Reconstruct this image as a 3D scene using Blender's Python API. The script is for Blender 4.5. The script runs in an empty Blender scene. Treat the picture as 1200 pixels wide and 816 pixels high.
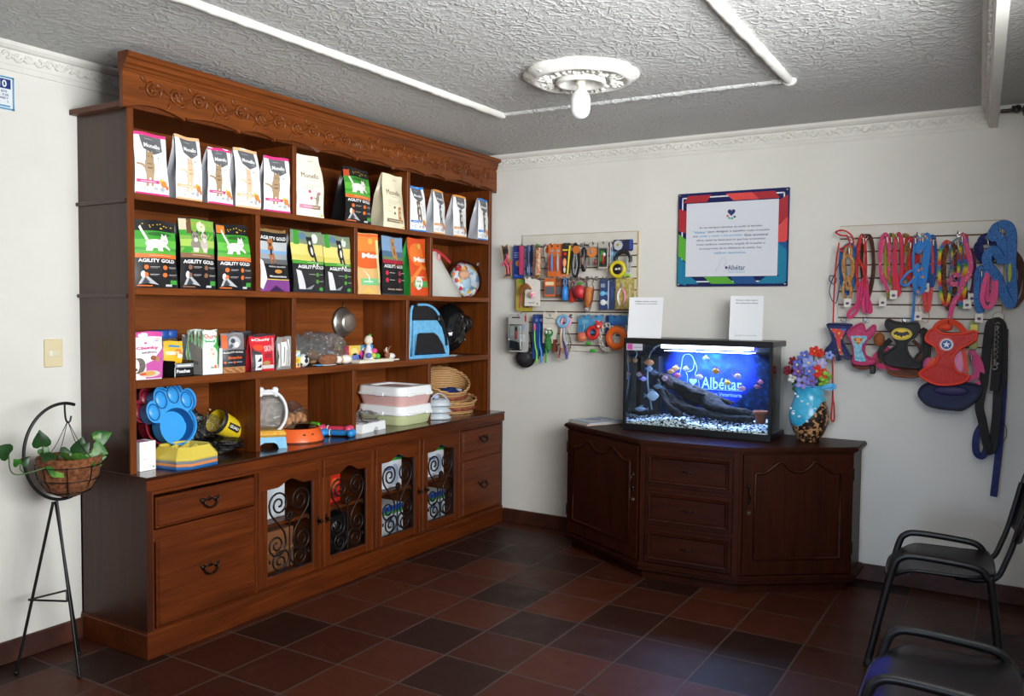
import bpy, bmesh, math, random
from mathutils import Vector, Matrix
C = bpy.context.scene
COL = C.collection
PI = math.pi
R = math.radians

# ------------------------------------------------------------------ camera
cam_data = bpy.data.cameras.new('camera')
cam_data.sensor_width = 36.0
cam_data.lens = 987.709 / 1200 * 36.0
cam_data.clip_start = 0.05
cam = bpy.data.objects.new('camera', cam_data)
COL.objects.link(cam)
_yaw, _pitch, _roll = 0.5473, -0.0467, 0.0103
_fw = Vector((-math.sin(_yaw), math.cos(_yaw), 0)); _rt = Vector((math.cos(_yaw), math.sin(_yaw), 0)); _up = Vector((0, 0, 1))
_fw2 = _fw * math.cos(_pitch) + _up * math.sin(_pitch)
_up2 = _up * math.cos(_pitch) - _fw * math.sin(_pitch)
_rt3 = _rt * math.cos(_roll) + _up2 * math.sin(_roll)
_up3 = _up2 * math.cos(_roll) - _rt * math.sin(_roll)
_m = Matrix((_rt3, _up3, -_fw2)).transposed().to_4x4()
_m.translation = (3.7107, -5.1942, 1.55)
cam.matrix_world = _m
C.camera = cam

# ------------------------------------------------------------------ view, world, lights
C.view_settings.view_transform = 'Standard'
C.view_settings.look = 'None'
C.view_settings.gamma = 1.0
C.view_settings.use_curve_mapping = False
C.view_settings.exposure = 0.0
world = bpy.data.worlds.new('world'); C.world = world
world.use_nodes = True
world.node_tree.nodes['Background'].inputs[0].default_value = (0.62, 0.72, 0.9, 1)
world.node_tree.nodes['Background'].inputs[1].default_value = 0.07

def area(name, loc, target, sx, sy, power, color, spread=PI):
 d = bpy.data.lights.new(name, 'AREA'); d.shape = 'RECTANGLE'; d.size = sx; d.size_y = sy
 d.energy = power; d.color = color; d.spread = spread
 o = bpy.data.objects.new(name, d); COL.objects.link(o)
 o.location = loc
 o.rotation_euler = (Vector(target) - Vector(loc)).to_track_quat('-Z', 'Y').to_euler()
 return o
# daylight through the tall side window (right wall); both lights behind the camera are added
area('upper_sash_daylight', (4.28, -3.4, 2.1), (0.9, -0.3, 3.15), 2.5, .8, 98, (0.975, 1.0, 1.0), R(118))
area('lower_sash_daylight', (4.28, -3.5, 1.35), (0, -3.45, .75), 2.4, .7, 50, (0.975, 1.0, 1.0), R(120))
area('added_door_fill', (2.9, -6.86, 1.5), (2.0, 0, 1.7), 1.3, 2.0, 5, (0.85, 0.92, 1.0))  # added fill from behind the camera, mainly for surfaces facing it
area('added_blue_patch_light', (2.9, -6.85, 1.0), (2.98, 0, .50), .8, 1.2, 1.7, (0.55, 0.72, 1.0), R(26))  # added narrow blue beam, makes the bluish patch low on the back wall

# ------------------------------------------------------------------ materials
def lin(h):
 h = h.lstrip('#')
 c = [int(h[i:i + 2], 16) / 255 for i in (0, 2, 4)]
 return tuple(x / 12.92 if x <= .04045 else ((x + .055) / 1.055) ** 2.4 for x in c)
_mats = {}
def M(h, rough=.5, metal=0.0, emit=0.0, spec=.5, coat=0.0):
 """a plain coloured surface"""
 k = (h, rough, metal, emit, spec, coat)
 if k in _mats: return _mats[k]
 m = bpy.data.materials.new('surface_' + h.strip('#')); m.use_nodes = True
 b = m.node_tree.nodes['Principled BSDF']
 c = lin(h) + (1,)
 b.inputs['Base Color'].default_value = c
 b.inputs['Roughness'].default_value = rough
 b.inputs['Metallic'].default_value = metal
 b.inputs['Specular IOR Level'].default_value = spec
 b.inputs['Coat Weight'].default_value = coat
 if emit:
  b.inputs['Emission Color'].default_value = c
  b.inputs['Emission Strength'].default_value = emit
 _mats[k] = m
 return m

class NT:
 """short-hand for node trees"""
 def __init__(s, name):
  s.m = bpy.data.materials.new(name); s.m.use_nodes = True
  s.t = s.m.node_tree; s.n = s.t.nodes; s.b = s.n['Principled BSDF']
 def node(s, typ, **kw):
  n = s.n.new(typ)
  for k, v in kw.items():
   if k in n.inputs: n.inputs[k].default_value = v
   else: setattr(n, k, v)
  return n
 def link(s, a, b): s.t.links.new(a, b)
 def ramp(s, fac, stops, interp='LINEAR'):
  r = s.n.new('ShaderNodeValToRGB'); e = r.color_ramp.elements; r.color_ramp.interpolation = interp
  while len(e) < len(stops): e.new(.5)
  for i, (p, c) in enumerate(stops):
   e[i].position = p; e[i].color = (lin(c) if isinstance(c, str) else c) + (1,) if not (isinstance(c, tuple) and len(c) == 4) else c
  s.link(fac, r.inputs[0]); return r
 def coords(s, scale=(1, 1, 1), out='Object', rot=(0, 0, 0)):
  tc = s.n.new('ShaderNodeTexCoord'); mp = s.n.new('ShaderNodeMapping')
  mp.inputs['Scale'].default_value = scale; mp.inputs['Rotation'].default_value = rot
  s.link(tc.outputs[out], mp.inputs[0]); return mp.outputs[0]
 def bump(s, h, strength, dist):
  b = s.n.new('ShaderNodeBump'); b.inputs['Strength'].default_value = strength; b.inputs['Distance'].default_value = dist
  s.link(h, b.inputs['Height']); s.link(b.outputs[0], s.b.inputs['Normal']); return b

def wood(name, dark, mid, light, axis, rough=.35, coat=.3, sc=1.0, spec=.25):
 """streaky stained timber with the grain along one axis (0 x, 1 y, 2 z)"""
 t = NT(name)
 s = [14 * sc, 14 * sc, 14 * sc]; s[axis] = .9 * sc
 co = t.coords(tuple(s))
 n1 = t.node('ShaderNodeTexNoise', Scale=1.6, Detail=6, Roughness=.62, Distortion=.8); t.link(co, n1.inputs['Vector'])
 s2 = [70 * sc, 70 * sc, 70 * sc]; s2[axis] = 2.0 * sc
 n2 = t.node('ShaderNodeTexNoise', Scale=1.5, Detail=3, Roughness=.6); t.link(t.coords(tuple(s2)), n2.inputs['Vector'])
 mx = t.node('ShaderNodeMix', data_type='FLOAT'); mx.inputs[0].default_value = .35
 t.link(n1.outputs[0], mx.inputs[2]); t.link(n2.outputs[0], mx.inputs[3])
 r = t.ramp(mx.outputs[0], [(.3, dark), (.5, mid), (.72, light)])
 t.link(r.outputs[0], t.b.inputs['Base Color'])
 t.b.inputs['Roughness'].default_value = rough; t.b.inputs['Specular IOR Level'].default_value = spec
 t.b.inputs['Coat Weight'].default_value = coat; t.b.inputs['Coat Roughness'].default_value = .25
 t.bump(n2.outputs[0], .12, .002)
 return t.m
W_Y = wood('brown_stained_wood_horizontal', '#46200a', '#6b350f', '#864619', 1, .4, .08)
W_Z = wood('brown_stained_wood_upright', '#441e0a', '#66320f', '#804218', 2, .4, .08)
W_X = wood('brown_stained_wood_crosswise', '#3a1a08', '#582a0d', '#6e3614', 0, .4, .08)
W_BACK = wood('brown_back_boards', '#5a2c0e', '#7a3f17', '#955426', 1, .5, .03, .8)
W_SIDE = wood('dull_brown_side_panel_wood', '#2c150c', '#3b2015', '#47291b', 2, .36, .35)  # darker and greyer than the shelf wood, with more coat
W_TOP = wood('dark_polished_counter_wood', '#200e06', '#34170a', '#452211', 1, .2, .5)
W_DOOR = wood('red_brown_cabinet_front_wood', '#381504', '#562406', '#6e330b', 1, .45, .05)
W_DOORZ = wood('red_brown_cabinet_stile_wood', '#381504', '#562406', '#6e330b', 2, .45, .05)
D_X = wood('dark_mahogany_crosswise', '#1c0803', '#2e1107', '#3b180a', 0, .42, .03, 1, .15)
D_Z = wood('dark_mahogany_upright', '#1c0803', '#301207', '#3e190a', 2, .42, .03, 1, .15)

def plaster(name, col, col2, bump, dist, sc, rough=.85):
 t = NT(name)
 co = t.coords()
 n = t.node('ShaderNodeTexNoise', Scale=1.3, Detail=4, Roughness=.6); t.link(co, n.inputs['Vector'])
 r = t.ramp(n.outputs[0], [(.35, col2), (.6, col)]); t.link(r.outputs[0], t.b.inputs['Base Color'])
 t.b.inputs['Roughness'].default_value = rough
 n2 = t.node('ShaderNodeTexNoise', Scale=sc, Detail=6, Roughness=.65); t.link(co, n2.inputs['Vector'])
 t.bump(n2.outputs[0], bump, dist)
 return t.m
WALL = plaster('cream_white_wall_paint', '#dddbd5', '#d6d4cd', .25, .004, 18)
WHITE = plaster('white_moulded_plaster', '#dedcd6', '#d2d0ca', .2, .003, 30)

def stucco():
 t = NT('rough_ceiling_stucco')
 co = t.coords()
 t.b.inputs['Base Color'].default_value = lin('#c2c2c0') + (1,); t.b.inputs['Roughness'].default_value = .9
 n0 = t.node('ShaderNodeTexNoise', Scale=6, Detail=4, Roughness=.6); t.link(co, n0.inputs['Vector'])
 ad = t.node('ShaderNodeMixRGB', blend_type='ADD'); ad.inputs[0].default_value = .25
 t.link(co, ad.inputs[1]); t.link(n0.outputs['Color'], ad.inputs[2])
 v = t.node('ShaderNodeTexVoronoi', feature='DISTANCE_TO_EDGE', Scale=16); t.link(ad.outputs[0], v.inputs['Vector'])
 r1 = t.ramp(v.outputs['Distance'], [(.0, (1, 1, 1)), (.16, (.25, .25, .25)), (.5, (0, 0, 0))])
 n2 = t.node('ShaderNodeTexNoise', Scale=55, Detail=5, Roughness=.7); t.link(co, n2.inputs['Vector'])
 n3 = t.node('ShaderNodeTexNoise', Scale=4, Detail=2); t.link(co, n3.inputs['Vector'])
 r3 = t.ramp(n3.outputs[0], [(.35, (.3, .3, .3)), (.6, (1, 1, 1))])
 mu = t.node('ShaderNodeMixRGB', blend_type='MULTIPLY'); mu.inputs[0].default_value = .8
 t.link(r1.outputs[0], mu.inputs[1]); t.link(r3.outputs[0], mu.inputs[2])
 m2 = t.node('ShaderNodeMixRGB', blend_type='ADD'); m2.inputs[0].default_value = .9
 t.link(mu.outputs[0], m2.inputs[1]); t.link(n2.outputs[0], m2.inputs[2])
 t.bump(m2.outputs[0], .6, .012)
 return t.m
STUCCO = stucco()

def floor_tiles():
 t = NT('terracotta_floor_tiles')
 tc = t.n.new('ShaderNodeTexCoord'); mp = t.n.new('ShaderNodeMapping')
 mp.inputs['Location'].default_value = (-0.21, 0.85, 0); t.link(tc.outputs['Object'], mp.inputs[0])
 b = t.node('ShaderNodeTexBrick', Scale=1.0); b.offset = 0.0; b.squash = 1.0
 b.inputs['Mortar Size'].default_value = .006; b.inputs['Mortar Smooth'].default_value = .3; b.inputs['Bias'].default_value = 0
 b.inputs['Brick Width'].default_value = .3335; b.inputs['Row Height'].default_value = .3335
 b.inputs['Color1'].default_value = (0, 0, 0, 1); b.inputs['Color2'].default_value = (1, 1, 1, 1); b.inputs['Mortar'].default_value = (.5, .5, .5, 1)
 t.link(mp.outputs[0], b.inputs['Vector'])
 n = t.node('ShaderNodeTexNoise', Scale=7, Detail=6, Roughness=.65); t.link(mp.outputs[0], n.inputs['Vector'])
 mx = t.node('ShaderNodeMixRGB', blend_type='MIX'); mx.inputs[0].default_value = .22
 t.link(b.outputs['Color'], mx.inputs[1]); t.link(n.outputs[0], mx.inputs[2])
 r = t.ramp(mx.outputs[0], [(.12, '#25120c'), (.3, '#30160d'), (.5, '#3c1a0f'), (.7, '#4c2312'), (.9, '#431e13')])
 m2 = t.node('ShaderNodeMixRGB', blend_type='MIX'); m2.inputs[2].default_value = lin('#4a3a34') + (1,)
 t.link(b.outputs['Fac'], m2.inputs[0]); t.link(r.outputs[0], m2.inputs[1])
 t.link(m2.outputs[0], t.b.inputs['Base Color'])
 rr = t.ramp(n.outputs[0], [(.3, (.38, .38, .38)), (.7, (.55, .55, .55))]); t.link(rr.outputs[0], t.b.inputs['Roughness']); t.b.inputs['Specular IOR Level'].default_value = .3
 iv = t.node('ShaderNodeMath', operation='MULTIPLY_ADD'); iv.inputs[1].default_value = -1; iv.inputs[2].default_value = 1
 t.link(b.outputs['Fac'], iv.inputs[0])
 ad = t.node('ShaderNodeMath', operation='MULTIPLY_ADD'); ad.inputs[1].default_value = .25; t.link(n.outputs[0], ad.inputs[0]); t.link(iv.outputs[0], ad.inputs[2])
 t.bump(ad.outputs[0], .5, .004)
 return t.m
FLOOR = floor_tiles()

def glassy(name, tint='#ffffff', ior=1.45, rough=.03, gloss=1.0, body=0.0, bodycol='#ffffff', bump=0.0, bscale=20):
 """clear film, plastic or pane: see-through with a glossy surface"""
 t = NT(name); t.n.remove(t.b)
 out = t.n['Material Output']
 tr = t.node('ShaderNodeBsdfTransparent'); tr.inputs[0].default_value = lin(tint) + (1,)
 gl = t.node('ShaderNodeBsdfGlossy', Roughness=rough); gl.inputs[0].default_value = (gloss, gloss, gloss, 1)
 fr = t.node('ShaderNodeFresnel', IOR=ior)
 if bump:
  co = t.coords()
  n = t.node('ShaderNodeTexNoise', Scale=bscale, Detail=4, Roughness=.6, Distortion=1.0); t.link(co, n.inputs['Vector'])
  bp = t.node('ShaderNodeBump', Strength=bump, Distance=.02); t.link(n.outputs[0], bp.inputs['Height'])
  t.link(bp.outputs[0], gl.inputs['Normal']); t.link(bp.outputs[0], fr.inputs['Normal'])
 mx = t.node('ShaderNodeMixShader'); t.link(fr.outputs[0], mx.inputs[0]); t.link(tr.outputs[0], mx.inputs[1]); t.link(gl.outputs[0], mx.inputs[2])
 if body:
  df = t.node('ShaderNodeBsdfDiffuse'); df.inputs[0].default_value = lin(bodycol) + (1,)
  m2 = t.node('ShaderNodeMixShader'); m2.inputs[0].default_value = body
  t.link(mx.outputs[0], m2.inputs[1]); t.link(df.outputs[0], m2.inputs[2]); t.link(m2.outputs[0], out.inputs[0])
 else:
  t.link(mx.outputs[0], out.inputs[0])
 return t.m
GLASS = glassy('clear_pane_glass', '#f6fbfa', 1.3, .01, .8)
FILM = glassy('clear_thin_film', '#fcfcfc', 1.35, .15, 1.0, .0, '#f0f0f0', .4, 60)
HFILM = glassy('clear_crinkled_film', '#fcfcfc', 2.0, .12, 1.0, .035, '#f4f4f4', .6, 60)
SGLASS = glassy('end_pane_glass', '#f6fbfa', 2.3, .01, 1.0)
FROST = glassy('frosted_plastic', '#f2f2ee', 1.3, .4, .6, .75, '#dcdad2')
SMOKE = glassy('smoked_clear_plastic', '#7c8085', 1.6, .06, 1.0, .10, '#4a4c50')

def noisy(name, c1, c2, scale, rough=.7, bump=.0, dist=.003, spots=None, metal=0):
 t = NT(name); co = t.coords()
 n = t.node('ShaderNodeTexNoise', Scale=scale, Detail=4, Roughness=.6); t.link(co, n.inputs['Vector'])
 r = t.ramp(n.outputs[0], [(.38, c1), (.62, c2)]); t.link(r.outputs[0], t.b.inputs['Base Color'])
 t.b.inputs['Roughness'].default_value = rough; t.b.inputs['Metallic'].default_value = metal
 if bump: t.bump(n.outputs[0], bump, dist)
 return t.m

# ------------------------------------------------------------------ mesh builder
class MB:
 def __init__(s): s.v = []; s.f = []; s.m = []; s.s = []; s.M = None; s.mats = []
 def mi(s, m):
  if isinstance(m, int): return m
  if m not in s.mats: s.mats.append(m)
  return s.mats.index(m)
 def add(s, vs, fs, m=0, sm=False):
  o = len(s.v); m = s.mi(m)
  if s.M is not None: vs = [s.M @ Vector(v) for v in vs]
  s.v += [tuple(v) for v in vs]
  for f in fs:
   s.f.append([i + o for i in f]); s.m.append(m); s.s.append(sm)
 def box(s, x0, y0, z0, x1, y1, z1, m=0, c=0.0):
  if x0 > x1: x0, x1 = x1, x0
  if y0 > y1: y0, y1 = y1, y0
  if z0 > z1: z0, z1 = z1, z0
  lo, hi = (x0, y0, z0), (x1, y1, z1)
  if c <= 0:
   vs = [(x, y, z) for x in (x0, x1) for y in (y0, y1) for z in (z0, z1)]
   s.add(vs, [(0, 1, 3, 2), (4, 6, 7, 5), (0, 4, 5, 1), (2, 3, 7, 6), (0, 2, 6, 4), (1, 5, 7, 3)], m); return
  c = min(c, .49 * min(x1 - x0, y1 - y0, z1 - z0))
  vs = []; idx = {}
  for sx in (0, 1):
   for sy in (0, 1):
    for sz in (0, 1):
     sg = (sx, sy, sz)
     for a in range(3):
      p = []
      for k in range(3):
       e = hi[k] if sg[k] else lo[k]
       if k != a: e += -c if sg[k] else c
       p.append(e)
      idx[sg, a] = len(vs); vs.append(tuple(p))
  fs = []
  for a in range(3):
   b, d = (a + 1) % 3, (a + 2) % 3
   for sa in (0, 1):
    q = []
    for sb, sd in ((0, 0), (1, 0), (1, 1), (0, 1)):
     g = [0, 0, 0]; g[a] = sa; g[b] = sb; g[d] = sd; q.append(idx[tuple(g), a])
    fs.append(q if sa else q[::-1])
  for a in range(3):
   b, d = (a + 1) % 3, (a + 2) % 3
   for sa in (0, 1):
    for sb in (0, 1):
     q = []
     for sd, w in ((0, a), (1, a), (1, b), (0, b)):
      g = [0, 0, 0]; g[a] = sa; g[b] = sb; g[d] = sd; q.append(idx[tuple(g), w])
     fs.append(q)
  for sx in (0, 1):
   for sy in (0, 1):
    for sz in (0, 1): fs.append([idx[(sx, sy, sz), k] for k in range(3)])
  s.add(vs, fs, m)
 def cyl(s, p0, p1, r0, r1=None, n=12, m=0, sm=True, caps=True):
  s.tube([p0, p1], [r0, r0 if r1 is None else r1], n, m, caps=caps, sm=sm)
 def frames(s, pts, closed=False, up=None):
  P = [Vector(p) for p in pts]; n = len(P); T = []
  for i in range(n):
   a = P[(i - 1) % n] if (closed or i > 0) else P[i]
   b = P[(i + 1) % n] if (closed or i < n - 1) else P[i]
   t = b - a
   T.append(t.normalized() if t.length > 1e-9 else (T[-1] if T else Vector((0, 0, 1))))
  ref = Vector(up) if up else (Vector((0, 0, 1)) if abs(T[0].z) < .9 else Vector((1, 0, 0)))
  N = []
  for i, t in enumerate(T):
   base = Vector(up) if up else (ref if i == 0 else N[-1])
   nn = base - t * base.dot(t)
   if nn.length < 1e-5: nn = (N[-1] if N else t.orthogonal())
   N.append(nn.normalized())
  return P, T, N
 def tube(s, pts, r, n=8, m=0, closed=False, caps=True, sm=True):
  P, T, N = s.frames(pts, closed); k = len(P); vs = []; fs = []
  rr = r if isinstance(r, (list, tuple)) else [r] * k
  for i in range(k):
   B = T[i].cross(N[i])
   for j in range(n):
    a = 2 * PI * j / n
    vs.append(P[i] + (N[i] * math.cos(a) + B * math.sin(a)) * rr[i])
  for i in range(k if closed else k - 1):
   i2 = (i + 1) % k
   for j in range(n):
    fs.append((i * n + j, i * n + (j + 1) % n, i2 * n + (j + 1) % n, i2 * n + j))
  s.add(vs, fs, m, sm)
  if caps and not closed:
   s.add(vs[:n], [tuple(range(n))[::-1]], m); s.add(vs[-n:], [tuple(range(n))], m)
 def ribbon(s, pts, w, th, m=0, up=(0, 1, 0), closed=False):
  """flat strap: width w across (along up x tangent), thickness th along up"""
  P, T, N = s.frames(pts, closed, up); k = len(P); vs = []; fs = []
  ww = w if isinstance(w, (list, tuple)) else [w] * k
  for i in range(k):
   B = T[i].cross(N[i])
   for a, b in ((-1, -1), (1, -1), (1, 1), (-1, 1)):
    vs.append(P[i] + B * (a * ww[i] / 2) + N[i] * (b * th / 2))
  for i in range(k if closed else k - 1):
   i2 = (i + 1) % k
   for j in range(4):
    fs.append((i * 4 + j, i * 4 + (j + 1) % 4, i2 * 4 + (j + 1) % 4, i2 * 4 + j))
  if not closed: fs += [(3, 2, 1, 0), tuple(range(4 * k - 4, 4 * k))]
  s.add(vs, fs, m)
 def lathe(s, prof, n=24, m=0, c=(0, 0, 0), sm=True, mi_of=None, axis=2, a0=0, a1=2 * PI, flute=None):
  full = abs(a1 - a0 - 2 * PI) < 1e-6; k = n if full else n + 1; vs = []
  for (r, z) in prof:
   for j in range(k):
    a = a0 + (a1 - a0) * j / n
    q = r * (1 if flute is None else flute(a, r, z))
    p = [q * math.cos(a), q * math.sin(a), z]
    if axis == 0: p = [z, p[0], p[1]]
    elif axis == 1: p = [p[0], z, p[1]]
    vs.append((p[0] + c[0], p[1] + c[1], p[2] + c[2]))
  for i in range(len(prof) - 1):
   fs = []
   for j in range(n):
    j2 = (j + 1) % k
    fs.append((i * k + j, i * k + j2, (i + 1) * k + j2, (i + 1) * k + j))
   if i == 0:
    base = len(s.v); s.add(vs, [], m)
   mm = s.mi(mi_of(i) if mi_of else m)
   for f in fs:
    s.f.append([q + base for q in f]); s.m.append(mm); s.s.append(sm)
 def ell(s, c, r, m=0, n=14, k=8, sm=True, fn=None, rot=None):
  if not isinstance(r, (list, tuple)): r = (r, r, r)
  vs = []; fs = []
  for i in range(k + 1):
   t = PI * i / k
   for j in range(n):
    a = 2 * PI * j / n
    p = Vector((r[0] * math.sin(t) * math.cos(a), r[1] * math.sin(t) * math.sin(a), r[2] * math.cos(t)))
    if fn: p = p * fn(p)
    if rot is not None: p = rot @ p
    vs.append(p + Vector(c))
  for i in range(k):
   for j in range(n):
    fs.append((i * n + j, (i + 1) * n + j, (i + 1) * n + (j + 1) % n, i * n + (j + 1) % n))
  s.add(vs, fs, m, sm)
 def prism(s, poly, d0, d1, m=0, fmap=None, msides=None, sm_sides=False):
  fmap = fmap or (lambda a, b, d: (a, b, d)); n = len(poly)
  vs = [fmap(a, b, d0) for a, b in poly] + [fmap(a, b, d1) for a, b in poly]
  s.add(vs, [tuple(range(n))[::-1], tuple(range(n, 2 * n))], m)
  s.add(vs, [(i, (i + 1) % n, n + (i + 1) % n, n + i) for i in range(n)], m if msides is None else msides, sm_sides)
 def torus(s, c, Rr, r, m=0, n=24, k=8, rot=None):
  pts = [Vector((Rr * math.cos(2 * PI * i / n), Rr * math.sin(2 * PI * i / n), 0)) for i in range(n)]
  if rot is not None: pts = [rot @ p for p in pts]
  s.tube([p + Vector(c) for p in pts], r, k, m, closed=True)
 def grid(s, fn, nu, nv, m=0, sm=True):
  vs = [fn(i / nu, j / nv) for j in range(nv + 1) for i in range(nu + 1)]
  s.add(vs, [(j * (nu + 1) + i, j * (nu + 1) + i + 1, (j + 1) * (nu + 1) + i + 1, (j + 1) * (nu + 1) + i) for j in range(nv) for i in range(nu)], m, sm)
 def text(s, body, fmap, m, w=None, h=None, bold=0.0, shear=0.0, align='c', space=1.0):
  """lettering laid out in 2D, scaled to width w and/or cap height h, mapped by fmap(x, y)"""
  vs, fs = glyphs(body, bold, shear, space)
  xs = [v[0] for v in vs]; ys = [v[1] for v in vs]
  x0, x1, y0, y1 = min(xs), max(xs), min(ys), max(ys)
  kx = (w / (x1 - x0)) if w else None; ky = (h / (y1 - y0)) if h else None
  kx = kx or ky; ky = ky or kx
  cx = (x0 + x1) / 2 if align == 'c' else x0; cy = (y0 + y1) / 2
  s.add([fmap((x - cx) * kx, (y - cy) * ky) for x, y in vs], fs, m)

_gl = {}
def glyphs(body, bold, shear, space):
 k = (body, bold, shear, space)
 if k not in _gl:
  cu = bpy.data.curves.new('lettering', 'FONT'); cu.body = body; cu.size = 1; cu.offset = bold; cu.shear = shear
  cu.space_character = space
  cu.resolution_u = 2; cu.dimensions = '2D'; cu.fill_mode = 'FRONT'
  o = bpy.data.objects.new('lettering', cu)
  me = bpy.data.meshes.new_from_object(o)
  _gl[k] = ([(v.co.x, v.co.y) for v in me.vertices], [tuple(p.vertices) for p in me.polygons])
  bpy.data.objects.remove(o); bpy.data.meshes.remove(me); bpy.data.curves.remove(cu)
 return _gl[k]

def tag(o, label=None, cat=None, group=None, kind=None):
 if label: o['label'] = label
 if cat: o['category'] = cat
 if group: o['group'] = group
 if kind: o['kind'] = kind
 return o
def obj(name, mb, mats=None, parent=None, loc=None, rot=None, label=None):
 """ONE mesh object from a builder"""
 me = bpy.data.meshes.new(name)
 me.from_pydata(mb.v, [], mb.f)
 mats = list(mats) if isinstance(mats, (list, tuple)) else ([mats] if mats else [])
 for m in mb.mats if mb.mats else mats: me.materials.append(m)
 me.polygons.foreach_set('material_index', mb.m)
 me.polygons.foreach_set('use_smooth', mb.s)
 bm = bmesh.new(); bm.from_mesh(me); bmesh.ops.recalc_face_normals(bm, faces=bm.faces); bm.to_mesh(me); bm.free()
 me.update()
 o = bpy.data.objects.new(name, me); COL.objects.link(o)
 if parent: o.parent = parent
 if loc: o.location = loc
 if rot: o.rotation_euler = rot
 if label: o['label'] = label
 return o
def thing(name, label, cat, loc=(0, 0, 0), rz=0.0, group=None):
 o = bpy.data.objects.new(name, None); COL.objects.link(o); o.empty_display_size = .05
 o.location = loc; o.rotation_euler = (0, 0, rz)
 return tag(o, label, cat, group)
def struct(name, mb, mats=None, loc=None):
 return tag(obj(name, mb, mats, loc=loc), kind='structure')
def dup(root, loc, rz=None, label=None, group=None):
 """copy of a thing with copies of its parts and sub-parts"""
 r = root.copy(); COL.objects.link(r); r.location = loc
 if rz is not None: r.rotation_euler = (0, 0, rz)
 if label: r['label'] = label
 if group: r['group'] = group
 for ch in list(root.children):
  c = ch.copy(); COL.objects.link(c); c.parent = r
  for g in list(ch.children):
   d = g.copy(); COL.objects.link(d); d.parent = c
 return r
def smooth_path(pts, n=6, closed=False):
 P = [Vector(p) for p in pts]; k = len(P); out = []
 for i in range(k if closed else k - 1):
  p1, p2 = P[i], P[(i + 1) % k]
  p0 = P[(i - 1) % k] if (closed or i > 0) else p1 * 2 - p2
  p3 = P[(i + 2) % k] if (closed or i + 2 < k) else p2 * 2 - p1
  for j in range(n):
   t = j / n
   out.append(((p1 * 2) + (p2 - p0) * t + (p0 * 2 - p1 * 5 + p2 * 4 - p3) * t * t + (p1 * 3 - p0 - p2 * 3 + p3) * t ** 3) * .5)
 if not closed: out.append(P[-1])
 return out
def rrect(w, h, r, n=4):
 """rounded rectangle outline centred on 0"""
 out = []
 for cx, cy, a0 in ((w / 2 - r, h / 2 - r, 0), (-w / 2 + r, h / 2 - r, 90), (-w / 2 + r, -h / 2 + r, 180), (w / 2 - r, -h / 2 + r, 270)):
  for i in range(n + 1):
   a = R(a0 + 90 * i / n); out.append((cx + r * math.cos(a), cy + r * math.sin(a)))
 return out
def circ(cx, cy, r, n=20, ry=None, a0=0):
 return [(cx + r * math.cos(2 * PI * i / n + a0), cy + (ry or r) * math.sin(2 * PI * i / n + a0)) for i in range(n)]
# ================================================================== the room
H = 2.649                      # ceiling height
XR, YF = 4.32, -7.0             # right wall and front wall
b = MB(); b.box(-.1, YF - .1, -.08, XR + .1, .1, 0); struct('floor', b, FLOOR)
b = MB(); b.box(-.1, YF - .1, H, XR + .1, .1, H + .08); struct('ceiling', b, STUCCO)
b = MB(); b.box(-.1, YF, 0, 0, 0, H); struct('wall_left', b, WALL)
b = MB(); b.box(-.1, 0, 0, XR + .1, .1, H); struct('wall_back', b, WALL)
b = MB()                       # right wall round its window opening
b.box(XR, YF, 0, XR + .1, -4.8, H); b.box(XR, -2.2, 0, XR + .1, .0, H); b.box(XR, -4.8, 0, XR + .1, -2.2, .95); b.box(XR, -4.8, 2.55, XR + .1, -2.2, H)
b.box(3.88, -2.1, 0, XR + .1, .0, H)         # unseen pier, added to keep window light off the back wall's right end
struct('wall_right', b, WALL)
b = MB()                       # unseen front wall, its door opening placed to suit the added lights
b.box(-.1, YF - .1, 0, 2.1, YF, H); b.box(3.7, YF - .1, 0, XR + .1, YF, H); b.box(2.1, YF - .1, 2.5, 3.7, YF, H)
struct('wall_front', b, WALL)
b = MB()
for y0, y1 in ((-4.8, -3.5), (-3.5, -2.2)):
 for q in ((y0, .95, y0 + .05, 2.55), (y1 - .05, .95, y1, 2.55), (y0, .95, y1, 1.0), (y0, 2.5, y1, 2.55), (y0, 1.7, y1, 1.73)):
  b.box(XR + .02, q[0], q[1], XR + .07, q[2], q[3], 0, .004)
struct('window_1', b, M('#d8d5cc', .4))
b = MB()
for q in ((2.1, 0, 2.18, 2.5), (3.62, 0, 3.7, 2.5), (2.1, 2.42, 3.7, 2.5)):
 b.box(q[0], YF - .08, q[1], q[2], YF - .02, q[3], 0, .004)
struct('door_1', b, M('#3a2418', .4))

# reddish clay skirting
SKIRT = noisy('red_clay_skirting', '#35170d', '#4c2213', 9, .5, .2)
b = MB(); b.box(0, -7, 0, .02, -2.935, .096, 0, .004); struct('baseboard_left', b, SKIRT)
b = MB(); b.box(.49, -.02, 0, XR, 0, .096, 0, .004); struct('baseboard_back', b, SKIRT)

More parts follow.
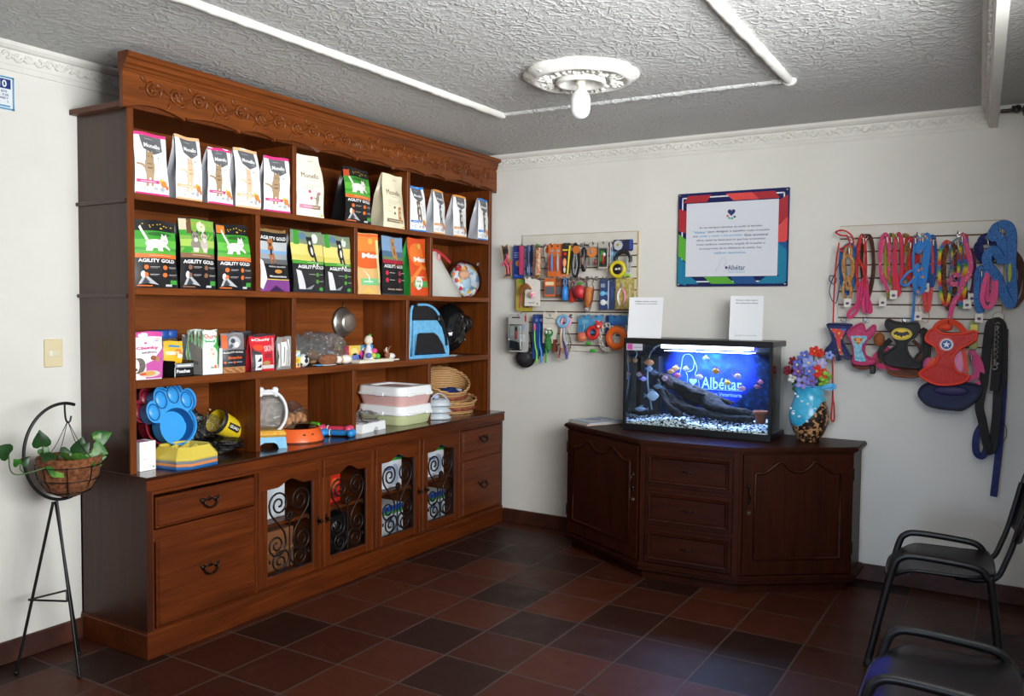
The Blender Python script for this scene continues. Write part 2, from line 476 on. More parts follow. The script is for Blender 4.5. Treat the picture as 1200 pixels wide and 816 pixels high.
# plaster cornices with a leaf frieze
def cornice_profile():
 # (out from the wall, height)
 return [(0, 2.535), (.008, 2.535), (.012, 2.548), (.010, 2.556), (.014, 2.560), (.016, 2.566), (.022, 2.618), (.034, 2.622), (.046, 2.634), (.05, 2.649), (0, 2.649)]
def frieze(b, length, put):
 """S-scrolls and leaves in relief; put(s, t, d) maps run, height and depth to the room"""
 n = int(length / .135); st = length / n
 for i in range(n):
  s0 = (i + .5) * st; fl = 1 if i % 2 else -1
  sp = []
  for k in range(13):
   a = k / 12 * 1.6 * PI; r = .019 * (1 - .55 * k / 12)
   sp.append(put(s0 - .022 + r * math.cos(a + PI) , 2.592 + fl * r * math.sin(a + PI), .004))
  b.tube(sp, .0062, 5)
  sp = []
  for k in range(13):
   a = k / 12 * 1.6 * PI; r = .019 * (1 - .55 * k / 12)
   sp.append(put(s0 + .022 + r * math.cos(a), 2.592 + fl * r * math.sin(a), .004))
  b.tube(sp, .0062, 5)
  for k in range(5):
   a = (-60 + 30 * k) * PI / 180
   c0 = put(s0 + st / 2 + .004 * math.sin(a), 2.578, .002); c1 = put(s0 + st / 2 + .030 * math.sin(a), 2.578 + .032 * math.cos(a), .005)
   b.tube([c0, (Vector(c0) + Vector(c1)) / 2, c1], [.003, .0085, .002], 5)
  b.ell(put(s0, 2.592, .004), .009, 0, 8, 5)
def cornice(name, p0, p1, out, ornament=True, clip=None):
 """run from p0 to p1 (xy), 'out' is the unit direction into the room"""
 b = MB(); p0 = Vector(p0 + (0,)); p1 = Vector(p1 + (0,)); o = Vector(out + (0,)); d = (p1 - p0); L = d.length; d.normalize()
 pr = cornice_profile(); vs = []
 for e in (p0, p1):
  for a, z in pr: vs.append(e + o * a + Vector((0, 0, z)))
 n = len(pr)
 b.add(vs, [(i, (i + 1) % n, n + (i + 1) % n, n + i) for i in range(n)]); b.add(vs[:n], [tuple(range(n))]); b.add(vs[n:], [tuple(range(n))])
 if ornament:
  def put(s, t, dep):
   return p0 + d * s + o * (.016 + (t - 2.566) * .115 + dep) + Vector((0, 0, t))
  frieze(b, L, put)
 return struct(name, b, WHITE)
cornice('trim_1', (.0, -5.2), (.0, -.0), (1, 0))
cornice('trim_2', (.0, 0.0), (3.50, 0.0), (0, -1))
# dropped header on the right with its own cornice (runs very slightly off square)
bd = MB(); bx = lambda y: 3.518 - .042 * (y + 0.0)
vs = [(bx(0), 0, 2.535), (bx(-6.9), -6.9, 2.535), (bx(0), 0, H), (bx(-6.9), -6.9, H)]
vs += [(x + .03, y, z) for x, y, z in vs]
bd.add(vs, [(0, 1, 3, 2), (4, 6, 7, 5), (0, 4, 5, 1), (0, 2, 6, 4), (1, 5, 7, 3)])
struct('trim_3', bd, WHITE)
cornice('trim_4', (bx(-.0), 0.0), (bx(-6.5), -6.5), (-1, 0))
# plaster beads on the ceiling: a rectangle round the rose
random.seed(4)
def bead(name, p0, p1, r, h, m=WHITE):
 b = MB(); p0 = Vector(p0); p1 = Vector(p1); n = int((p1 - p0).length / .035)
 pts = [p0.lerp(p1, i / n) for i in range(n + 1)]
 b.tube(pts, [r * random.uniform(.88, 1.1) for _ in pts], 10)
 struct(name, b, m)
bead('trim_5', (1.05, -6.5, H - .006), (1.145, -1.11, H - .006), .021, 0)
bead('trim_6', (1.145, -1.11, H + .004), (2.72, -1.06, H + .004), .019, 0, STUCCO)
bead('trim_7', (2.80, -6.5, H - .006), (2.715, -1.06, H - .006), .023, 0)
b = MB(); b.ell((2.716, -1.06, H - .008), (.035, .033, .024), 0, 12, 6); struct('trim_8', b, WHITE)

# ------------------------------------------------------------------ ceiling rose and its lamp
rose = thing('ceiling_rose', 'round white plaster ceiling rose with leafy relief around the bulb', 'ceiling rose', (1.90, -1.63, H))
b = MB()
def petal(a, r, z):
 return 1 + (.055 * abs(math.sin(4 * a)) ** .6 - .03) * min(1, max(0, (r - .14) / .08))
b.lathe([(.262, 0), (.266, -.012), (.258, -.024), (.236, -.030), (.228, -.040), (.205, -.043), (.198, -.034), (.120, -.030)], 64, flute=petal)
for i in range(8):
 a = PI / 8 + i * PI / 4
 for rr in (.225, .24, .255):
  c = Vector((rr * math.cos(a), rr * math.sin(a), -.030 + (rr - .225) * .5)); b.ell(c, (.015, .015, .012), 0, 8, 5)
obj('disc', b, WHITE, rose)
b = MB()
for i in range(8):
 a = i * PI / 4
 for k, (r0, da, s) in enumerate(((.165, 0, 1.3), (.18, .17, 1), (.18, -.17, 1), (.15, .26, .8), (.15, -.26, .8), (.20, .08, .8), (.20, -.08, .8))):
  aa = a + da
  rot = Matrix.Rotation(aa, 3, 'Z')
  b.ell((r0 * math.cos(aa), r0 * math.sin(aa), -.036), (.022 * s, .009 * s, .009), 0, 8, 5, rot=rot)
 for da in (-.1, 0, .1):
  b.ell((.14 * math.cos(a + PI / 8 + da), .14 * math.sin(a + PI / 8 + da), -.035), (.008, .008, .008), 0, 7, 5)
obj('leaf_relief', b, WHITE, rose)
b = MB(); b.lathe([(.115, -.028), (.118, -.046), (.108, -.056), (.095, -.052), (.088, -.036), (.06, -.024), (.0, -.022)], 40)
obj('inner_ring', b, WHITE, rose)
lamp = thing('light_bulb', 'white light bulb hanging from the middle of the plaster ceiling rose', 'light bulb', (1.90, -1.63, H - .022))
b = MB(); b.lathe([(.0, .002), (.022, .0), (.022, -.028), (.016, -.034), (.016, -.044), (.0, -.044)], 20); obj('socket', b, M('#d9d2c2', .4), lamp)
b = MB(); b.lathe([(.014, -.04), (.017, -.048), (.036, -.068), (.044, -.088), (.046, -.10)], 24); obj('housing', b, M('#e6e4df', .35), lamp)
b = MB(); b.lathe([(.046, -.10), (.046, -.14), (.043, -.158), (.034, -.174), (.02, -.184), (0, -.187)], 24); obj('globe', b, M('#e9ecf0', .25), lamp)

# ------------------------------------------------------------------ small things on the walls
sw = thing('light_switch', 'cream light switch plate on the white wall left of the tall shelves', 'light switch', (0, -3.049, 1.33))
b = MB(); b.box(0, -.042, -.063, .008, .042, .063, 0, .004); obj('cover_plate', b, M('#d9cba4', .4), sw)
b = MB(); b.box(.004, -.026, -.016, .0095, .026, .014, 0, .002); b.box(.008, -.018, -.013, .012, -.008, .011, 1, .002)
obj('rocker', b, [M('#d5d0b4', .4), M('#f2efe0', .3)], sw)
sg = thing('house_sign', 'white enamel sign with blue border and blue writing, high on left wall', 'sign', (.0, -3.30, 2.437))
b = MB(); b.box(0, -.10, -.072, .006, .10, .072, 0, .003); obj('plate', b, M('#dfe6ea', .25), sg)
b = MB(); blue = M('#5a96bd', .3)
for q in ((-.097, .062, .097, .069), (-.097, -.069, .097, -.062), (-.097, -.069, -.09, .069), (.09, -.069, .097, .069)): b.box(.006, q[0], q[1], .0068, q[2], q[3], 0)
obj('border', b, blue, sg)
b = MB(); navy = M('#1d2f7a', .3)
b.box(.006, .02, .018, .0068, .083, .058, navy)
fm = lambda dy, dz, lay=.0072: (lambda x, y: (lay, dy + x, dz + y))
b.text('10', fm(.05, .038, .0074), M('#eaf0f0', .3), h=.03, bold=.02)
for i, tx in enumerate(('ESTE', 'O DE', 'ONES Y', 'S')):
 b.text(tx, fm((.055, .06, .052, .07)[i], .006 - .014 * i), navy, h=.0085, bold=.02)
b.box(.006, -.03, -.058, .0072, .08, -.051, blue)
obj('lettering', b, None, sg)

rod = thing('curtain_rod', 'dark curtain rod end with a curled finial, high at far right', 'curtain rod', (3.56, -.08, 2.603))
b = MB(); b.tube([(.0, 0, 0), (.318, 0, 0)], .010, 10); obj('pole', b, M('#2a1c1c', .4), rod)
b = MB()
sp = [(.075 + .022 * math.cos(a * .5 + 2.5) * (1 - a * .045), -.012, .006 + .024 * math.sin(a * .5 + 2.5) * (1 - a * .045)) for a in range(15)]
b.tube(sp, .006, 8); b.ell((.07, -.01, .0), (.018, .012, .014), 0, 10, 6)
obj('finial', b, M('#2a1c1c', .4), rod)
b = MB(); b.box(.1, -.012, -.02, .125, .08, .02, 0, .004); obj('bracket', b, M('#2a1c1c', .4), rod)
# ================================================================== the big wooden wall unit
# left wall is X = 0; the unit stands against it from Y = -2.93 to the back wall
YA, YB = -2.93, -.022
XF = .379                      # front of the upper shelves
XB = .485                      # front of the base cabinet
ZC = .803                      # counter
SH = [(2.010, 2.038), (1.595, 1.626), (1.180, 1.216)]
# ---- base cabinet
W_BASE = wood('dark_base_end_panel_wood', '#2c130a', '#3c1b0e', '#4a2413', 2, .42, .12)  # browner, less coated side wood; its dimmer reflection is put into the colour
base = thing('base_cabinet', 'long low brown wooden cabinet with iron-grille doors, drawers and counter along left wall', 'cabinet', (0, 0, 0))
b = MB(); t = .022
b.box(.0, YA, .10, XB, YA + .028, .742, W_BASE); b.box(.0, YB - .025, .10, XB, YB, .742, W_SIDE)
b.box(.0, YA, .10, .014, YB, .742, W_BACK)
b.box(.014, YA + .02, .10, XB - .02, YB - .02, .122, W_X)
for y in (-2.32, -1.865, -1.4385, -.99, -.557): b.box(.014, y - .009, .122, XB - .022, y + .009, .742, W_X)
for y0, y1 in ((-2.31, -1.874), (-1.856, -1.4475), (-1.4295, -.999), (-.981, -.566)): b.box(.014, y0, .415, XB - .05, y1, .433, W_X)
obj('carcass', b, None, base)
b = MB()                       # face frame: rails and stiles
b.box(XB - .022, YA + .028, .722, XB - .001, YB - .025, .742, W_DOOR); b.box(XB - .022, YA + .028, .10, XB - .001, YB - .025, .124, W_DOOR)
for y in (-2.905, -2.318, -1.870, -1.4385, -.991, -.555, -.036): b.box(XB - .022, y - .012, .124, XB - .002, y + .012, .722, W_DOORZ)
for y0, y1 in ((-2.893, -2.33), (-.543, -.048)): b.box(XB - .022, y0, .512, XB - .002, y1, .562, W_DOOR)
obj('face_frame', b, None, base)
b = MB(); b.box(.0, YA - .008, 0, .497, YB - .004, .112, W_DOOR, .003); b.box(.0, YA - .004, .112, .492, YB - .004, .120, W_DOOR)
obj('plinth', b, None, base)
b = MB(); b.box(.0, YA - .002, .742, .490, .0 - .003, ZC - .012, W_DOOR, .003); b.box(.0, YA - .004, ZC - .014, .497, -.003, ZC, W_TOP, .005)
b.box(.470, YA + .01, .737, .493, -.006, .745, W_DOOR, .003)
b.box(.0, YA - .0046, .7425, .4905, YA - .001, ZC - .0005, W_BASE)
obj('countertop', b, None, base)
BRONZE = noisy('aged_bronze_fittings', '#1d1310', '#3a2a20', 90, .4, 0, .001, None, .8)
IRON = M('#1b1412', .42, .3, 0, .5)
def bail_handle(parent, x, y, z):
 b = MB()
 for s in (-1, 1):
  b.ell((x + .004, y + s * .036, z + .008), (.006, .014, .013), 0, 10, 6)
  b.ell((x + .003, y + s * .048, z + .016), (.004, .008, .007), 0, 8, 5)
  b.ell((x + .010, y + s * .036, z + .008), (.008, .006, .006), 0, 8, 5)
 b.ell((x + .003, y, z + .012), (.004, .020, .008), 0, 10, 6); b.ell((x + .004, y, z + .019), (.004, .008, .008), 0, 8, 5)
 b.tube(smooth_path([(x + .014, y - .036, z + .006), (x + .018, y - .034, z - .008), (x + .020, y - .018, z - .021), (x + .020, y, z - .024), (x + .020, y + .018, z - .021), (x + .018, y + .034, z - .008), (x + .014, y + .036, z + .006)], 4), .0045, 8)
 return obj('handle', b, BRONZE, parent)
def drawer(y0, y1, z0, z1):
 b = MB(); b.box(XB - .02, y0, z0, XB + .004, y1, z1, W_DOOR, .003); b.box(XB, y0 + .008, z0 + .008, XB + .012, y1 - .008, z1 - .008, W_DOOR, .008)
 b.box(.03, y0 + .02, z0 + .01, XB - .02, y1 - .02, z0 + .02, W_DOOR)
 d = obj('drawer', b, None, base)
 bail_handle(d, XB + .012, (y0 + y1) / 2, (z0 + z1) / 2 + .004)
drawer(-2.886, -2.334, .570, .706); drawer(-2.886, -2.334, .128, .524)
drawer(-.541, -.050, .560, .718); drawer(-.541, -.050, .128, .508)

def spiral(c, r0, r1, a0, turns, n, cw=1):
 return [(c[0] + (r0 + (r1 - r0) * k / n) * math.cos(a0 + cw * 2 * PI * turns * k / n), c[1] + (r0 + (r1 - r0) * k / n) * math.sin(a0 + cw * 2 * PI * turns * k / n)) for k in range(n + 1)]
def door(y0, y1, knob_side):
 z0, z1 = .130, .722; xf = XB + .006; xb = XB - .016
 ow0, ow1 = y0 + .058, y1 - .058; oz0, oz1 = z0 + .050, z1 - .095
 ym = (y0 + y1) / 2
 top = []                   # arched and eared head of the opening
 for k in range(21):
  u = k / 20; y = ow1 + (ow0 - ow1) * u; a = abs(u - .5) * 2
  top.append((y, oz1 + (.034 * (.5 + .5 * math.cos(PI * min(1, a / .62))) if a < .62 else 0)))
 b = MB()
 fm = lambda a, c, d: (d, a, c)
 b.prism([(y0, oz1 - .0), (y0, z1), (y1, z1), (y1, oz1)] + top, xb, xf, W_DOOR, fm)
 b.box(xb, y0, z0, xf, ow0, oz1, W_DOORZ, .003); b.box(xb, ow1, z0, xf, y1, oz1, W_DOORZ, .003)
 b.box(xb, ow0, z0, xf, ow1, oz0, W_DOOR, .003)
 b.box(xf - .004, y0 + .004, z0 + .004, xf + .004, y0 + .014, z1 - .004, W_DOORZ, .003); b.box(xf - .004, y1 - .014, z0 + .004, xf + .004, y1 - .004, z1 - .004, W_DOORZ, .003)
 d = obj('door', b, None, base)
 # scrolled iron grille
 g = MB(); xg = XB - .006; W = (ow1 - ow0) / 2; Hh = oz1 - oz0
 P = lambda q: [(xg, ym + q[i][0] * W, oz0 + q[i][1] * Hh) for i in range(len(q))]
 rt = .0052
 for s in (-1, 1):
  mir = lambda q: [(s * a, c) for a, c in q]
  asp = W / Hh
  def sp(cx, cz, ro, a0, turns, cw):
   q = spiral((0, 0), ro, ro * .18, a0, turns, 26, cw); return [(cx + a, cz + c * asp) for a, c in q]
  up = sp(.46, .80, .42, 0, 1.75, 1)[::-1]             # upper scroll, ends on its outer side
  low = sp(.56, .33, .40, PI, 1.75, 1)                 # lower scroll, entered from the inner side
  mid = smooth_path([(up[-1][0], up[-1][1], 0), (.80, .70, 0), (.46, .56, 0), (.22, .45, 0), (low[0][0], low[0][1], 0)], 6)
  q = up[:-1] + [(p.x, p.y) for p in mid] + low[1:]
  g.tube(P(mir(q)), rt, 7)
  bot = sp(.42, .125, .34, PI * .5, 1.6, -1)
  q = [(p.x, p.y) for p in smooth_path([(.97, .0, 0), (.6, .0, 0), (.2, .06, 0), (.03, .14, 0), (.14, .235, 0), (bot[0][0], bot[0][1], 0)], 5)] + bot[1:]
  g.tube(P(mir(q)), rt, 7)
  for (a, c) in ((.9, .56), (.9, .16)):                 # small leaves at the sides
   for da in (-.7, 0, .7):
    o = Vector((xg, ym + s * a * W, oz0 + c * Hh)); e = Vector((0, -s * .016 * math.cos(da), .016 * math.sin(da)))
    g.tube([o, o + e * .6, o + e], [.002, .005, .001], 6)
 g.tube(P([(0, .02), (0, .66)]), .004, 6)
 g.tube(P([(-1, .0), (1, .0)]), .005, 6)
 for s in (-1, 1): g.tube(P([(s, .0), (s, .96)]), .004, 6)
 c = Vector((xg + .004, ym, oz0 + .635 * Hh))
 for k in range(8):
  a = k * PI / 4; g.ell(c + Vector((0, .017 * math.cos(a), .017 * math.sin(a))), (.005, .010, .010), 1, 8, 5)
 g.ell(c + Vector((.003, 0, 0)), (.006, .008, .008), 1, 8, 5)
 obj('iron_grille', g, [IRON, BRONZE], d)
 ky = y1 - .022 if knob_side > 0 else y0 + .022
 k = MB(); kz = .40
 k.lathe([(.0, 0), (.010, .001), (.005, .006), (.005, .016), (.011, .022), (.009, .030), (0, .032)], 12, c=(xf + .003, ky, kz), axis=0)
 k.box(xf + .002, ky - .006, kz - .024, xf + .006, ky + .006, kz + .024, 0, .002)
 obj('knob', k, BRONZE, d)
DOORS = [(-2.309, -1.877, 1), (-1.861, -1.449, -1), (-1.428, -1.001, 1), (-.979, -.569, -1)]
for q in DOORS: door(*q)

# ---- upper shelves
hut = thing('display_shelf', 'tall brown wooden display shelves with carved crown standing on the low cabinet', 'shelf unit', (0, 0, 0))
b = MB()
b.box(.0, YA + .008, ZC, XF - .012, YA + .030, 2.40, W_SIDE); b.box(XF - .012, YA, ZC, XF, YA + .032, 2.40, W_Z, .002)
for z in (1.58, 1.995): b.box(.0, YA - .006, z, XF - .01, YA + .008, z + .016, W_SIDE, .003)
obj('side_panel', b, None, hut)
b = MB(); b.box(.0, YB - .030, ZC, XF - .012, YB - .008, 2.40, W_Z); b.box(XF - .012, YB - .036, ZC, XF, YB - .003, 2.40, W_Z, .002)
obj('side_panel', b, None, hut)
b = MB(); b.box(.0, YA + .03, ZC, .012, YB - .03, 2.40, W_BACK); obj('back_panel', b, None, hut)
b = MB(); b.box(-.0, YA - .03, 2.40, XF + .002, YB, 2.424, W_X, .002); obj('top_board', b, None, hut)
for z0, z1 in SH:
 b = MB(); b.box(.012, YA + .03, z0, XF - .006, YB - .03, z1, W_X); b.box(XF - .010, YA + .032, z0 - .001, XF + .001, YB - .036, z1 + .0005, W_Y, .003)
 obj('shelf_board', b, None, hut)
for y, z0, z1 in ((-1.953, SH[0][1], 2.40), (-.985, SH[0][1], 2.40), (-2.203, SH[1][1], SH[0][0]), (-1.472, SH[1][1], SH[0][0]), (-.746, SH[1][1], SH[0][0]),
                  (-1.958, SH[2][1], SH[1][0]), (-.988, SH[2][1], SH[1][0]), (-2.207, ZC, SH[2][0]), (-1.485, ZC, SH[2][0]), (-.758, ZC, SH[2][0])):
 b = MB(); b.box(.012, y - .011, z0, XF - .012, y + .011, z1, W_Z); b.box(XF - .014, y - .014, z0, XF - .002, y + .014, z1, W_Z, .002)
 obj('divider', b, None, hut)
# fascia with scalloped lower edge
cus = [-2.965, -2.655, -2.338, -2.112, -1.795, -1.486, -1.154, -.84, -.617, -.301, -.004]
low = []
for i in range(len(cus) - 1):
 a, c = cus[i], cus[i + 1]
 for k in range(15):
  t = k / 15; y = a + (c - a) * t
  if i == 0: z = 2.392 + .03 * math.sin(PI * min(1, t * 1.0)) ** 1.0
  elif i == len(cus) - 2: z = 2.385 + .028 * math.sin(PI * t)
  else: z = 2.398 + .018 * math.sin(PI * t)
  if k == 0 and 0 < i: low += [(y - .004, 2.392), (y, 2.390), (y + .003, 2.406)]; continue
  if k == 1 and 0 < i: z = 2.402
  low.append((y, z))
low.append((-.004, 2.385))
b = MB(); b.prism(low + [(-.004, 2.60), (-2.965, 2.60)], .380, .404, W_Y, lambda a, c, d: (d, a, c))
cr = obj('fascia', b, None, hut)
b = MB(); pr = [(.376, 2.548), (.410, 2.548), (.413, 2.556), (.418, 2.560), (.420, 2.570), (.430, 2.578), (.434, 2.588), (.436, 2.594), (.448, 2.600), (.452, 2.610), (.450, 2.620), (.44, 2.624), (.376, 2.624)]
b.prism(pr, -2.968, -.004, W_Y, lambda a, c, d: (a, d, c))
obj('crown_moulding', b, None, hut)
b = MB(); random.seed(11)       # carved vine, mirrored about the middle shell
xs = .405; ymid = -1.475
def carve_curl(y, z, r, a0, cw, turns=1.35):
 q = spiral((y, z), r, r * .25, a0, turns, 18, cw)
 b.tube([(xs, p[0], p[1]) for p in q], [.0085 - .0045 * i / 18 for i in range(19)], 6)
def leaf(y, z, a, L, w):
 e = Vector((0, math.cos(a), math.sin(a))); o = Vector((xs - .001, y, z)); nrm = Vector((0, -math.sin(a), math.cos(a)))
 L *= 1.15; pts = [o + e * L * t + nrm * (.18 * L * math.sin(t * PI)) for t in (0, .25, .5, .75, 1)]
 b.tube(pts, [.004, w * 1.1, w * 1.35, w * .8, .001], 7)
for s in (-1, 1):
 pts = []
 for k in range(60):
  u = k / 59; y = ymid + s * (.07 + 1.34 * u); pts.append((xs, y, 2.490 + .022 * math.sin(u * 5.5 * 2 * PI / 1.0 + .6) * (1 if u < .96 else .3)))
 b.tube(pts, [.0085 - .003 * k / 59 for k in range(60)], 6)
 for k in range(11):
  u = (k + .25) / 11; y = ymid + s * (.07 + 1.34 * u); up = 1 if k % 2 else -1
  zc = 2.490 + .022 * math.sin(u * 5.5 * 2 * PI + .6)
  carve_curl(y + s * .030, zc + up * .022, .032, PI * .5 * -up, s * up, 1.3)
  aa = (0 if s > 0 else PI)
  for j, (da, L) in enumerate(((.9, .055), (1.5, .042), (.35, .05), (-.5, .04))):
   leaf(y - s * .008 * j, zc, aa + s * up * da, L, .0085)
  b.ell((xs + .003, y + s * .034, zc + up * .024), (.010, .011, .011), W_Y, 8, 5)
  leaf(y + s * .06, zc - up * .004, aa - s * up * 1.1, .045, .008)
for k in range(9):              # central shell
 a = PI * (k / 8); L = .05 + .012 * math.sin(a)
 leaf(ymid + .012 * math.cos(a), 2.452, a, L, .009)
 b.ell((xs + .002, ymid + .062 * math.cos(a), 2.457 + .060 * math.sin(a)), (.006, .008, .008), W_Y, 8, 5)
b.ell((xs + .004, ymid, 2.450), (.008, .016, .012), W_Y, 10, 6)
obj('carved_vine', b, W_Y, cr)
# ================================================================== dark sideboard with angled wings
TZ = .810
PL = [(1.19, 0), (1.19, -.345), (1.85, -.71), (2.41, -.67), (2.93, -.28), (2.93, 0)]
def inset(poly, d):
 """move the front outline outwards by d (back edge stays on the wall)"""
 n = len(poly); out = []
 for i in range(n):
  p0, p1, p2 = (Vector(poly[(i + k) % n] + (0,)) for k in (-1, 0, 1))
  def nrm(a, c):
   e = (c - a).normalized(); return Vector((-e.y, e.x, 0))
  n1, n2 = nrm(p0, p1), nrm(p1, p2)
  if i == 0: q = p1 - n2 * d; q = Vector((q.x, -.022, 0))
  elif i == n - 1: q = p1 - n1 * d; q = Vector((q.x, -.022, 0))
  else:
   m = (n1 + n2).normalized(); q = p1 - m * (d / max(.3, m.dot(n1)))
  out.append((q.x, q.y))
 return out
sb = thing('sideboard', 'dark brown wooden sideboard with angled wings and three drawers by the back wall', 'sideboard', (0, 0, 0))
b = MB(); b.prism(inset(PL, -.004), .10, TZ - .03, D_Z); obj('body', b, None, sb)
b = MB(); b.prism(inset(PL, -.03), .0, .07, D_X)
for d, z0, z1 in ((.010, .060, .082), (.022, .082, .092), (.012, .092, .104)): b.prism(inset(PL, d), z0, z1, D_X)
obj('plinth', b, None, sb)
b = MB()
for d, z0, z1 in ((.004, TZ - .034, TZ - .026), (.014, TZ - .026, TZ - .020), (.022, TZ - .020, TZ - .006), (.016, TZ - .006, TZ)): b.prism(inset(PL, d), z0, z1, D_X)
obj('top', b, None, sb)
def on_panel(p0, p1):
 """frame on a front panel: a along it (m), c up, d out of it"""
 p0 = Vector(p0 + (0,)); p1 = Vector(p1 + (0,)); e = (p1 - p0); L = e.length; e.normalize(); o = Vector((e.y, -e.x, 0))
 return (lambda a, c, d: p0 + e * a + o * (d + .0) + Vector((0, 0, c))), L
def pull(parent, f, a, c, vert=False):
 b = MB()
 g = (lambda u, v, d: f(a + u, c + v, d)) if not vert else (lambda u, v, d: f(a + v, c + u, d))
 for s in (-1, 1):
  b.ell(g(s * .038, 0, .002), (.010, .010, .012), 0, 8, 6); b.ell(g(s * .052, 0, .002), (.008, .008, .006), 0, 8, 6)
 b.tube(smooth_path([g(-.036, 0, .004), g(-.026, 0, .018), g(0, 0, .024), g(.026, 0, .018), g(.036, 0, .004)], 5), [.004] * 10 + [.0055] + [.004] * 10, 8)
 return obj('handle', b, BRONZE, parent)
f, L = on_panel(PL[2], PL[3])
b = MB()
for a0, a1 in ((.002, .030), (L - .030, L - .002)): b.prism([(a0, .104), (a1, .104), (a1, TZ - .034), (a0, TZ - .034)], 0, .006, D_Z, f)
obj('corner_post', b, None, sb)
for c0, c1 in ((.565, .735), (.345, .515), (.125, .295)):
 b = MB(); a0, a1 = .036, L - .036
 b.prism([(a0, c0 - .012), (a1, c0 - .012), (a1, c1 + .012), (a0, c1 + .012)], 0, .010, D_X, f)
 q = [(a0 + .018, c0 + .006), (a1 - .018, c0 + .006), (a1 - .018, c1 - .006), (a0 + .018, c1 - .006)]
 def fr(w0, w1, d0, d1):
  i0 = [(q[0][0] + w0, q[0][1] + w0), (q[1][0] - w0, q[1][1] + w0), (q[2][0] - w0, q[2][1] - w0), (q[3][0] + w0, q[3][1] - w0)]
  i1 = [(q[0][0] + w1, q[0][1] + w1), (q[1][0] - w1, q[1][1] + w1), (q[2][0] - w1, q[2][1] - w1), (q[3][0] + w1, q[3][1] - w1)]
  vs = [f(a, c, d0) for a, c in i0] + [f(a, c, d1) for a, c in i1]
  b.add(vs, [(k, (k + 1) % 4, 4 + (k + 1) % 4, 4 + k) for k in range(4)], D_X)
 fr(0, .004, .010, .024); fr(.004, .013, .024, .022); fr(.013, .022, .022, .006)
 d = obj('drawer', b, None, sb)
 pull(d, f, L / 2, (c0 + c1) / 2, False).data.transform(Matrix.Translation((0, 0, 0)))
def wing_door(p0, p1, handle_at, hinge_at):
 f, L = on_panel(p0, p1)
 a0, a1, c0, c1 = .018, L - .016, .112, TZ - .040
 b = MB(); b.prism([(a0, c0), (a1, c0), (a1, c1), (a0, c1)], 0, .014, D_Z, f)
 # raised moulding with ogee head
 m0, m1 = a0 + .065, a1 - .065; mz0, mz1 = c0 + .085, c1 - .10; mid = (m0 + m1) / 2; w = (m1 - m0) / 2
 head = []
 for k in range(41):
  u = -1 + 2 * k / 40; au = abs(u)
  if au > .86: h = 0
  elif au > .36: h = .062 * (.5 - .5 * math.cos(PI * (.86 - au) / .5))
  elif au > .30: h = .062 - .02 * ((.36 - au) / .06) ** 2
  else: h = .006 + .036 * (au / .30) ** 2.2
  head.append((mid + u * w, mz1 + h))
 out = [(m0, mz0)] + head + [(m1, mz0)]
 b.tube([f(a, c, .014) for a, c in out], .010, 6, D_X, closed=True)
 d = obj('door', b, None, sb)
 pull(d, lambda a, c, e: f(a, c, e + .014), handle_at(a0, a1), .56, True)
 k = MB(); ka = handle_at(a0, a1); o = f(ka, .455, .014); nx = (f(ka, .455, .034) - o)
 k.cyl(o, o + nx * .5, .011, .010, 14, M('#9a8f80', .3, .9)); k.ell(o + nx * .6, .004, M('#2a2320', .4), 8, 5)
 obj('lock', k, None, d)
 h = MB()
 for z in (.25, .66):
  ha = hinge_at(a0, a1); h.cyl(f(ha, z - .035, .012), f(ha, z + .035, .012), .006, .006, 8)
 obj('hinge', h, BRONZE, d)
wing_door(PL[1], PL[2], lambda a0, a1: a1 - .03, lambda a0, a1: a0 - .004)
wing_door(PL[3], PL[4], lambda a0, a1: a0 + .03, lambda a0, a1: a1 + .006)
# ================================================================== pet food bags
BLK = '#17171a'
def cat_side(u, v, s, h, dark):       # leaping or standing pale cat, s = size along u
 k = .62
 return [('e', u, v, .30 * s, .10 * s * k * 1.3, h, 3), ('e', u + .26 * s, v + .07 * s, .12 * s, .085 * s, h, 3),
   ('p', [(u + .17 * s, v + .11 * s), (u + .20 * s, v + .19 * s), (u + .26 * s, v + .14 * s)], h, 3), ('p', [(u + .28 * s, v + .14 * s), (u + .34 * s, v + .19 * s), (u + .36 * s, v + .11 * s)], h, 3),
   ('p', [(u - .26 * s, v + .04 * s), (u - .44 * s, v + .30 * s), (u - .39 * s, v + .33 * s), (u - .20 * s, v + .07 * s)], h, 3),
   ('p', [(u + .15 * s, v - .02 * s), (u + .42 * s, v - .11 * s), (u + .43 * s, v - .08 * s), (u + .22 * s, v + .04 * s)], h, 3),
   ('p', [(u - .24 * s, v), (u - .30 * s, v - .13 * s), (u - .12 * s, v - .13 * s), (u - .06 * s, v - .04 * s)], h, 3),
   ('p', [(u, v - .04 * s), (u + .05 * s, v - .13 * s), (u + .2 * s, v - .13 * s), (u + .16 * s, v - .03 * s)], h, 3),
   ('e', u + .25 * s, v + .06 * s, .015 * s, .012 * s, dark, 4), ('e', u + .32 * s, v + .06 * s, .015 * s, .012 * s, dark, 4)]
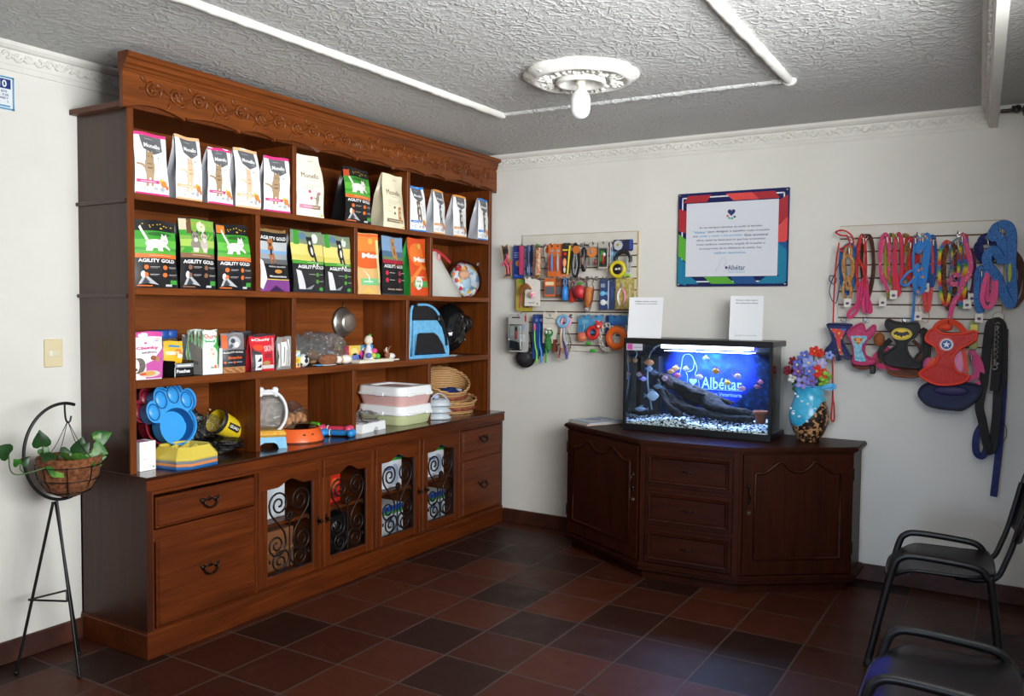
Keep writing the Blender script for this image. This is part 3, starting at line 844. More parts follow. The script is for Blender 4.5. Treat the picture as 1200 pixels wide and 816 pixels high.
def cat_front(u, v, s, h, dark):      # cat walking towards us
 return [('e', u, v, .12 * s, .16 * s, h, 3), ('e', u + .01 * s, v + .13 * s, .10 * s, .075 * s, h, 4),
   ('p', [(u - .08 * s, v + .16 * s), (u - .07 * s, v + .24 * s), (u - .01 * s, v + .19 * s)], h, 4), ('p', [(u + .03 * s, v + .19 * s), (u + .09 * s, v + .24 * s), (u + .10 * s, v + .16 * s)], h, 4),
   ('p', [(u - .09 * s, v - .08 * s), (u - .08 * s, v - .30 * s), (u - .02 * s, v - .30 * s), (u - .01 * s, v - .08 * s)], h, 3),
   ('p', [(u + .02 * s, v - .08 * s), (u + .04 * s, v - .27 * s), (u + .09 * s, v - .27 * s), (u + .10 * s, v - .06 * s)], h, 3),
   ('p', [(u - .06 * s, v - .06 * s), (u - .20 * s, v + .01 * s), (u - .31 * s, v + .02 * s), (u - .31 * s, v + .045 * s), (u - .19 * s, v + .04 * s), (u - .06 * s, v + .0 * s)], h, 3),
   ('r', u - .06 * s, v - .03 * s, u + .06 * s, v - .01 * s, dark, 4), ('r', u - .07 * s, v + .03 * s, u + .05 * s, v + .045 * s, dark, 4), ('e', u - .03 * s, v + .14 * s, .015 * s, .012 * s, dark, 5), ('e', u + .05 * s, v + .14 * s, .015 * s, .012 * s, dark, 5)]
def dog_run(u, v, s, h, pale):        # dog bounding towards us
 return [('e', u, v, .13 * s, .16 * s, h, 3), ('e', u - .02 * s, v + .16 * s, .10 * s, .085 * s, h, 4), ('e', u - .10 * s, v + .19 * s, .035 * s, .055 * s, h, 4), ('e', u + .07 * s, v + .20 * s, .035 * s, .055 * s, h, 4),
   ('e', u - .02 * s, v + .125 * s, .045 * s, .04 * s, pale, 5), ('e', u + .01 * s, v - .03 * s, .05 * s, .08 * s, pale, 4),
   ('p', [(u - .1 * s, v - .08 * s), (u - .02 * s, v - .32 * s), (u + .05 * s, v - .31 * s), (u, v - .06 * s)], h, 3), ('p', [(u + .02 * s, v - .08 * s), (u + .14 * s, v - .30 * s), (u + .20 * s, v - .28 * s), (u + .12 * s, v - .03 * s)], h, 3),
   ('e', u + .02 * s, v - .31 * s, .04 * s, .03 * s, pale, 4), ('e', u + .17 * s, v - .29 * s, .04 * s, .03 * s, pale, 4)]
def bars(u0, v0, n, w, h, dv=.028):
 return [('r', u0, v0 - i * dv, u0 + w * (1 - .2 * (i % 3)), v0 - i * dv + .010, h, 3) for i in range(n)]

def deco(b, P, W, Hh, ops, base=.0009):
 for q in ops:
  k = q[0]
  if k == 'r':
   _, u0, v0, u1, v1, h, l = q
   nu = max(1, int(abs(u1 - u0) / .12)); nv = max(1, int(abs(v1 - v0) / .08))
   b.grid(lambda a, c: P(u0 + (u1 - u0) * a, v0 + (v1 - v0) * c, base * l), nu, nv, M(h, .38))
  elif k == 'e':
   _, cu, cv, ru, rv, h, l = q
   n = 16; ring = [P(cu + ru * math.cos(2 * PI * i / n), cv + rv * math.sin(2 * PI * i / n), base * l) for i in range(n)]
   rg2 = [P(cu + .5 * ru * math.cos(2 * PI * i / n), cv + .5 * rv * math.sin(2 * PI * i / n), base * l) for i in range(n)]
   b.add(ring + rg2 + [P(cu, cv, base * l)], [(i, (i + 1) % n, n + (i + 1) % n, n + i) for i in range(n)] + [(n + i, n + (i + 1) % n, 2 * n) for i in range(n)], M(h, .38))
  elif k == 'p':
   _, pts, h, l = q
   bm = bmesh.new(); bm.faces.new([bm.verts.new((u, v, 0)) for u, v in pts])
   bmesh.ops.triangulate(bm, faces=bm.faces)
   if max(p[0] for p in pts) - min(p[0] for p in pts) > .15: bmesh.ops.subdivide_edges(bm, edges=bm.edges, cuts=3, use_grid_fill=True)
   bm.verts.index_update()
   b.add([P(v.co.x, v.co.y, base * l) for v in bm.verts], [tuple(v.index for v in f.verts) for f in bm.faces], M(h, .38)); bm.free()
  elif k == 't':
   _, s, cu, cv, w, hh, h, l = q[:8]
   bold = q[8] if len(q) > 8 else .02
   b.text(s, lambda x, y: P(cu + x / W, cv + y / Hh, base * l), M(h, .38), w=w * W if w else None, h=hh * Hh if hh else None, bold=bold)

_seed = [0]
def bag(label, loc, W, Hh, D, body, side, ops, cat='pet food bag', group=None, rz=0.0, taper=.04, seal=None, lean=1.0, name='pet_food_bag', puff=.014, wob=.004):
 """stand-up pouch with gussets, pinched shut at the top; faces +X"""
 _seed[0] += 1; rs = random.Random(_seed[0]); ph = [rs.uniform(0, 6.28) for _ in range(6)]
 def edge(v): return W * (1 - taper * v) + wob * math.sin(v * 7 + ph[0]) * (1 if v > .05 else 0)
 def P(u, v, off=0.0, back=False):
  w = edge(v); uu = max(-.5, min(.5, u)); vv = max(0, min(1, v))
  hd = D / 2 * (1 - vv ** 1.5 * .96)
  bulge = puff * (1 - (2 * uu) ** 2) * math.sin(PI * min(1, vv * 1.05) ** .8) + .0022 * math.sin(9 * uu + 5 * vv + ph[1]) + .002 * math.sin(15 * vv + ph[2]) * vv
  shift = -D / 2 + D / 2 * .62 * lean * vv ** 1.5 + wob * 2 * math.sin(vv * 3 + ph[3]) * vv
  x = shift + (hd + bulge + off if not back else -hd - bulge)
  ypos = u * w + wob * math.sin(vv * 4 + ph[4]) * .7 * vv
  return (x, ypos, Hh * v + .0025 * math.sin(6 * uu + ph[5]) * vv)
 b = MB(); mb_, ms = M(body, .36), M(side, .33)
 b.grid(lambda a, c: P(a - .5, c), 10, 14, mb_); b.grid(lambda a, c: P(a - .5, c, 0, True), 6, 10, mb_)
 for s in (-.5, .5):
  def G(a, c):
   f = Vector(P(s, c)); k = Vector(P(s, c, 0, True)); p = f.lerp(k, a)
   p.y -= (1 if s > 0 else -1) * (1 - abs(2 * a - 1)) * min(.022, W * .12) * (.15 + c)
   p.y += .003 * math.sin(11 * c + ph[1] + 4 * a)
   return p
  b.grid(G, 4, 14, ms)
 b.grid(lambda a, c: Vector(P(a - .5, 0)).lerp(Vector(P(a - .5, 0, 0, True)), c), 6, 1, ms)
 o = obj(name, b, None, None, loc, (0, 0, rz)); tag(o, label, cat, group)
 pr = MB(); deco(pr, P, W, Hh, ops); obj('printed_front', pr, None, o)
 if seal:
  t = MB(); t.grid(lambda a, c: P(a - .5, .955 + .05 * c, .0015), 8, 1, M(seal, .35)); t.grid(lambda a, c: Vector(P(a - .5, .955 + .05 * c, 0, True)) - Vector((.0015, 0, 0)), 8, 1, M(seal, .35))
  obj('top_seal', t, None, o)
 return o

def ops_white(acc, animal, fruit=True):
 g = '#66686c'
 o = [('p', [(-.34, .955), (.34, .955), (.37, .735), (.06, .655), (-.24, .735)], g, 1), ('t', 'Monello', .04, .80, .52, None, '#f2f2f2', 2, .03), ('r', -.18, .90, .08, .908, '#b8b9bb', 2), ('r', .15, .735, .3, .742, '#b8b9bb', 2)]
 o += animal
 o += bars(.20, .56, 6, .22, '#c9cbd0', .038) + [('e', .20, .615, .025, .012, '#8a5a3a', 2)]
 o += [('r', -.46, .185, .16, .235, acc, 2), ('r', -.36, .203, .06, .212, '#fbe9ee', 3)]
 if fruit: o += [('e', .22, .235, .06, .038, '#e8c64a', 3), ('e', .31, .195, .10, .055, '#df8a3e', 4), ('e', .42, .14, .045, .038, '#e07a5a', 4)]
 o += [('e', -.16, .105, .07, .038, '#a9adb2', 2), ('e', -.16, .105, .055, .028, '#f4f4f4', 3), ('e', .27, .105, .07, .038, '#b5b9bd', 2), ('r', .02, .085, .13, .125, '#b5b9bd', 2), ('r', -.38, .10, -.27, .11, '#9a9da1', 2)]
 o += [('r', -.49, .0, .49, .03, acc, 2)]
 return o
TAB, CREAM_C = cat_front(-.10, .45, 1.15, '#a98d6b', '#6f5a44'), cat_front(-.05, .43, 1.05, '#e3c3a4', '#c79a76')
GDOG, WDOG = dog_run(-.02, .46, .9, '#6d6058', '#d9cfc2'), dog_run(-.04, .45, .85, '#4f5560', '#e6e0d8')
PINK, ORG, BLU = '#e0357f', '#efb98a', '#2f86d8'
Z1 = SH[0][1] + .0005; g1 = 'white cat food bags, left top bay'; g2 = 'white dog food bags, right top bay'
def wbag(label, yc, W, Hh, acc, an, g, rz=0, D=.085, x=.372):
 bag(label, (x, yc, Z1), W, Hh, D, '#f8f8f8', '#b0b2b8', ops_white(acc, an), group=g, rz=rz, seal=acc, taper=.10)
wbag('white cat food bag with pink strip, leftmost on the top shelf', -2.805, .165, .272, PINK, TAB, g1, R(-4))
wbag('white kitten food bag with peach strip, second from left on the top shelf', -2.610, .155, .292, ORG, CREAM_C, g1, R(4))
wbag('white cat food bag with pink strip, third from left on the top shelf', -2.432, .148, .268, PINK, TAB, g1, R(2))
wbag('white kitten food bag with peach strip, fourth from left on the top shelf', -2.262, .156, .292, ORG, CREAM_C, g1, R(-2))
wbag('white cat food bag with pink strip touching the first divider on the top shelf', -2.072, .172, .282, PINK, TAB, g1, R(-5))
wbag('white dog food bag with blue strip just right of the second divider on top shelf', -.885, .148, .283, BLU, GDOG, g2, R(-8))
wbag('white dog food bag with orange strip, third from the right end of top shelf', -.655, .150, .288, '#e59a3f', WDOG, g2, R(6))
wbag('white dog food bag with orange strip, second from the right end of top shelf', -.415, .178, .280, '#e59a3f', WDOG, g2, R(4))
wbag('white dog food bag with blue strip at the right end of top shelf', -.128, .150, .290, BLU, GDOG, g2, R(4))
def cream_ops(tx, dog):
 o = [('t', tx, -.02, .66, .62, None, '#6b4a3a', 2, .0), ('r', .0, .90, .16, .91, '#a89478', 2), ('r', -.1, .575, .12, .583, '#b9ab92', 2)] + bars(-.3, .50, 3, .6, '#cfc7b4', .03)
 if not dog:
  o += [('e', -.08, .40, .05, .026, '#e0507a', 3), ('e', .27, .38, .05, .026, '#e0507a', 3), ('e', -.02, .295, .05, .026, '#e0507a', 3)] + cat_front(.22, .29, .5, '#a39a86', '#6f675a')
  o += [('r', -.42, .12, .02, .185, '#e68aa6', 2), ('r', .02, .12, .36, .185, '#9a8068', 2), ('r', -.3, .148, .25, .158, '#efe3dc', 3)]
 else:
  o += [('e', -.02, .385, .045, .024, '#6b6458', 3), ('e', -.02, .275, .045, .024, '#6b6458', 3)] + bars(-.34, .40, 2, .2, '#cfc7b4', .11) + dog_run(.22, .27, .55, '#c07f3e', '#ead9bd') + [('r', -.38, .10, .40, .165, '#8a7a62', 2), ('r', -.3, .128, .32, .138, '#e9e2cf', 3)]
 o += [('p', [(.36, .02), (.47, .02), (.41, .06)], '#e8c02e', 3)]
 return o
bag('tall cream cat food bag right of the first divider on the top shelf', (.370, -1.835, Z1), .200, .335, .10, '#f6f0dd', '#ebe4ce', cream_ops('Monello', False), rz=R(-3), wob=.010, taper=.10)
bag('tall cream dog food bag with creased side left of the second divider, top shelf', (.370, -1.120, Z1), .225, .325, .10, '#f2eacb', '#bdb398', cream_ops('Monello', True), rz=R(5), taper=.08)

def agil(acc, pic, band=.445, text_v=.405):
 o = [('r', -.5, .50, .5, .845, '#3f9a32', 1)] + pic
 o += [('r', -.5, band, .5, .505, acc, 2), ('r', -.2, band + .035, .35, band + .041, '#f3cfa8', 3), ('t', 'AGILITY GOLD', .0, text_v, .88, .052, '#f4f4f4', 3, .03)]
 for v in (.305, .195):
  for u in (-.26, .17): o += [('e', u, v, .055, .034, acc, 3), ('r', u + .09, v + .004, u + .3, v + .010, '#c9c9c9', 3), ('r', u + .09, v - .012, u + .26, v - .007, '#9a9a9a', 3)]
 o += [('p', [(-.42, .05), (-.30, .22), (-.18, .15), (.05, .045), (-.1, .06), (-.25, .075)], '#b9bcc0', 3), ('p', [(-.36, .05), (-.28, .16), (-.16, .08)], '#43464c', 4), ('e', -.33, .20, .05, .05, '#ece8e2', 3)]
 o += [('r', .30, .055, .46, .12, '#3f9a3a', 3), ('r', .20, .025, .34, .055, '#c9c9c9', 3), ('r', -.45, .022, -.1, .04, acc, 3)]
 rs = random.Random(3)
 o += [('e', rs.uniform(-.3, .4), rs.uniform(.88, .96), .018, .008, '#d9b23a', 3) for _ in range(12)]
 return o
grass = [('r', -.5, .60, .5, .72, '#62b743', 2), ('r', -.5, .505, .5, .56, '#58a83a', 2)]
catpic = grass + [('e', .1, .80, .3, .03, '#2c6a26', 2)] + cat_side(-.02, .655, .82, '#ece9e0', '#6a6256')
catbag = agil('#e2702a', catpic)
bag('black cat food bag with leaping white cat between two cream bags, top shelf', (.370, -1.448, Z1), .240, .315, .10, BLK, '#141416', catbag + [('r', -.5, .83, -.28, .95, '#c4502a', 3)], rz=R(3), taper=.08, seal=BLK)
Z2 = SH[1][1] + .0005
bag('black cat food bag with leaping white cat, left end of second shelf', (.368, -2.785, Z2), .215, .300, .11, BLK, '#141416', catbag, rz=R(-3), seal=BLK, taper=.08)
kit = [('r', -.5, .50, .5, .985, '#7fae48', 1), ('r', -.5, .60, .5, .70, '#a8c95a', 2), ('r', -.5, .83, -.3, .985, '#d9cbb0', 2), ('r', -.3, .78, -.17, .985, '#6a4a30', 2), ('e', .12, .88, .14, .08, '#d9e0c0', 2)]
for u, h in ((-.10, '#8d8479'), (.16, '#c9beb0')):
 kit += [('e', u, .625, .13, .085, h, 3), ('e', u, .735, .105, .065, h, 4), ('p', [(u - .10, .76), (u - .08, .83), (u - .02, .79)], '#4a443e', 4), ('p', [(u + .02, .79), (u + .08, .83), (u + .10, .76)], '#4a443e', 4), ('e', u - .04, .74, .016, .011, '#2a2622', 5), ('e', u + .04, .74, .016, .011, '#2a2622', 5), ('e', u, .69, .05, .03, '#ece6dc', 5), ('p', [(u - .08, .58), (u - .06, .52), (u + .06, .52), (u + .08, .58)], '#ddd5c8', 4)]
bag('black kitten food bag with two kittens, second from left on second shelf', (.368, -2.560, Z2), .205, .332, .11, BLK, '#141416', agil('#8a6248', kit, .44, .385), rz=R(2), taper=.05)
bag('black cat food bag with leaping white cat beside the first divider on second shelf', (.368, -2.345, Z2), .212, .322, .11, BLK, '#141416', catbag + [('r', -.5, .86, -.25, .98, '#cf7a2c', 3)], rz=R(0), seal=BLK, taper=.10)
big = [('r', -.5, .44, .5, .80, '#9aa0a6', 1), ('r', -.5, .62, .5, .80, '#b9bec2', 2), ('r', -.5, .60, .5, .66, '#7fa8cf', 3), ('r', -.5, .44, .5, .52, '#5e6064', 3), ('t', 'AGILITY GOLD', .02, .86, .90, .058, '#f0f0f0', 3, .03)]
big += dog_run(-.12, .66, .75, '#a8693a', '#3a3028') + [('t', 'RAZAS GRANDES', .06, .40, .6, .022, '#d8d8d8', 3), ('e', .08, .325, .13, .032, '#c98a3e', 3), ('t', 'Mantenimiento', .08, .245, .62, .03, '#ededed', 3), ('r', -.5, .0, .5, .19, '#7d3f86', 2), ('r', -.5, .185, .5, .20, '#d8b84a', 3), ('p', [(-.2, 0), (.0, .10), (.35, .0)], '#3f2347', 3), ('p', [(-.5, .52), (-.42, .48), (-.32, .2), (-.42, .03), (-.5, .06)], '#e6e6ea', 4)]
bag('black dog food bag with brown running dog and purple base, second shelf', (.366, -2.082, Z2), .190, .322, .11, BLK, '#141416', big, rz=R(-2), seal='#8a6a40', taper=.05)
def field(acc='#4f9a34'):
 o = [('r', -.5, .50, .5, .985, '#e5d57c', 1), ('r', -.5, .78, .5, .985, '#7f8f72', 2), ('e', -.15, .90, .12, .06, '#5f7f9a', 3), ('e', .25, .88, .10, .08, '#d9ddd6', 3), ('r', -.42, .76, -.27, .985, '#3f9a32', 3), ('r', -.5, .52, .5, .60, '#d6c868', 2)]
 o += dog_run(.08, .70, .85, '#23232a', '#e6e2da')
 o += [('r', -.5, .455, .5, .51, acc, 3), ('r', -.1, .485, .4, .491, '#cfe8bd', 4), ('t', 'AGILITY GOLD', .06, .41, .84, .055, '#f2f2f2', 4, .03), ('r', -.5, .0, .5, .375, '#2a2a2c', 2)]
 for v in (.29, .18): o += [('e', .22, v, .055, .034, acc, 3), ('r', .30, v, .46, v + .008, '#bdbdbd', 3)]
 o += [('r', -.05, .29, .14, .297, '#bdbdbd', 3), ('p', [(-.42, .36), (-.28, .34), (-.2, .2), (-.12, .05), (-.34, .05), (-.38, .16)], '#d8d8da', 4), ('p', [(-.15, .05), (.12, .13), (.05, .05)], '#8f9296', 4), ('e', .36, .06, .07, .03, '#46a046', 3)]
 return o
bag('green and black dog food bag with black dog, left of the pair on second shelf', (.366, -1.838, Z2), .252, .338, .12, '#222224', '#17171a', field(), rz=R(3), taper=.03)
bag('green and black dog food bag with black dog, right of the pair on second shelf', (.364, -1.606, Z2), .208, .332, .12, '#222224', '#17171a', field(), rz=R(-3), taper=.0)
def maxops(red):
 o = []
 if not red: o += [('r', -.5, .47, .5, .99, '#e8652a', 1), ('e', .0, .47, .5, .05, '#e8652a', 2), ('r', -.5, .70, .5, .95, '#ef8a3a', 2), ('r', .38, .2, .5, .9, '#f0dca0', 3)]
 else: o += [('r', -.5, .0, .5, .99, '#e0501f', 1), ('e', -.05, .72, .4, .2, '#ef7a2c', 2), ('p', [(-.5, .3), (.1, .55), (.5, .5), (.5, .45), (.1, .47), (-.5, .2)], '#ef8a3a', 3)]
 o += [('t', 'Max', .1, .635, .74, .085, '#f6f1ea', 4, .05), ('e', .12, .87, .12, .05, '#e9b84e', 4), ('r', -.38, .15, .42, .26, '#7fc98a' if not red else '#4fae5a', 3), ('r', -.28, .20, .1, .215, '#f0f6ea', 4)]
 if red: o += [('e', -.1, .22, .2, .12, '#f2ece2', 3), ('t', 'Adultos', -.05, .33, .5, .03, '#f6e9dc', 4)]
 else: o += [('p', [(-.4, .02), (-.1, .12), (.3, .02)], '#e9c46a', 3), ('p', [(-.3, .42), (-.1, .30), (.0, .14), (-.05, .30)], '#f6efe2', 3)]
 return o
bag('orange and cream dog food bag beside the second divider on second shelf', (.366, -1.343, Z2), .200, .362, .11, '#e3b878', '#e0b070', maxops(False), rz=R(-2), wob=.008, taper=.06)
sky = [('r', -.5, .60, .5, .985, '#7f9fc4', 1), ('r', -.5, .60, .5, .74, '#4f6f8a', 2), ('r', -.5, .58, .5, .64, '#6f8a4a', 2)] + dog_run(.0, .76, .85, '#c08a4a', '#8a5526') + [('r', -.5, .53, .5, .595, '#a81f36', 4), ('t', 'AGILITY GOLD', .0, .485, .88, .055, '#f2f2f2', 4, .03)]
for v in (.37, .25):
 for u in (-.32, .22): sky += [('e', u, v, .07, .04, '#c22f4a', 3), ('r', u + .1, v, u + .32, v + .01, '#bdbdbd', 3)]
sky += [('t', 'Grandes Adultos', .05, .10, .68, .03, '#d8c0a8', 3), ('r', -.5, .0, .5, .02, '#4a4a4c', 3)]
bag('black dog food bag with tan dog and red band between two orange bags', (.362, -1.118, Z2), .225, .362, .11, BLK, '#141416', sky, rz=R(3), taper=.08)
bag('bright orange dog food bag with green side beside the third divider, second shelf', (.366, -.858, Z2), .196, .368, .12, '#e0501f', '#2c8a3a', maxops(True), rz=R(3), wob=.008, taper=.06)
# ================================================================== third shelf, left bay: treats
Z3 = SH[2][1] + .0006
def box_prints(b, x, y, z, w, h, ops):
 """flat prints on a face looking along +X, centred on y, bottom z"""
 P = lambda u, v, off=0.0: (x + off, y + u * w, z + v * h)
 deco(b, P, w, h, ops, .0006)
chunk = [('r', -.5, .90, .5, .985, '#d24a9a', 1), ('e', -.12, .935, .16, .05, '#f3eef2', 2), ('e', -.05, .765, .05, .02, '#d83a7a', 2), ('t', 'Chunky', -.02, .66, .72, .085, '#c2357e', 3, .03), ('t', 'DELIDOG', .03, .57, .5, .035, '#4a4048', 3, .03),
         ('p', [(.5, .02), (.5, .66), (.30, .52), (.18, .40), (-.1, .34), (-.08, .02)], '#c95aa6', 1), ('e', -.32, .30, .20, .17, '#5a4a40', 2), ('e', -.40, .30, .10, .14, '#ece7e0', 3), ('e', -.28, .33, .03, .02, '#1c1816', 4), ('e', -.40, .22, .05, .03, '#1c1816', 4),
         ('e', .16, .45, .10, .05, '#9a5a3c', 3), ('e', .30, .42, .07, .06, '#b88a5c', 3), ('e', .05, .12, .36, .07, '#d9cfc2', 3), ('e', .0, .13, .24, .05, '#d9a35c', 4), ('e', -.2, .12, .1, .03, '#d8552f', 5), ('r', .24, .84, .42, .85, '#c04a6a', 2), ('r', .24, .80, .36, .815, '#4a6ab8', 2)]
bag('pink and white dog treat pouch with puppy, left end of third shelf', (.366, -2.832, Z3), .140, .212, .06, '#efe9ec', '#c06aa0', chunk, 'treat pouch', rz=R(-3), name='treat_pouch', seal='#d24a9a', taper=-.10, wob=.002, puff=.010)
# jar behind with blue lid
jar = thing('treat_jar', 'clear plastic treat jar with blue screw lid behind the yellow pouches', 'jar', (.225, -2.675, Z3))
b = MB(); b.lathe([(0, .001), (.048, .001), (.052, .01), (.052, .15), (.046, .168), (.042, .176)], 24); obj('body', b, glassy('jar_plastic', '#dfe3e4', 1.5, .05, 1.0, .18, '#b9a48a'), jar)
b = MB(); b.lathe([(.046, .176), (.048, .178), (.048, .21), (.044, .214), (0, .214)], 28, flute=lambda a, r, z: 1 + .015 * math.cos(24 * a)); obj('lid', b, M('#1e4f9e', .4), jar)
jar2 = dup(jar, (.165, -2.585, Z3), 0, 'clear plastic treat jar with dark blue lid, the rear one of the two jars')
# black tray of pouches
tr = thing('display_tray', 'black cardboard tray printed with pouches lettering holding yellow packs', 'display tray', (.364, -2.640, Z3))
b = MB(); k = M('#101012', .4)
for q in ((-.15, -.052, 0, 0, .052, .003), (-.004, -.052, 0, 0, .052, .064), (-.15, -.052, 0, -.146, .052, .085), (-.15, -.052, 0, 0, -.048, .075), (-.15, .048, 0, 0, .052, .075)): b.box(*q, k)
obj('tray', b, None, tr)
b = MB(); box_prints(b, .0, 0, 0, .104, .064, [('r', -.5, .68, .5, .96, '#9aa0a4', 1), ('r', -.36, .78, .36, .86, '#e8e8e8', 2), ('t', 'Pouches', -.05, .42, .7, .26, '#f0f0f0', 2, .04), ('r', -.5, 0, -.46, 1, '#d8d8d8', 1)])
fs_ = lambda u, v: (-.075 + u, -.0527, .035 + v)
obj('lettering', b, None, tr)
pouch = [('r', -.5, .0, .5, 1, '#edb92a', 1), ('r', -.25, .82, .35, .88, '#3f8ac0', 2), ('r', -.4, .60, .45, .70, '#f3df9a', 2), ('e', -.12, .64, .2, .05, '#f6f0dc', 3), ('e', .28, .66, .2, .12, '#e2793a', 2), ('e', .33, .56, .14, .07, '#f2e6d2', 3), ('e', .1, .12, .36, .2, '#f2e2bf', 3), ('e', .12, .10, .2, .1, '#d9933a', 4)]
for i in range(3):
 bag(('front', 'middle', 'rear')[i] + ' yellow meat pouch standing in the black tray', (.285 - i * .022, -2.640 - .002 * i, Z3 + .004), .100, .160 - .004 * i, .018, '#eab42a', '#e8e0d0', pouch, 'food pouch', rz=R(1.5 * i), name='food_pouch', group=None, taper=-.02, wob=.001, puff=.004)
tri = thing('treat_carton', 'dark treat carton with green and red point left of the yellow pouches', 'carton', (.255, -2.752, Z3))
b = MB(); b.prism([(-.045, 0), (.045, 0), (.045, .10), (.0, .135), (-.045, .10)], -.03, .03, M('#1b1a1a', .5), lambda a, c, d: (d, a, c)); obj('box', b, None, tri)
b = MB(); P0 = lambda u, v, off=0: (.0305 + off, u * .09, v * .135)
deco(b, P0, .09, .135, [('p', [(-.3, .70), (.0, .97), (.05, .7)], '#6a9a3a', 1), ('p', [(.05, .72), (.02, .97), (.42, .70)], '#c2352a', 1), ('e', -.1, .66, .12, .1, '#b89a3a', 2)], .0006); obj('printed_front', b, None, tri)
# white display box of sticks
ch = thing('display_carton', 'white carton with grey side holding upright white treat sachets', 'display carton', (.364, -2.478, Z3))
b = MB(); wt = M('#f6f7f8', .45); gr = M('#a4a2a0', .5)
b.prism([(-.06, 0), (.06, 0), (.06, .125), (.042, .125), (.038, .03), (-.028, .03), (-.034, .125), (-.06, .125)], -.003, 0, wt, lambda a, c, d: (d, a, c))
for s in (-1, 1): b.prism([(0, 0), (0, .125), (-.08, .155), (-.15, .19), (-.15, 0)], s * .06, s * .0575, gr, lambda a, c, d: (a, d, c))
b.box(-.15, -.06, 0, 0, .06, .002, wt); b.box(-.15, -.06, 0, -.148, .06, .19, wt)
obj('carton', b, None, ch)
b = MB()
b.text('Churu', lambda x, y: (-.075 + x, -.0606, .062 + y), M('#3a3634', .5), w=.085)
obj('lettering', b, None, ch)
sach = [('p', [(-.5, .0), (.5, .0), (.5, .4), (.38, .75), (.3, .99), (-.38, .99), (-.44, .5)], '#e9efe6', 1), ('t', 'Churu', .0, .86, .82, .10, '#cf2f3f', 2, .02), ('r', -.40, .70, .42, .785, '#8fd8a8', 1), ('r', -.3, .73, .3, .75, '#2f8a4f', 2), ('p', [(.5, .45), (.5, .75), (.2, .62)], '#4fae4a', 2), ('e', .12, .48, .26, .14, '#efe7d6', 3), ('e', .1, .56, .09, .03, '#e2b7a8', 4), ('e', .18, .45, .08, .03, '#e2a7a0', 4), ('r', -.2, .08, .1, .34, '#e2e6ea', 3), ('e', .1, .10, .13, .07, '#9aa0a4', 3), ('e', .32, .14, .08, .06, '#df7a3a', 4), ('e', .33, .05, .1, .04, '#4fae4a', 4), ('r', .42, .2, .5, .85, '#3fae4a', 3), ('r', -.5, .2, -.45, .9, '#5fae4a', 3)]
for i in range(5):
 bag(('white sachet with red lettering at the front of the grey sided carton', 'white sachet second from the front in the grey sided carton', 'white sachet in the middle of the grey sided carton', 'white sachet fourth from the front in the grey sided carton', 'white sachet at the back of the grey sided carton')[i],
  (.350 - i * .022, -2.482 - i * .003, Z3 + .004), .100, .212 - .006 * (i % 2), .014, '#dfe6df' if i % 2 == 0 else '#b9cdbb', '#7f9f86', sach, 'treat sachet', name='treat_sachet', taper=.14, wob=.001, puff=.003, group=None)
bis = [('r', -.5, .16, .5, .58, '#1f1e22', 2), ('t', 'AGILITY GOLD', .0, .52, .85, .04, '#e2e2e2', 3, .03), ('t', 'Snacks', .05, .39, .6, .07, '#e0602a', 3, .03), ('e', -.34, .27, .05, .03, '#e0602a', 3), ('e', .0, .27, .05, .03, '#e0602a', 3), ('r', -.25, .265, -.08, .28, '#bdbdbd', 3), ('r', .08, .265, .36, .28, '#bdbdbd', 3), ('r', -.48, .62, -.26, .96, '#df642c', 3), ('e', .06, .76, .26, .15, '#b9b8ba', 2), ('e', .0, .80, .10, .06, '#3f4654', 3), ('e', .15, .70, .10, .07, '#e2dfda', 3), ('e', -.08, .68, .08, .05, '#55606f', 3), ('r', -.5, .0, .5, .16, '#a9754a', 2)]
for i in range(22): bis.append(('e', -.45 + .9 * ((i * 7) % 22) / 22, .03 + .1 * ((i * 5) % 9) / 9, .045, .022, '#c08a5c' if i % 2 else '#8a5a36', 3))
bag('grey window pouch of brown biscuits right of the white carton', (.364, -2.355, Z3), .140, .198, .055, '#77767a', '#2a282a', bis, 'treat pouch', rz=R(-4), name='treat_pouch', taper=.03, wob=.003, puff=.01, seal='#8a888a')
bag('black treat pouch with dark red print behind the biscuit pouch', (.315, -2.262, Z3), .135, .205, .05, '#1f1b1f', '#1a1a1e', [('r', -.45, .60, .45, .85, '#5a1f18', 1), ('r', -.4, .3, .4, .55, '#331a12', 1)], 'treat pouch', name='treat_pouch', seal='#3a3a44', taper=.0)
red = [('r', -.5, .0, .5, .99, '#cf2130', 1), ('t', 'Chunky', .0, .86, .64, .10, '#f0e6e6', 3, .03), ('e', -.38, .86, .05, .03, '#f0e6e6', 3), ('e', -.2, .66, .2, .08, '#df4a2a', 2), ('t', 'SKIN', .2, .62, .42, .16, '#e6b8b8', 3, .03), ('r', .02, .36, .36, .48, '#a01f2a', 2), ('p', [(-.44, .68), (-.36, .58), (-.1, .52), (-.06, .0), (-.5, .0), (-.48, .5)], '#3a3a3e', 2), ('r', -.36, .03, -.08, .46, '#d9d9da', 3), ('p', [(-.3, .1), (-.12, .2), (-.12, .1)], '#2a2a2c', 4), ('p', [(-.3, .26), (-.12, .4), (-.12, .28)], '#2a2a2c', 4), ('r', -.06, .06, .46, .16, '#d9d0cc', 3), ('e', .1, .22, .16, .06, '#b08a5c', 3), ('r', .40, .2, .48, .9, '#e8808a', 3)]
bag('red dog snack pouch with grey hound picture, front one of two', (.364, -2.165, Z3), .148, .186, .045, '#cf2130', '#b01a28', red, 'treat pouch', rz=R(-2), name='treat_pouch', seal='#3a2a30', taper=-.06, wob=.002)
bag('red dog snack pouch tucked behind the front red pouch', (.318, -2.108, Z3), .140, .186, .04, '#c01f2c', '#a01a26', red, 'treat pouch', rz=R(3), name='treat_pouch', seal='#4a4a56', taper=-.04, wob=.002)
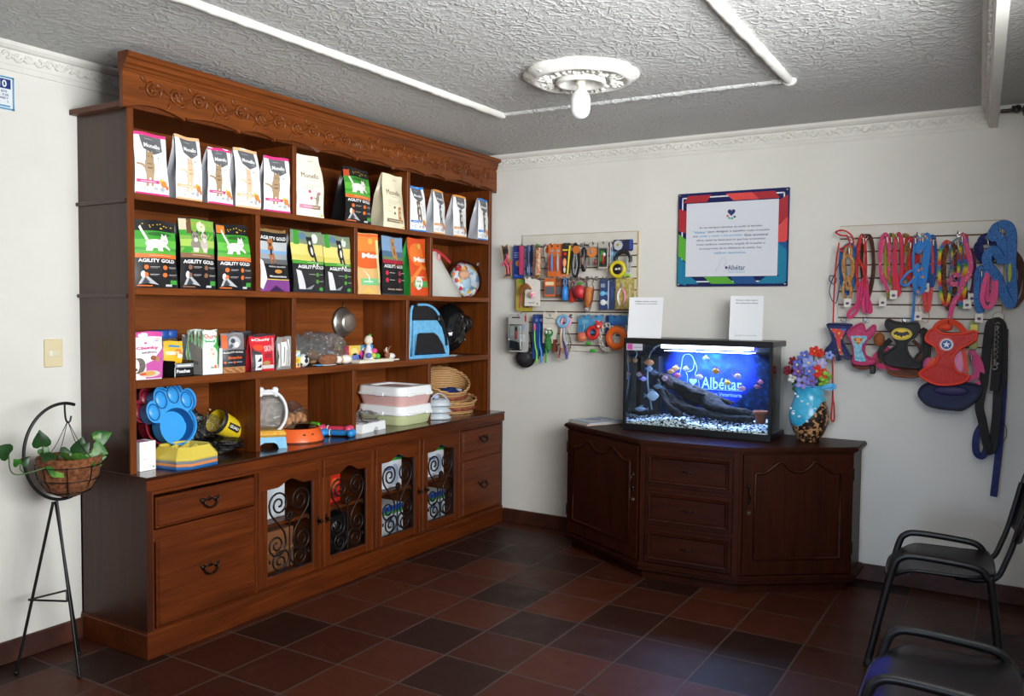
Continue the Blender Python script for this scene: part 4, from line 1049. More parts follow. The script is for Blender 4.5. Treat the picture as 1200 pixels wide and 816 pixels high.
stk = [('r', -.5, .0, .5, .98, '#8a8884', 1), ('r', -.24, .10, .16, .84, '#e4e4e2', 2), ('r', -.42, .06, -.30, .8, '#cfcfcc', 2), ('r', .24, .1, .34, .9, '#e8e8e8', 2), ('r', -.1, .2, -.06, .7, '#5a5a58', 3), ('r', .05, .1, .08, .6, '#4a4a4a', 3), ('p', [(-.18, .84), (-.08, .98), (.02, .84)], '#a9683a', 3), ('p', [(.2, .06), (.44, .3), (.44, .6), (.38, .2)], '#dcdcda', 3), ('p', [(-.48, .1), (-.36, .4), (-.44, .7)], '#4a4844', 3)]
bag('clear bag of white chew sticks beside the divider on third shelf', (.362, -2.018, Z3), .112, .174, .05, '#75726d', '#5f5c58', stk, 'chew stick bag', name='chew_stick_bag', taper=.12, wob=.006, puff=.012)

# ================================================================== third shelf, middle bay: toys
bowl = thing('steel_bowl', 'shiny steel pet bowl hung on the back boards of the middle bay', 'bowl', (.012, -1.195, 1.452))
b = MB(); steel = M('#d6d0c6', .33, .9)
b.lathe([(.088, .0), (.092, .006), (.090, .014), (.084, .018), (.078, .022), (.066, .055), (.060, .064), (.048, .068), (.0, .070)], 40, steel, axis=0); obj('body', b, None, bowl)
b = MB(); b.torus((.005, 0, 0), .089, .007, M('#26221f', .5), 40, 8, Matrix.Rotation(PI / 2, 3, 'Y')); obj('rubber_ring', b, None, bowl)
b = MB(); b.tube([(.006, 0, .092), (.012, 0, .108), (.012, .004, .123), (.002, .004, .128)], .004, 8, M('#6a5a4a', .4, .6)); obj('hook', b, None, bowl)
def crumple(label, loc, r, cat='bagged toy', name='bagged_toy', seed=0, mat=None, inner=None, rz=0):
 """crinkled clear bag with what is in it"""
 rs = random.Random(seed); ph = [rs.uniform(0, 6.28) for _ in range(9)]
 t = thing(name, label, cat, loc, rz)
 def fn(p):
  x, y, z = p.x / r[0], p.y / r[1], p.z / r[2]
  w = 1 + .10 * math.sin(5 * x + ph[0] + 3 * z) + .09 * math.sin(6 * y + ph[1] - 2 * x) + .07 * math.sin(9 * z + ph[2] + 4 * y) + .05 * math.sin(15 * (x + y) + ph[3]) + .04 * math.sin(19 * (y - z) + ph[4])
  return w * rs.uniform(.955, 1.045)
 b = MB(); b.ell((0, 0, r[2] * .97), r, mat or HFILM, 34, 22, fn=fn, sm=False)
 zmin = min(v[2] for v in b.v); b.v = [(x, y, z - zmin) for x, y, z in b.v]
 obj('clear_bag', b, None, t)
 if inner: inner(t)
 return t
def inner_blobs(items):
 def f(t):
  for nm, c, r, m in items:
   b = MB(); b.ell(c, r, m, 14, 9); obj(nm, b, None, t)
 return f
PLUSH = noisy('brown_plush', '#7a4a30', '#a06a48', 60, .9, .4)
crumple('crinkled clear bag of toys at the left of the middle bay', (.26, -1.845, Z3), (.07, .07, .085), seed=1)
crumple('crinkled clear bag with tall folded top in the middle bay pile', (.25, -1.715, Z3), (.08, .085, .085), seed=2, inner=inner_blobs([('toy', (0, .02, .05), (.04, .045, .04), M('#b98a5c', .8))]))
crumple('largest rounded clear bag of the middle bay pile', (.24, -1.555, Z3), (.085, .115, .088), seed=3, inner=inner_blobs([('toy', (.02, -.03, .045), (.04, .05, .035), M('#9ab0c4', .7)), ('toy', (.01, .04, .05), (.04, .045, .035), M('#c09a74', .8))]))
bird = thing('plush_toy', 'brown round plush toy lying on a clear wrapper at shelf edge', 'plush toy', (.31, -1.645, Z3))
b = MB(); b.ell((0, 0, .033), (.045, .072, .033), PLUSH, 20, 12, fn=lambda p: 1 + .12 * p.y / .07); obj('body', b, None, bird)
b = MB(); b.ell((.02, .072, .030), (.022, .026, .022), M('#e6e0d8', .8), 14, 8); obj('muzzle', b, None, bird)
b = MB(); b.ell((.0, -.02, .004), (.06, .085, .004), M('#cfd2d4', .4), 18, 6); b.ell((.03, -.09, .006), (.02, .03, .005), M('#5aa0d0', .4), 10, 6); obj('wrapper', b, None, bird)
bl = thing('striped_ball', 'small white and black ball beside the yellow carton in the middle bay', 'ball', (.315, -1.838, Z3))
b = MB(); b.ell((0, 0, .036), .036, M('#e2e0da', .5), 20, 12); obj('ball', b, None, bl)
b = MB()
for a in (0, 1.3, 2.6, 3.9, 5.2): b.ell((.0362 * math.cos(a) * .8, .0362 * math.sin(a) * .8, .036 + .02 * math.cos(a * 3)), (.010, .010, .010), M('#1f1e20', .5), 10, 6)
b.ell((.034, -.004, .036), (.006, .013, .013), M('#1f1e20', .5), 10, 6); obj('patches', b, None, bl)
yc = thing('small_carton', 'small yellow toy carton against the divider in the middle bay', 'carton', (.350, -1.915, Z3))
b = MB(); b.box(-.03, -.028, 0, 0, .028, .094, M('#e0d23a', .4), .001); obj('box', b, None, yc)
b = MB(); box_prints(b, 0, 0, 0, .056, .094, [('r', -.45, .62, .45, .95, '#8fc4d8', 1), ('p', [(-.4, .66), (.3, .92), (.4, .84), (-.3, .62)], '#f0f0e8', 2), ('e', .1, .44, .2, .12, '#e0a02a', 2), ('e', -.2, .25, .16, .10, '#e8e0d0', 2), ('e', .2, .18, .14, .10, '#7a4aa8', 2), ('r', -.5, .0, .5, .05, '#c83a5a', 2)]); obj('printed_front', b, None, yc)
wb = thing('plush_ball', 'small white and tan plush egg shape between brown plush and white board', 'plush toy', (.315, -1.505, Z3))
b = MB(); b.ell((0, .01, .027), (.034, .045, .027), M('#ece8e0', .8), 16, 10); obj('body', b, None, wb)
b = MB(); b.ell((-.004, -.035, .026), (.026, .022, .025), M('#c09468', .9), 14, 8); obj('face', b, None, wb)
cb = thing('toy_carton', 'long colourful toy carton lying behind the white board', 'carton', (.270, -1.335, Z3))
b = MB(); b.box(-.06, -.135, 0, 0, .135, .102, M('#d9b24a', .4), .001); obj('box', b, None, cb)
b = MB(); box_prints(b, 0, 0, 0, .27, .102, [('r', -.5, 0, -.30, 1, '#a02a4a', 1), ('r', -.30, 0, .08, 1, '#e0bc4a', 1), ('r', .08, 0, .5, 1, '#3f9ad0', 1), ('e', -.38, .5, .1, .25, '#cf3a5f', 2), ('e', -.12, .65, .12, .22, '#e8d98a', 2), ('e', -.1, .3, .12, .25, '#6a7ab8', 2), ('e', .12, .4, .1, .3, '#d84a9a', 3), ('e', .22, .7, .1, .2, '#e4e8ea', 3), ('e', .2, .2, .09, .2, '#8fc04a', 3), ('e', .36, .3, .09, .24, '#4a8ad8', 3), ('e', .02, .25, .07, .2, '#5a70c8', 3)]); obj('printed_front', b, None, cb)
for lab, x, y, w, d, h, in (('long white flat board lying at the edge of the middle bay', .335, -1.275, .31, .07, .018), ('short white strip under the feather rabbit toy', .290, -1.065, .17, .05, .008)):
 bd_ = thing('scratch_board', lab, 'board', (x, y, Z3)); b = MB(); b.box(-d / 2, -w / 2, 0, d / 2, w / 2, h, M('#e6dfcc', .6), .002); obj('board', b, None, bd_)
 b = MB(); b.box(-d / 2 + .006, -w / 2 + .01, h, d / 2 - .006, w / 2 - .01, h + .001, M('#d9cfb4', .8)); obj('top_sheet', b, None, bd_)
dl = thing('rope_doll', 'small doll toy with round white head in front of the colourful carton', 'toy', (.315, -1.292, Z3 + .0185))
b = MB(); b.ell((0, 0, .115), (.026, .028, .030), M('#e0d4c2', .9), 16, 10); b.ell((.022, .008, .118), (.006, .008, .008), M('#c05a4a', .8), 8, 5); obj('head', b, None, dl)
b = MB(); b.ell((0, .014, .146), (.008, .012, .007), M('#4f9a3a', .8), 8, 5); obj('leaf', b, None, dl)
b = MB(); b.lathe([(.034, 0), (.030, .02), (.016, .07), (.010, .09)], 14, M('#d9d4e0', .9)); obj('dress', b, None, dl)
for h, c in (('#e0458a', (.022, .030, .050)), ('#4fb84a', (.026, .052, .018)), ('#c8c84a', (.028, .012, .022)), ('#5a6ab0', (.026, -.026, .024))):
 b = MB(); b.ell(c, (.017, .019, .017), M(h, .7), 12, 8); obj('pompom', b, None, dl)
rb = thing('feather_toy', 'small white and brown toy mouse with upright feathers at end of middle bay', 'toy', (.300, -1.085, Z3 + .0085))
b = MB(); b.ell((0, .024, .019), (.020, .034, .019), M('#e9e5de', .9), 14, 8); b.ell((0, -.014, .026), (.018, .02, .022), PLUSH, 12, 8); obj('body', b, None, rb)
for k, (a, c) in enumerate(((-.03, .06), (-.01, .07), (.02, .075))):
 b = MB(); b.tube(smooth_path([(0, -.012, .035), (0, -.02 + a * .5, .05), (0, -.012 + a, c), (0, .0 + a * 1.3, c + .004)], 4), [.004, .006, .007, .008, .008, .008, .007, .006, .005, .004, .003, .002, .001], 6, M('#8a5a3c' if k != 1 else '#d8cfc4', .9)); obj('feather', b, None, rb)
tg = thing('hang_tag', 'small blue tag hung inside the middle bay on the left divider', 'tag', (.30, -1.943, 1.498))
b = MB(); b.box(-.02, -.0025, -.045, .02, .0, .0, M('#3f9ad8', .4), .001); b.box(-.018, .0, -.04, .018, .001, -.03, M('#6fc04a', .4)); obj('card', b, None, tg)
b = MB(); b.tube([(0, -.003, -.002), (0, -.002, .012), (0, -.003, .02)], .002, 6, M('#cfcfcf', .4)); obj('loop', b, None, tg)
tg2 = thing('hang_tag', 'thin white strip tag hung below the blue tag inside the middle bay', 'tag', (.30, -1.943, 1.415))
b = MB(); b.box(-.006, -.0025, -.05, .006, .0, .0, M('#e4e0d4', .5), .001); b.box(-.006, 0, -.02, .006, .001, -.002, M('#d8c83a', .5)); obj('strip', b, None, tg2)
b = MB(); b.tube([(0, -.003, -.002), (0, -.003, .012)], .002, 6, M('#cfcfcf', .4)); obj('loop', b, None, tg2)

# ================================================================== third shelf, right bay: carriers
LB = noisy('light_blue_nylon', '#62aee0', '#7cc2ea', 40, .6, .15, .001); DKN = noisy('black_mesh_nylon', '#101013', '#1d1d22', 200, .7, .4, .001)
bp = thing('pet_backpack', 'light blue and black pet carrier backpack in the right bay', 'backpack', (.350, -.720, Z3), R(-4))
fp = lambda a, c, d: (d, a, c)
outl = [(-.215, .0), (.205, .0), (.222, .02), (.218, .09), (.185, .20), (.13, .30), (.05, .345), (-.05, .358), (-.155, .350), (-.190, .33), (-.200, .28), (-.208, .12), (-.220, .02)]
def dom(pts, d0, m, m2=None, dd=.0):
 b = MB(); b.prism(pts, d0 - .004, d0, m, fp, m2); return b
b = MB(); b.prism(outl, -.20, -.03, M('#15161a', .6), fp, DKN); obj('body', b, None, bp)
b = MB(); b.prism([(-.15, .005), (.195, .005), (.185, .08), (.135, .20), (.085, .25), (-.15, .25)], -.032, -.014, LB, fp); obj('front_panel', b, None, bp)
b = MB(); mesh_o = [(-.14, .028), (.165, .028), (.145, .085), (.09, .15), (.045, .172), (-.10, .172), (-.128, .16)]
b.prism(mesh_o, -.014, -.008, DKN, fp); obj('mesh_window', b, None, bp)
b = MB(); b.tube([(-.006, a, c) for a, c in smooth_path([Vector((q[0], q[1], 0)) for q in mesh_o], 1, True) for a, c in [(a.x, a.y) if False else (a, c)]] if False else [(-.008, q[0], q[1]) for q in mesh_o], .005, 6, LB, closed=True); obj('window_piping', b, None, bp)
b = MB(); b.prism([(-.15, .25), (.085, .25), (.05, .325), (-.03, .343), (-.14, .335)], -.034, -.020, DKN, fp); obj('top_mesh', b, None, bp)
for pts in ([(-.19, .0), (-.175, .15), (-.17, .30), (-.155, .345)], [(.205, .005), (.20, .08), (.15, .22), (.085, .31), (.0, .35), (-.10, .352)]):
 b = MB(); b.tube([(-.018, p.x, p.y) for p in smooth_path([Vector((q[0], q[1], 0)) for q in pts], 5)], .009, 8, LB); obj('piping', b, None, bp)
b = MB(); b.tube([(-.016, -.19, .008), (-.014, .0, .006), (-.016, .205, .008)], .009, 8, LB); obj('piping', b, None, bp)
b = MB(); b.ribbon([(-.005, .10, .285), (-.004, .135, .235), (-.006, .165, .16), (-.008, .18, .08)], .022, .004, M('#141418', .6), (1, 0, 0)); b.box(-.006, .085, .245, .002, .115, .275, M('#1a1a1c', .4), .004); obj('strap', b, None, bp)
b = MB(); b.box(-.04, -.225, .18, -.01, -.205, .225, LB, .006); obj('side_tab', b, None, bp)
sp = thing('bubble_backpack', 'black smoked plastic pet backpack with clear dome window leaning at right', 'backpack', (.215, -.315, Z3 + .022), R(8))
rot = Matrix.Rotation(R(-20), 3, 'X')
def shell(p): return 1
b = MB(); b.ell((-.0, .0, .172), (.12, .125, .178), SMOKE, 28, 18, fn=lambda p: .92 + .12 * abs(math.sin(math.atan2(p.y / .125, p.z / .178) * 2)), rot=rot); obj('shell', b, None, sp)
b = MB(); b.ell((-.02, -.005, .172), (.085, .09, .14), M('#2c2d32', .6), 20, 12, rot=rot); obj('lining', b, None, sp)
dc = Vector((.055, .105, .200)); drot = Vector((.55, .8, .12)).normalized().to_track_quat('Z', 'Y').to_matrix()
b = MB(); b.M = Matrix.Translation(dc) @ drot.to_4x4(); b.torus((0, 0, 0), .066, .011, M('#141417', .4), 28, 8); obj('dome_ring', b, None, sp)
b = MB(); b.M = Matrix.Translation(dc) @ drot.to_4x4(); b.lathe([(.062, 0), (.061, .02), (.052, .045), (.034, .061), (0, .067)], 28, SMOKE); obj('dome_window', b, None, sp)
for z in (.09, .17, .25):
 b = MB(); b.ell((.117 - .0006 * abs(z - .17) * 100, .005 - .25 * (z - .17), z), (.005, .008, .008), M('#8a8c90', .3, .8), 10, 6); obj('vent_stud', b, None, sp)
tg3 = thing('price_tag', 'white paper tag lying in front of the black bubble backpack', 'tag', (.345, -.420, Z3))
b = MB(); b.grid(lambda a, c: (-.03 + .06 * c, -.05 + .10 * a, .012 * math.sin(PI * a) * .8 + .002 + .012 * c * 0), 8, 4, M('#e4e4e0', .6)); b.grid(lambda a, c: (-.03 + .06 * c, -.05 + .10 * a, .012 * math.sin(PI * a) * .8 + .0005), 8, 4, M('#cfcfca', .6)); obj('card', b, None, tg3)
b = MB(); b.tube([(0, -.05, .003), (-.02, -.09, .003), (-.04, -.10, .003)], .0015, 5, M('#cfcfca', .6)); obj('string', b, None, tg3)

# ================================================================== second shelf, right bay: cone and cushion
cn = thing('recovery_cone', 'white frosted plastic recovery cone standing at left of the right bay', 'recovery cone', (.195, -.440, Z2))
b = MB(); b.lathe([(.172, .0), (.174, .002), (.066, .318), (.064, .320)], 40, FROST); b.lathe([(.169, .0), (.061, .318)], 40, FROST)
b.v = [(x, y - .40 * z, z) for x, y, z in b.v]; obj('cone', b, None, cn)
b = MB(); b.torus((0, -.126, .314), .066, .010, M('#c22a2f', .6), 30, 8); b.ribbon([(.055, -.08, .31), (.075, -.03, .285), (.105, .015, .235)], .03, .003, M('#c8323a', .6), (1, .2, .3)); obj('neck_band', b, None, cn)
b = MB(); b.ell((.090, -.10, .265), (.006, .02, .028), M('#e79aa0', .6), 10, 6); b.ell((.105, .05, .16), (.006, .016, .014), M('#e0702a', .6), 10, 6); obj('print_patch', b, None, cn)
FLORAL = None
def floral():
 t = NT('flower_print_cloth'); co = t.coords()
 v = t.node('ShaderNodeTexVoronoi', Scale=38); t.link(co, v.inputs['Vector'])
 r = t.ramp(v.outputs['Color'], [(.0, '#dfe4ea'), (.35, '#c9dbe8'), (.5, '#cf3a3f'), (.62, '#e6c04a'), (.72, '#7fb0d8'), (.85, '#f0ece6')], 'CONSTANT')
 t.link(r.outputs[0], t.b.inputs['Base Color']); t.b.inputs['Roughness'].default_value = .8; return t.m
FLORAL = floral()
cu = thing('cushion_collar', 'flower printed puffy ring collar wrapped in clear film beside the white cone', 'cushion', (.255, -.185, Z2), R(-12))
tilt = Matrix.Rotation(R(78), 3, 'Y')
b = MB(); b.torus((0, 0, .128), .083, .046, FLORAL, 30, 12, tilt); obj('ring', b, None, cu)
b = MB(); b.torus((-.055, .03, .128), .092, .030, M('#b9323a', .8), 30, 10, tilt); obj('red_back', b, None, cu)
b = MB(); b.ell((.035, -.03, .10), (.03, .055, .075), M('#a9c8dc', .8), 16, 10); b.ell((.05, -.055, .16), (.03, .05, .035), M('#d9a88a', .8), 14, 8); obj('lining', b, None, cu)
b = MB(); b.ell((0, 0, .133), (.085, .155, .130), FILM, 28, 18, fn=lambda p: 1 + .05 * math.sin(40 * p.y) * math.sin(35 * p.z + 1)); b.tube(smooth_path([(0, .12, .24), (.02, .15, .27), (.01, .165, .285)], 4), [.012, .012, .011, .01, .009, .008, .006, .005, .004], 7, FILM); obj('film_bag', b, None, cu)
# ================================================================== on the counter: first bay
ZT = ZC + .0006
wbx = thing('small_carton', 'small plain white carton at the left front end of the counter', 'carton', (.352, -2.826, ZT), R(1))
b = MB(); b.box(-.075, -.041, 0, 0, .041, .132, M('#fafafa', .45), .001); obj('box', b, None, wbx)
b = MB(); box_prints(b, 0.0, 0, 0, .082, .132, [('r', -.3, .86, -.22, .95, '#e8e2b0', 1), ('r', -.3, .68, -.24, .75, '#e8e2b0', 1), ('r', -.32, .38, -.05, .41, '#c9ccce', 1), ('r', -.3, .10, .2, .12, '#d4d6d8', 1), ('r', .28, .09, .38, .15, '#4fae4a', 2), ('r', .05, .85, .1, .95, '#e4e6e8', 1)])
b.box(-.075, -.041, .132, 0, .01, .1325, M('#d88ab0', .5)); obj('printed_front', b, None, wbx)
rc = thing('red_container', 'red plastic tub in the left corner of the counter behind the white carton', 'tub', (.15, -2.825, ZT))
b = MB(); b.lathe([(0, 0), (.055, 0), (.060, .01), (.048, .19), (.046, .196), (0, .196)], 4, M('#d42a1c', .4), a0=PI / 4, a1=PI / 4 + 2 * PI, sm=False); obj('body', b, None, rc)
b = MB(); b.lathe([(.049, .17), (.052, .172), (.052, .19), (.049, .198), (0, .2)], 4, M('#c2261a', .4), a0=PI / 4, a1=PI / 4 + 2 * PI, sm=False); obj('rim', b, None, rc)
def octo(r, q=.38):
 """square with cut corners"""
 c = r * (1 - q); return [(r, -c), (r, c), (c, r), (-c, r), (-r, c), (-r, -c), (-c, -r), (c, -r)]
def slow_bowl(label, loc, r, h, col, rz, nest=False, name='slow_feeder_bowl'):
 t = thing(name, label, 'pet bowl', loc, rz, None)
 m = M(col, .38); o0, o1, o2 = octo(r), octo(r * .76), octo(r * .70); b = MB(); n = 8
 rings = [(octo(r * .985), 0), (o0, .004), (o0, .012), (o1, h - .004), (octo(r * .74), h), (o2, h - .003), (octo(r * .60), h * .35)]
 vs = [(x, y, z) for rg, z in rings for x, y in rg]
 b.add(vs, [(k * n + i, k * n + (i + 1) % n, (k + 1) * n + (i + 1) % n, (k + 1) * n + i) for k in range(len(rings) - 1) for i in range(n)] + [tuple(range(6 * n, 7 * n))], m)
 obj('shell', b, None, t)
 if not nest:
  for k, (a, rr) in enumerate([(i * PI / 3, .052) for i in range(6)] + [(0, 0)]):
   b = MB(); b.ell((rr * math.cos(a), rr * math.sin(a), h * .55), (.018, .018, h * .42), m, 12, 8); obj('ridge', b, None, t)
 return t
for i, (c, nm, wd) in enumerate((('#1f5f9e', 'blue', 'bottom of the stack'), ('#d88a52', 'orange', 'second from the bottom of the stack'), ('#7d8288', 'grey', 'under the yellow one'))):
 slow_bowl(nm + ' eight-sided slow feeder bowl, ' + wd + ' on counter', (.362, -2.642, ZT + .013 * i), .128, .045, c, R(8), True)
slow_bowl('yellow eight-sided slow feeder bowl with ridges on top of the counter stack', (.362, -2.642, ZT + .039), .128, .058, '#d9c24e', R(8))
slow_bowl('red slow feeder bowl under the blue paw tray', (.215, -2.625, ZT), .120, .078, '#d22c1f', R(0))
# paw shaped trays leaning in a pair
def paw_outline(s=1.0, grow=0.0):
 pts = []
 lobes = [((0.0, -.045), .118, .10)]
 def inside(x, y):
  return False
 circs = [(0, -.040, .105 + grow, .092 + grow), (-.105, .055, .044 + grow, .052 + grow), (-.045, .102, .046 + grow, .056 + grow), (.032, .108, .046 + grow, .056 + grow), (.100, .062, .042 + grow, .052 + grow)]
 for k in range(120):
  a = 2 * PI * k / 120; best = 0
  for cx, cy, rx, ry in circs:
   # ray from the origin against the ellipse
   dx, dy = math.cos(a), math.sin(a)
   A = (dx / rx) ** 2 + (dy / ry) ** 2; B = -2 * (dx * cx / rx ** 2 + dy * cy / ry ** 2); Cc = (cx / rx) ** 2 + (cy / ry) ** 2 - 1
   D = B * B - 4 * A * Cc
   if D >= 0: best = max(best, (-B + math.sqrt(D)) / (2 * A))
  pts.append((s * best * math.cos(a), s * best * math.sin(a)))
 return pts
def paw_tray(label, loc, rot, col, colin):
 t = thing('paw_tray', label, 'pet tray', loc); t.rotation_euler = rot
 m = M(col, .35); b = MB(); o = paw_outline(); n = len(o); dpt = .060
 rings = [([(x * .93, y * .93) for x, y in o], -dpt), (o, 0), ([(x * 1.03, y * 1.03) for x, y in o], .002), ([(x * 1.03, y * 1.03) for x, y in o], .006), ([(x * .97, y * .97) for x, y in o], .006), ([(x * .96, y * .96) for x, y in o], -.006)]
 vs = [(z, x, y) for rg, z in rings for x, y in rg]
 b.add(vs, [(k * n + i, k * n + (i + 1) % n, (k + 1) * n + (i + 1) % n, (k + 1) * n + i) for k in range(len(rings) - 1) for i in range(n)], m, False)
 # floor of the tray with the big pad well, toe wells
 b.add([(-dpt, x * .93, y * .93) for x, y in o], [tuple(range(n))], m)
 b.add([(-.0062, x * .96, y * .96) for x, y in o] , [], m)
 obj('shell', b, None, t)
 # deck between rim and wells
 d = MB(); pad = [(.101 * math.cos(a) * (1 if math.sin(a) < 0 else .95), -.042 + .086 * math.sin(a)) for a in [2 * PI * k / 40 for k in range(40)]]
 W_ = MB(); p1 = [(x * .86, (y + .04) * .86 - .04) for x, y in pad]
 vs = [(-.008, x, y) for x, y in pad] + [(-.045, x, y) for x, y in p1]
 W_.add(vs, [(i, (i + 1) % 40, 40 + (i + 1) % 40, 40 + i) for i in range(40)], M(colin, .4), True); W_.add([(-.045, x, y) for x, y in p1], [tuple(range(40))], m)
 obj('pad_well', W_, None, t)
 for cx, cy, rx, ry in ((-.103, .055, .030, .038), (-.045, .100, .031, .041), (.030, .106, .031, .041), (.097, .062, .029, .038)):
  w = MB(); w.ell((-.012, cx, cy), (.012, rx, ry), m, 20, 10); w.tube([(-.006, cx + rx * 1.02 * math.cos(2 * PI * k / 24), cy + ry * 1.02 * math.sin(2 * PI * k / 24)) for k in range(24)], .0022, 6, M(colin, .4), closed=True)
  obj('toe_well', w, None, t)
 # deck plate with the pad opening
 dk = MB(); ring_o = [(x * .955, y * .955) for x, y in o]
 inner = []
 for x, y in ring_o:
  a = math.atan2(y + .04, x); inner.append((.101 * math.cos(a) * (1 if math.sin(a) < 0 else .95), -.042 + .086 * math.sin(a)))
 vs = [(-.008, x, y) for x, y in ring_o] + [(-.008, x, y) for x, y in inner]
 dk.add(vs, [(i, (i + 1) % n, n + (i + 1) % n, n + i) for i in range(n)], m)
 obj('deck', dk, None, t)
 return t
paw_tray('blue paw shaped plastic tray leaning upright in front of the dark red one', (.262, -2.612, 1.016), (R(10), R(-12), R(4)), '#3a9fe8', '#134a86')
paw_tray('dark red paw shaped tray mostly hidden behind the blue paw tray', (.196, -2.640, 1.016), (R(10), R(-12), R(4)), '#8a2233', '#5a1420')
# bagged muzzles
DARKFILM = glassy('dark_crinkled_film', '#2a2a2c', 2.3, .14, 1.0, .5, '#121214', .7, 40)
crumple('black crinkled plastic bag lying flat under the yellow muzzle', (.20, -2.300, ZT), (.115, .150, .036), 'plastic bag', 'plastic_bag', 21, DARKFILM)
crumple('dark plastic bag standing between the paw tray and the yellow muzzle', (.10, -2.395, ZT), (.06, .085, .095), 'plastic bag', 'plastic_bag', 22, DARKFILM)
crumple('small yellow and black bagged muzzle right of the yellow slow feeder', (.22, -2.455, ZT), (.05, .035, .030), 'bagged muzzle', 'bagged_muzzle', 23, FILM, inner_blobs([('muzzle', (.01, 0, .038), (.036, .026, .022), M('#a9962c', .5))]))
mz = thing('dog_muzzle', 'yellow and black moulded dog muzzle tilted on top of the black plastic bag', 'dog muzzle', (.205, -2.255, .925)); mz.rotation_euler = (R(-28), R(6), R(-8))
b = MB(); YEL = M('#dcc022', .4)
b.lathe([(.060, -.085), (.062, -.07), (.056, .0), (.044, .06), (.030, .085), (.0, .092)], 26, YEL, axis=1, flute=lambda a, r, z: 1 + .10 * abs(math.cos(a))); obj('cup', b, None, mz)
b = MB(); b.lathe([(.063, -.086), (.066, -.08), (.066, -.066), (.062, -.06)], 26, M('#1a1a1c', .5), axis=1, flute=lambda a, r, z: 1 + .10 * abs(math.cos(a))); obj('collar', b, None, mz)
for (a, y) in ((.0, .055), (.75, .04), (-.75, .04), (.35, -.02), (-.55, -.03)):
 b = MB(); rr = .052 - .25 * max(0, y) ; b.ell((rr * math.cos(a), y, rr * math.sin(a)), (.010, .016, .008), M('#121212', .5), 12, 6); obj('vent_hole', b, None, mz)
b = MB(); b.box(.056, -.045, -.012, .0655, .028, .022, M('#1a1a1c', .5), .003); b.text('GUAU', lambda x, y: (.066, -.008 + x, .005 + y), M('#e8e4da', .5), w=.055, bold=.03); obj('name_plate', b, None, mz)
crumple('clear film round the back of the yellow dog muzzle', (.185, -2.355, .875), (.05, .04, .055), 'plastic bag', 'plastic_bag', 24, FILM)
kb = thing('wall_peg', 'small brass peg on the back boards above the muzzle', 'peg', (.012, -2.229, .998))
b = MB(); b.cyl((0, 0, 0), (.018, 0, 0), .004, .004, 10, M('#b08a5a', .4, .5)); b.ell((.02, 0, 0), .007, M('#c9a878', .4, .3), 10, 6); obj('peg', b, None, kb)

# ================================================================== second bay: feeder, bowl, toys
fd = thing('pet_feeder', 'clear domed pet feeder with white bone on top and blue base', 'pet feeder', (.265, -2.045, ZT), R(-38))
b = MB(); LBL = noisy('pale_blue_plastic', '#6fb4dd', '#8cc6e6', 8, .4)
base_o = [(-.105, 0), (-.105, .06), (.105, .06), (.115, 0), (.062, 0), (.052, .022), (.030, .032), (-.030, .032), (-.052, .022), (-.062, 0)]
b.prism(base_o, -.105, .11, LBL, lambda a, c, d: (d, a * .8, c)); obj('base', b, None, fd)
b = MB(); b.box(-.11, -.088, .060, .112, .088, .092, noisy('orange_speckled_plastic', '#e09a2a', '#e8b84a', 60, .5), .012); obj('bowl_band', b, None, fd)
b = MB()
b.lathe([(.0, .02), (.09, .02), (.10, .04), (.104, .10), (.098, .15), (.080, .19), (.05, .212), (0, .218)], 28, glassy('feeder_tank_plastic', '#f0f0ee', 2.2, .08, 1.0, .12, '#e4e2da', .6, 40), c=(-.035, 0, .072), flute=lambda a, r, z: 1 - .12 * abs(math.cos(a))); obj('tank', b, None, fd)
b = MB(); b.tube([(.055, p[0], p[1]) for p in [(.094 * math.cos(a), .185 + .115 * math.sin(a)) for a in [2 * PI * k / 36 for k in range(36)]]], .008, 8, M('#e2e4e6', .35), closed=True); obj('tank_rim', b, None, fd)
b = MB(); wm = M('#eceeee', .35)
for s in (-1, 1):
 b.ell((.045, s * .036, .302), (.016, .018, .018), wm, 12, 8); b.ell((.045, s * .042, .280), (.016, .016, .015), wm, 12, 8)
b.box(.034, -.04, .276, .057, .04, .302, wm, .008); obj('bone_cap', b, None, fd)
ob = thing('dog_bowl', 'orange round dog bowl with steel insert in the second counter bay', 'pet bowl', (.265, -1.822, ZT))
b = MB(); OR = noisy('orange_plastic', '#e0581f', '#e8652a', 12, .35)
b.lathe([(.140, 0), (.142, .004), (.136, .02), (.116, .072), (.112, .076), (.106, .074)], 44, OR); b.lathe([(.136, .001), (.10, .001), (0, .002)], 44, OR); obj('body', b, None, ob)
b = MB(); b.torus((0, 0, .004), .139, .004, M('#1f1a18', .6), 44, 6); obj('rubber_foot', b, None, ob)
b = MB(); b.lathe([(.113, .078), (.108, .081), (.100, .078), (.086, .04), (.07, .026), (0, .024)], 40, M('#c4c2be', .15, 1.0)); obj('steel_insert', b, None, ob)
for a in (-.55, -.15):
 b = MB()
 for k in range(3): b.ell((.126 * math.cos(a + k * .035), .126 * math.sin(a + k * .035), .045 + .004 * (k % 2)), (.004, .004, .004), M('#4a2a1a', .6), 8, 5)
 obj('paw_print', b, None, ob)
crumple('clear bag of brown biscuits behind the orange dog bowl', (.13, -1.735, ZT + .0), (.07, .115, .085), 'bag of biscuits', 'bag_of_biscuits', 31, FILM, inner_blobs([('biscuit', (.02, -.06 + .03 * k, .10 + .012 * (k % 2)), (.03, .022, .028), noisy('baked_biscuit', '#b5794a', '#cf9a6a', 50, .8)) for k in range(5)]))
gt = thing('leaf_toy', 'bright green toy wedge between the orange bowl and bone toys', 'toy', (.20, -1.665, ZT))
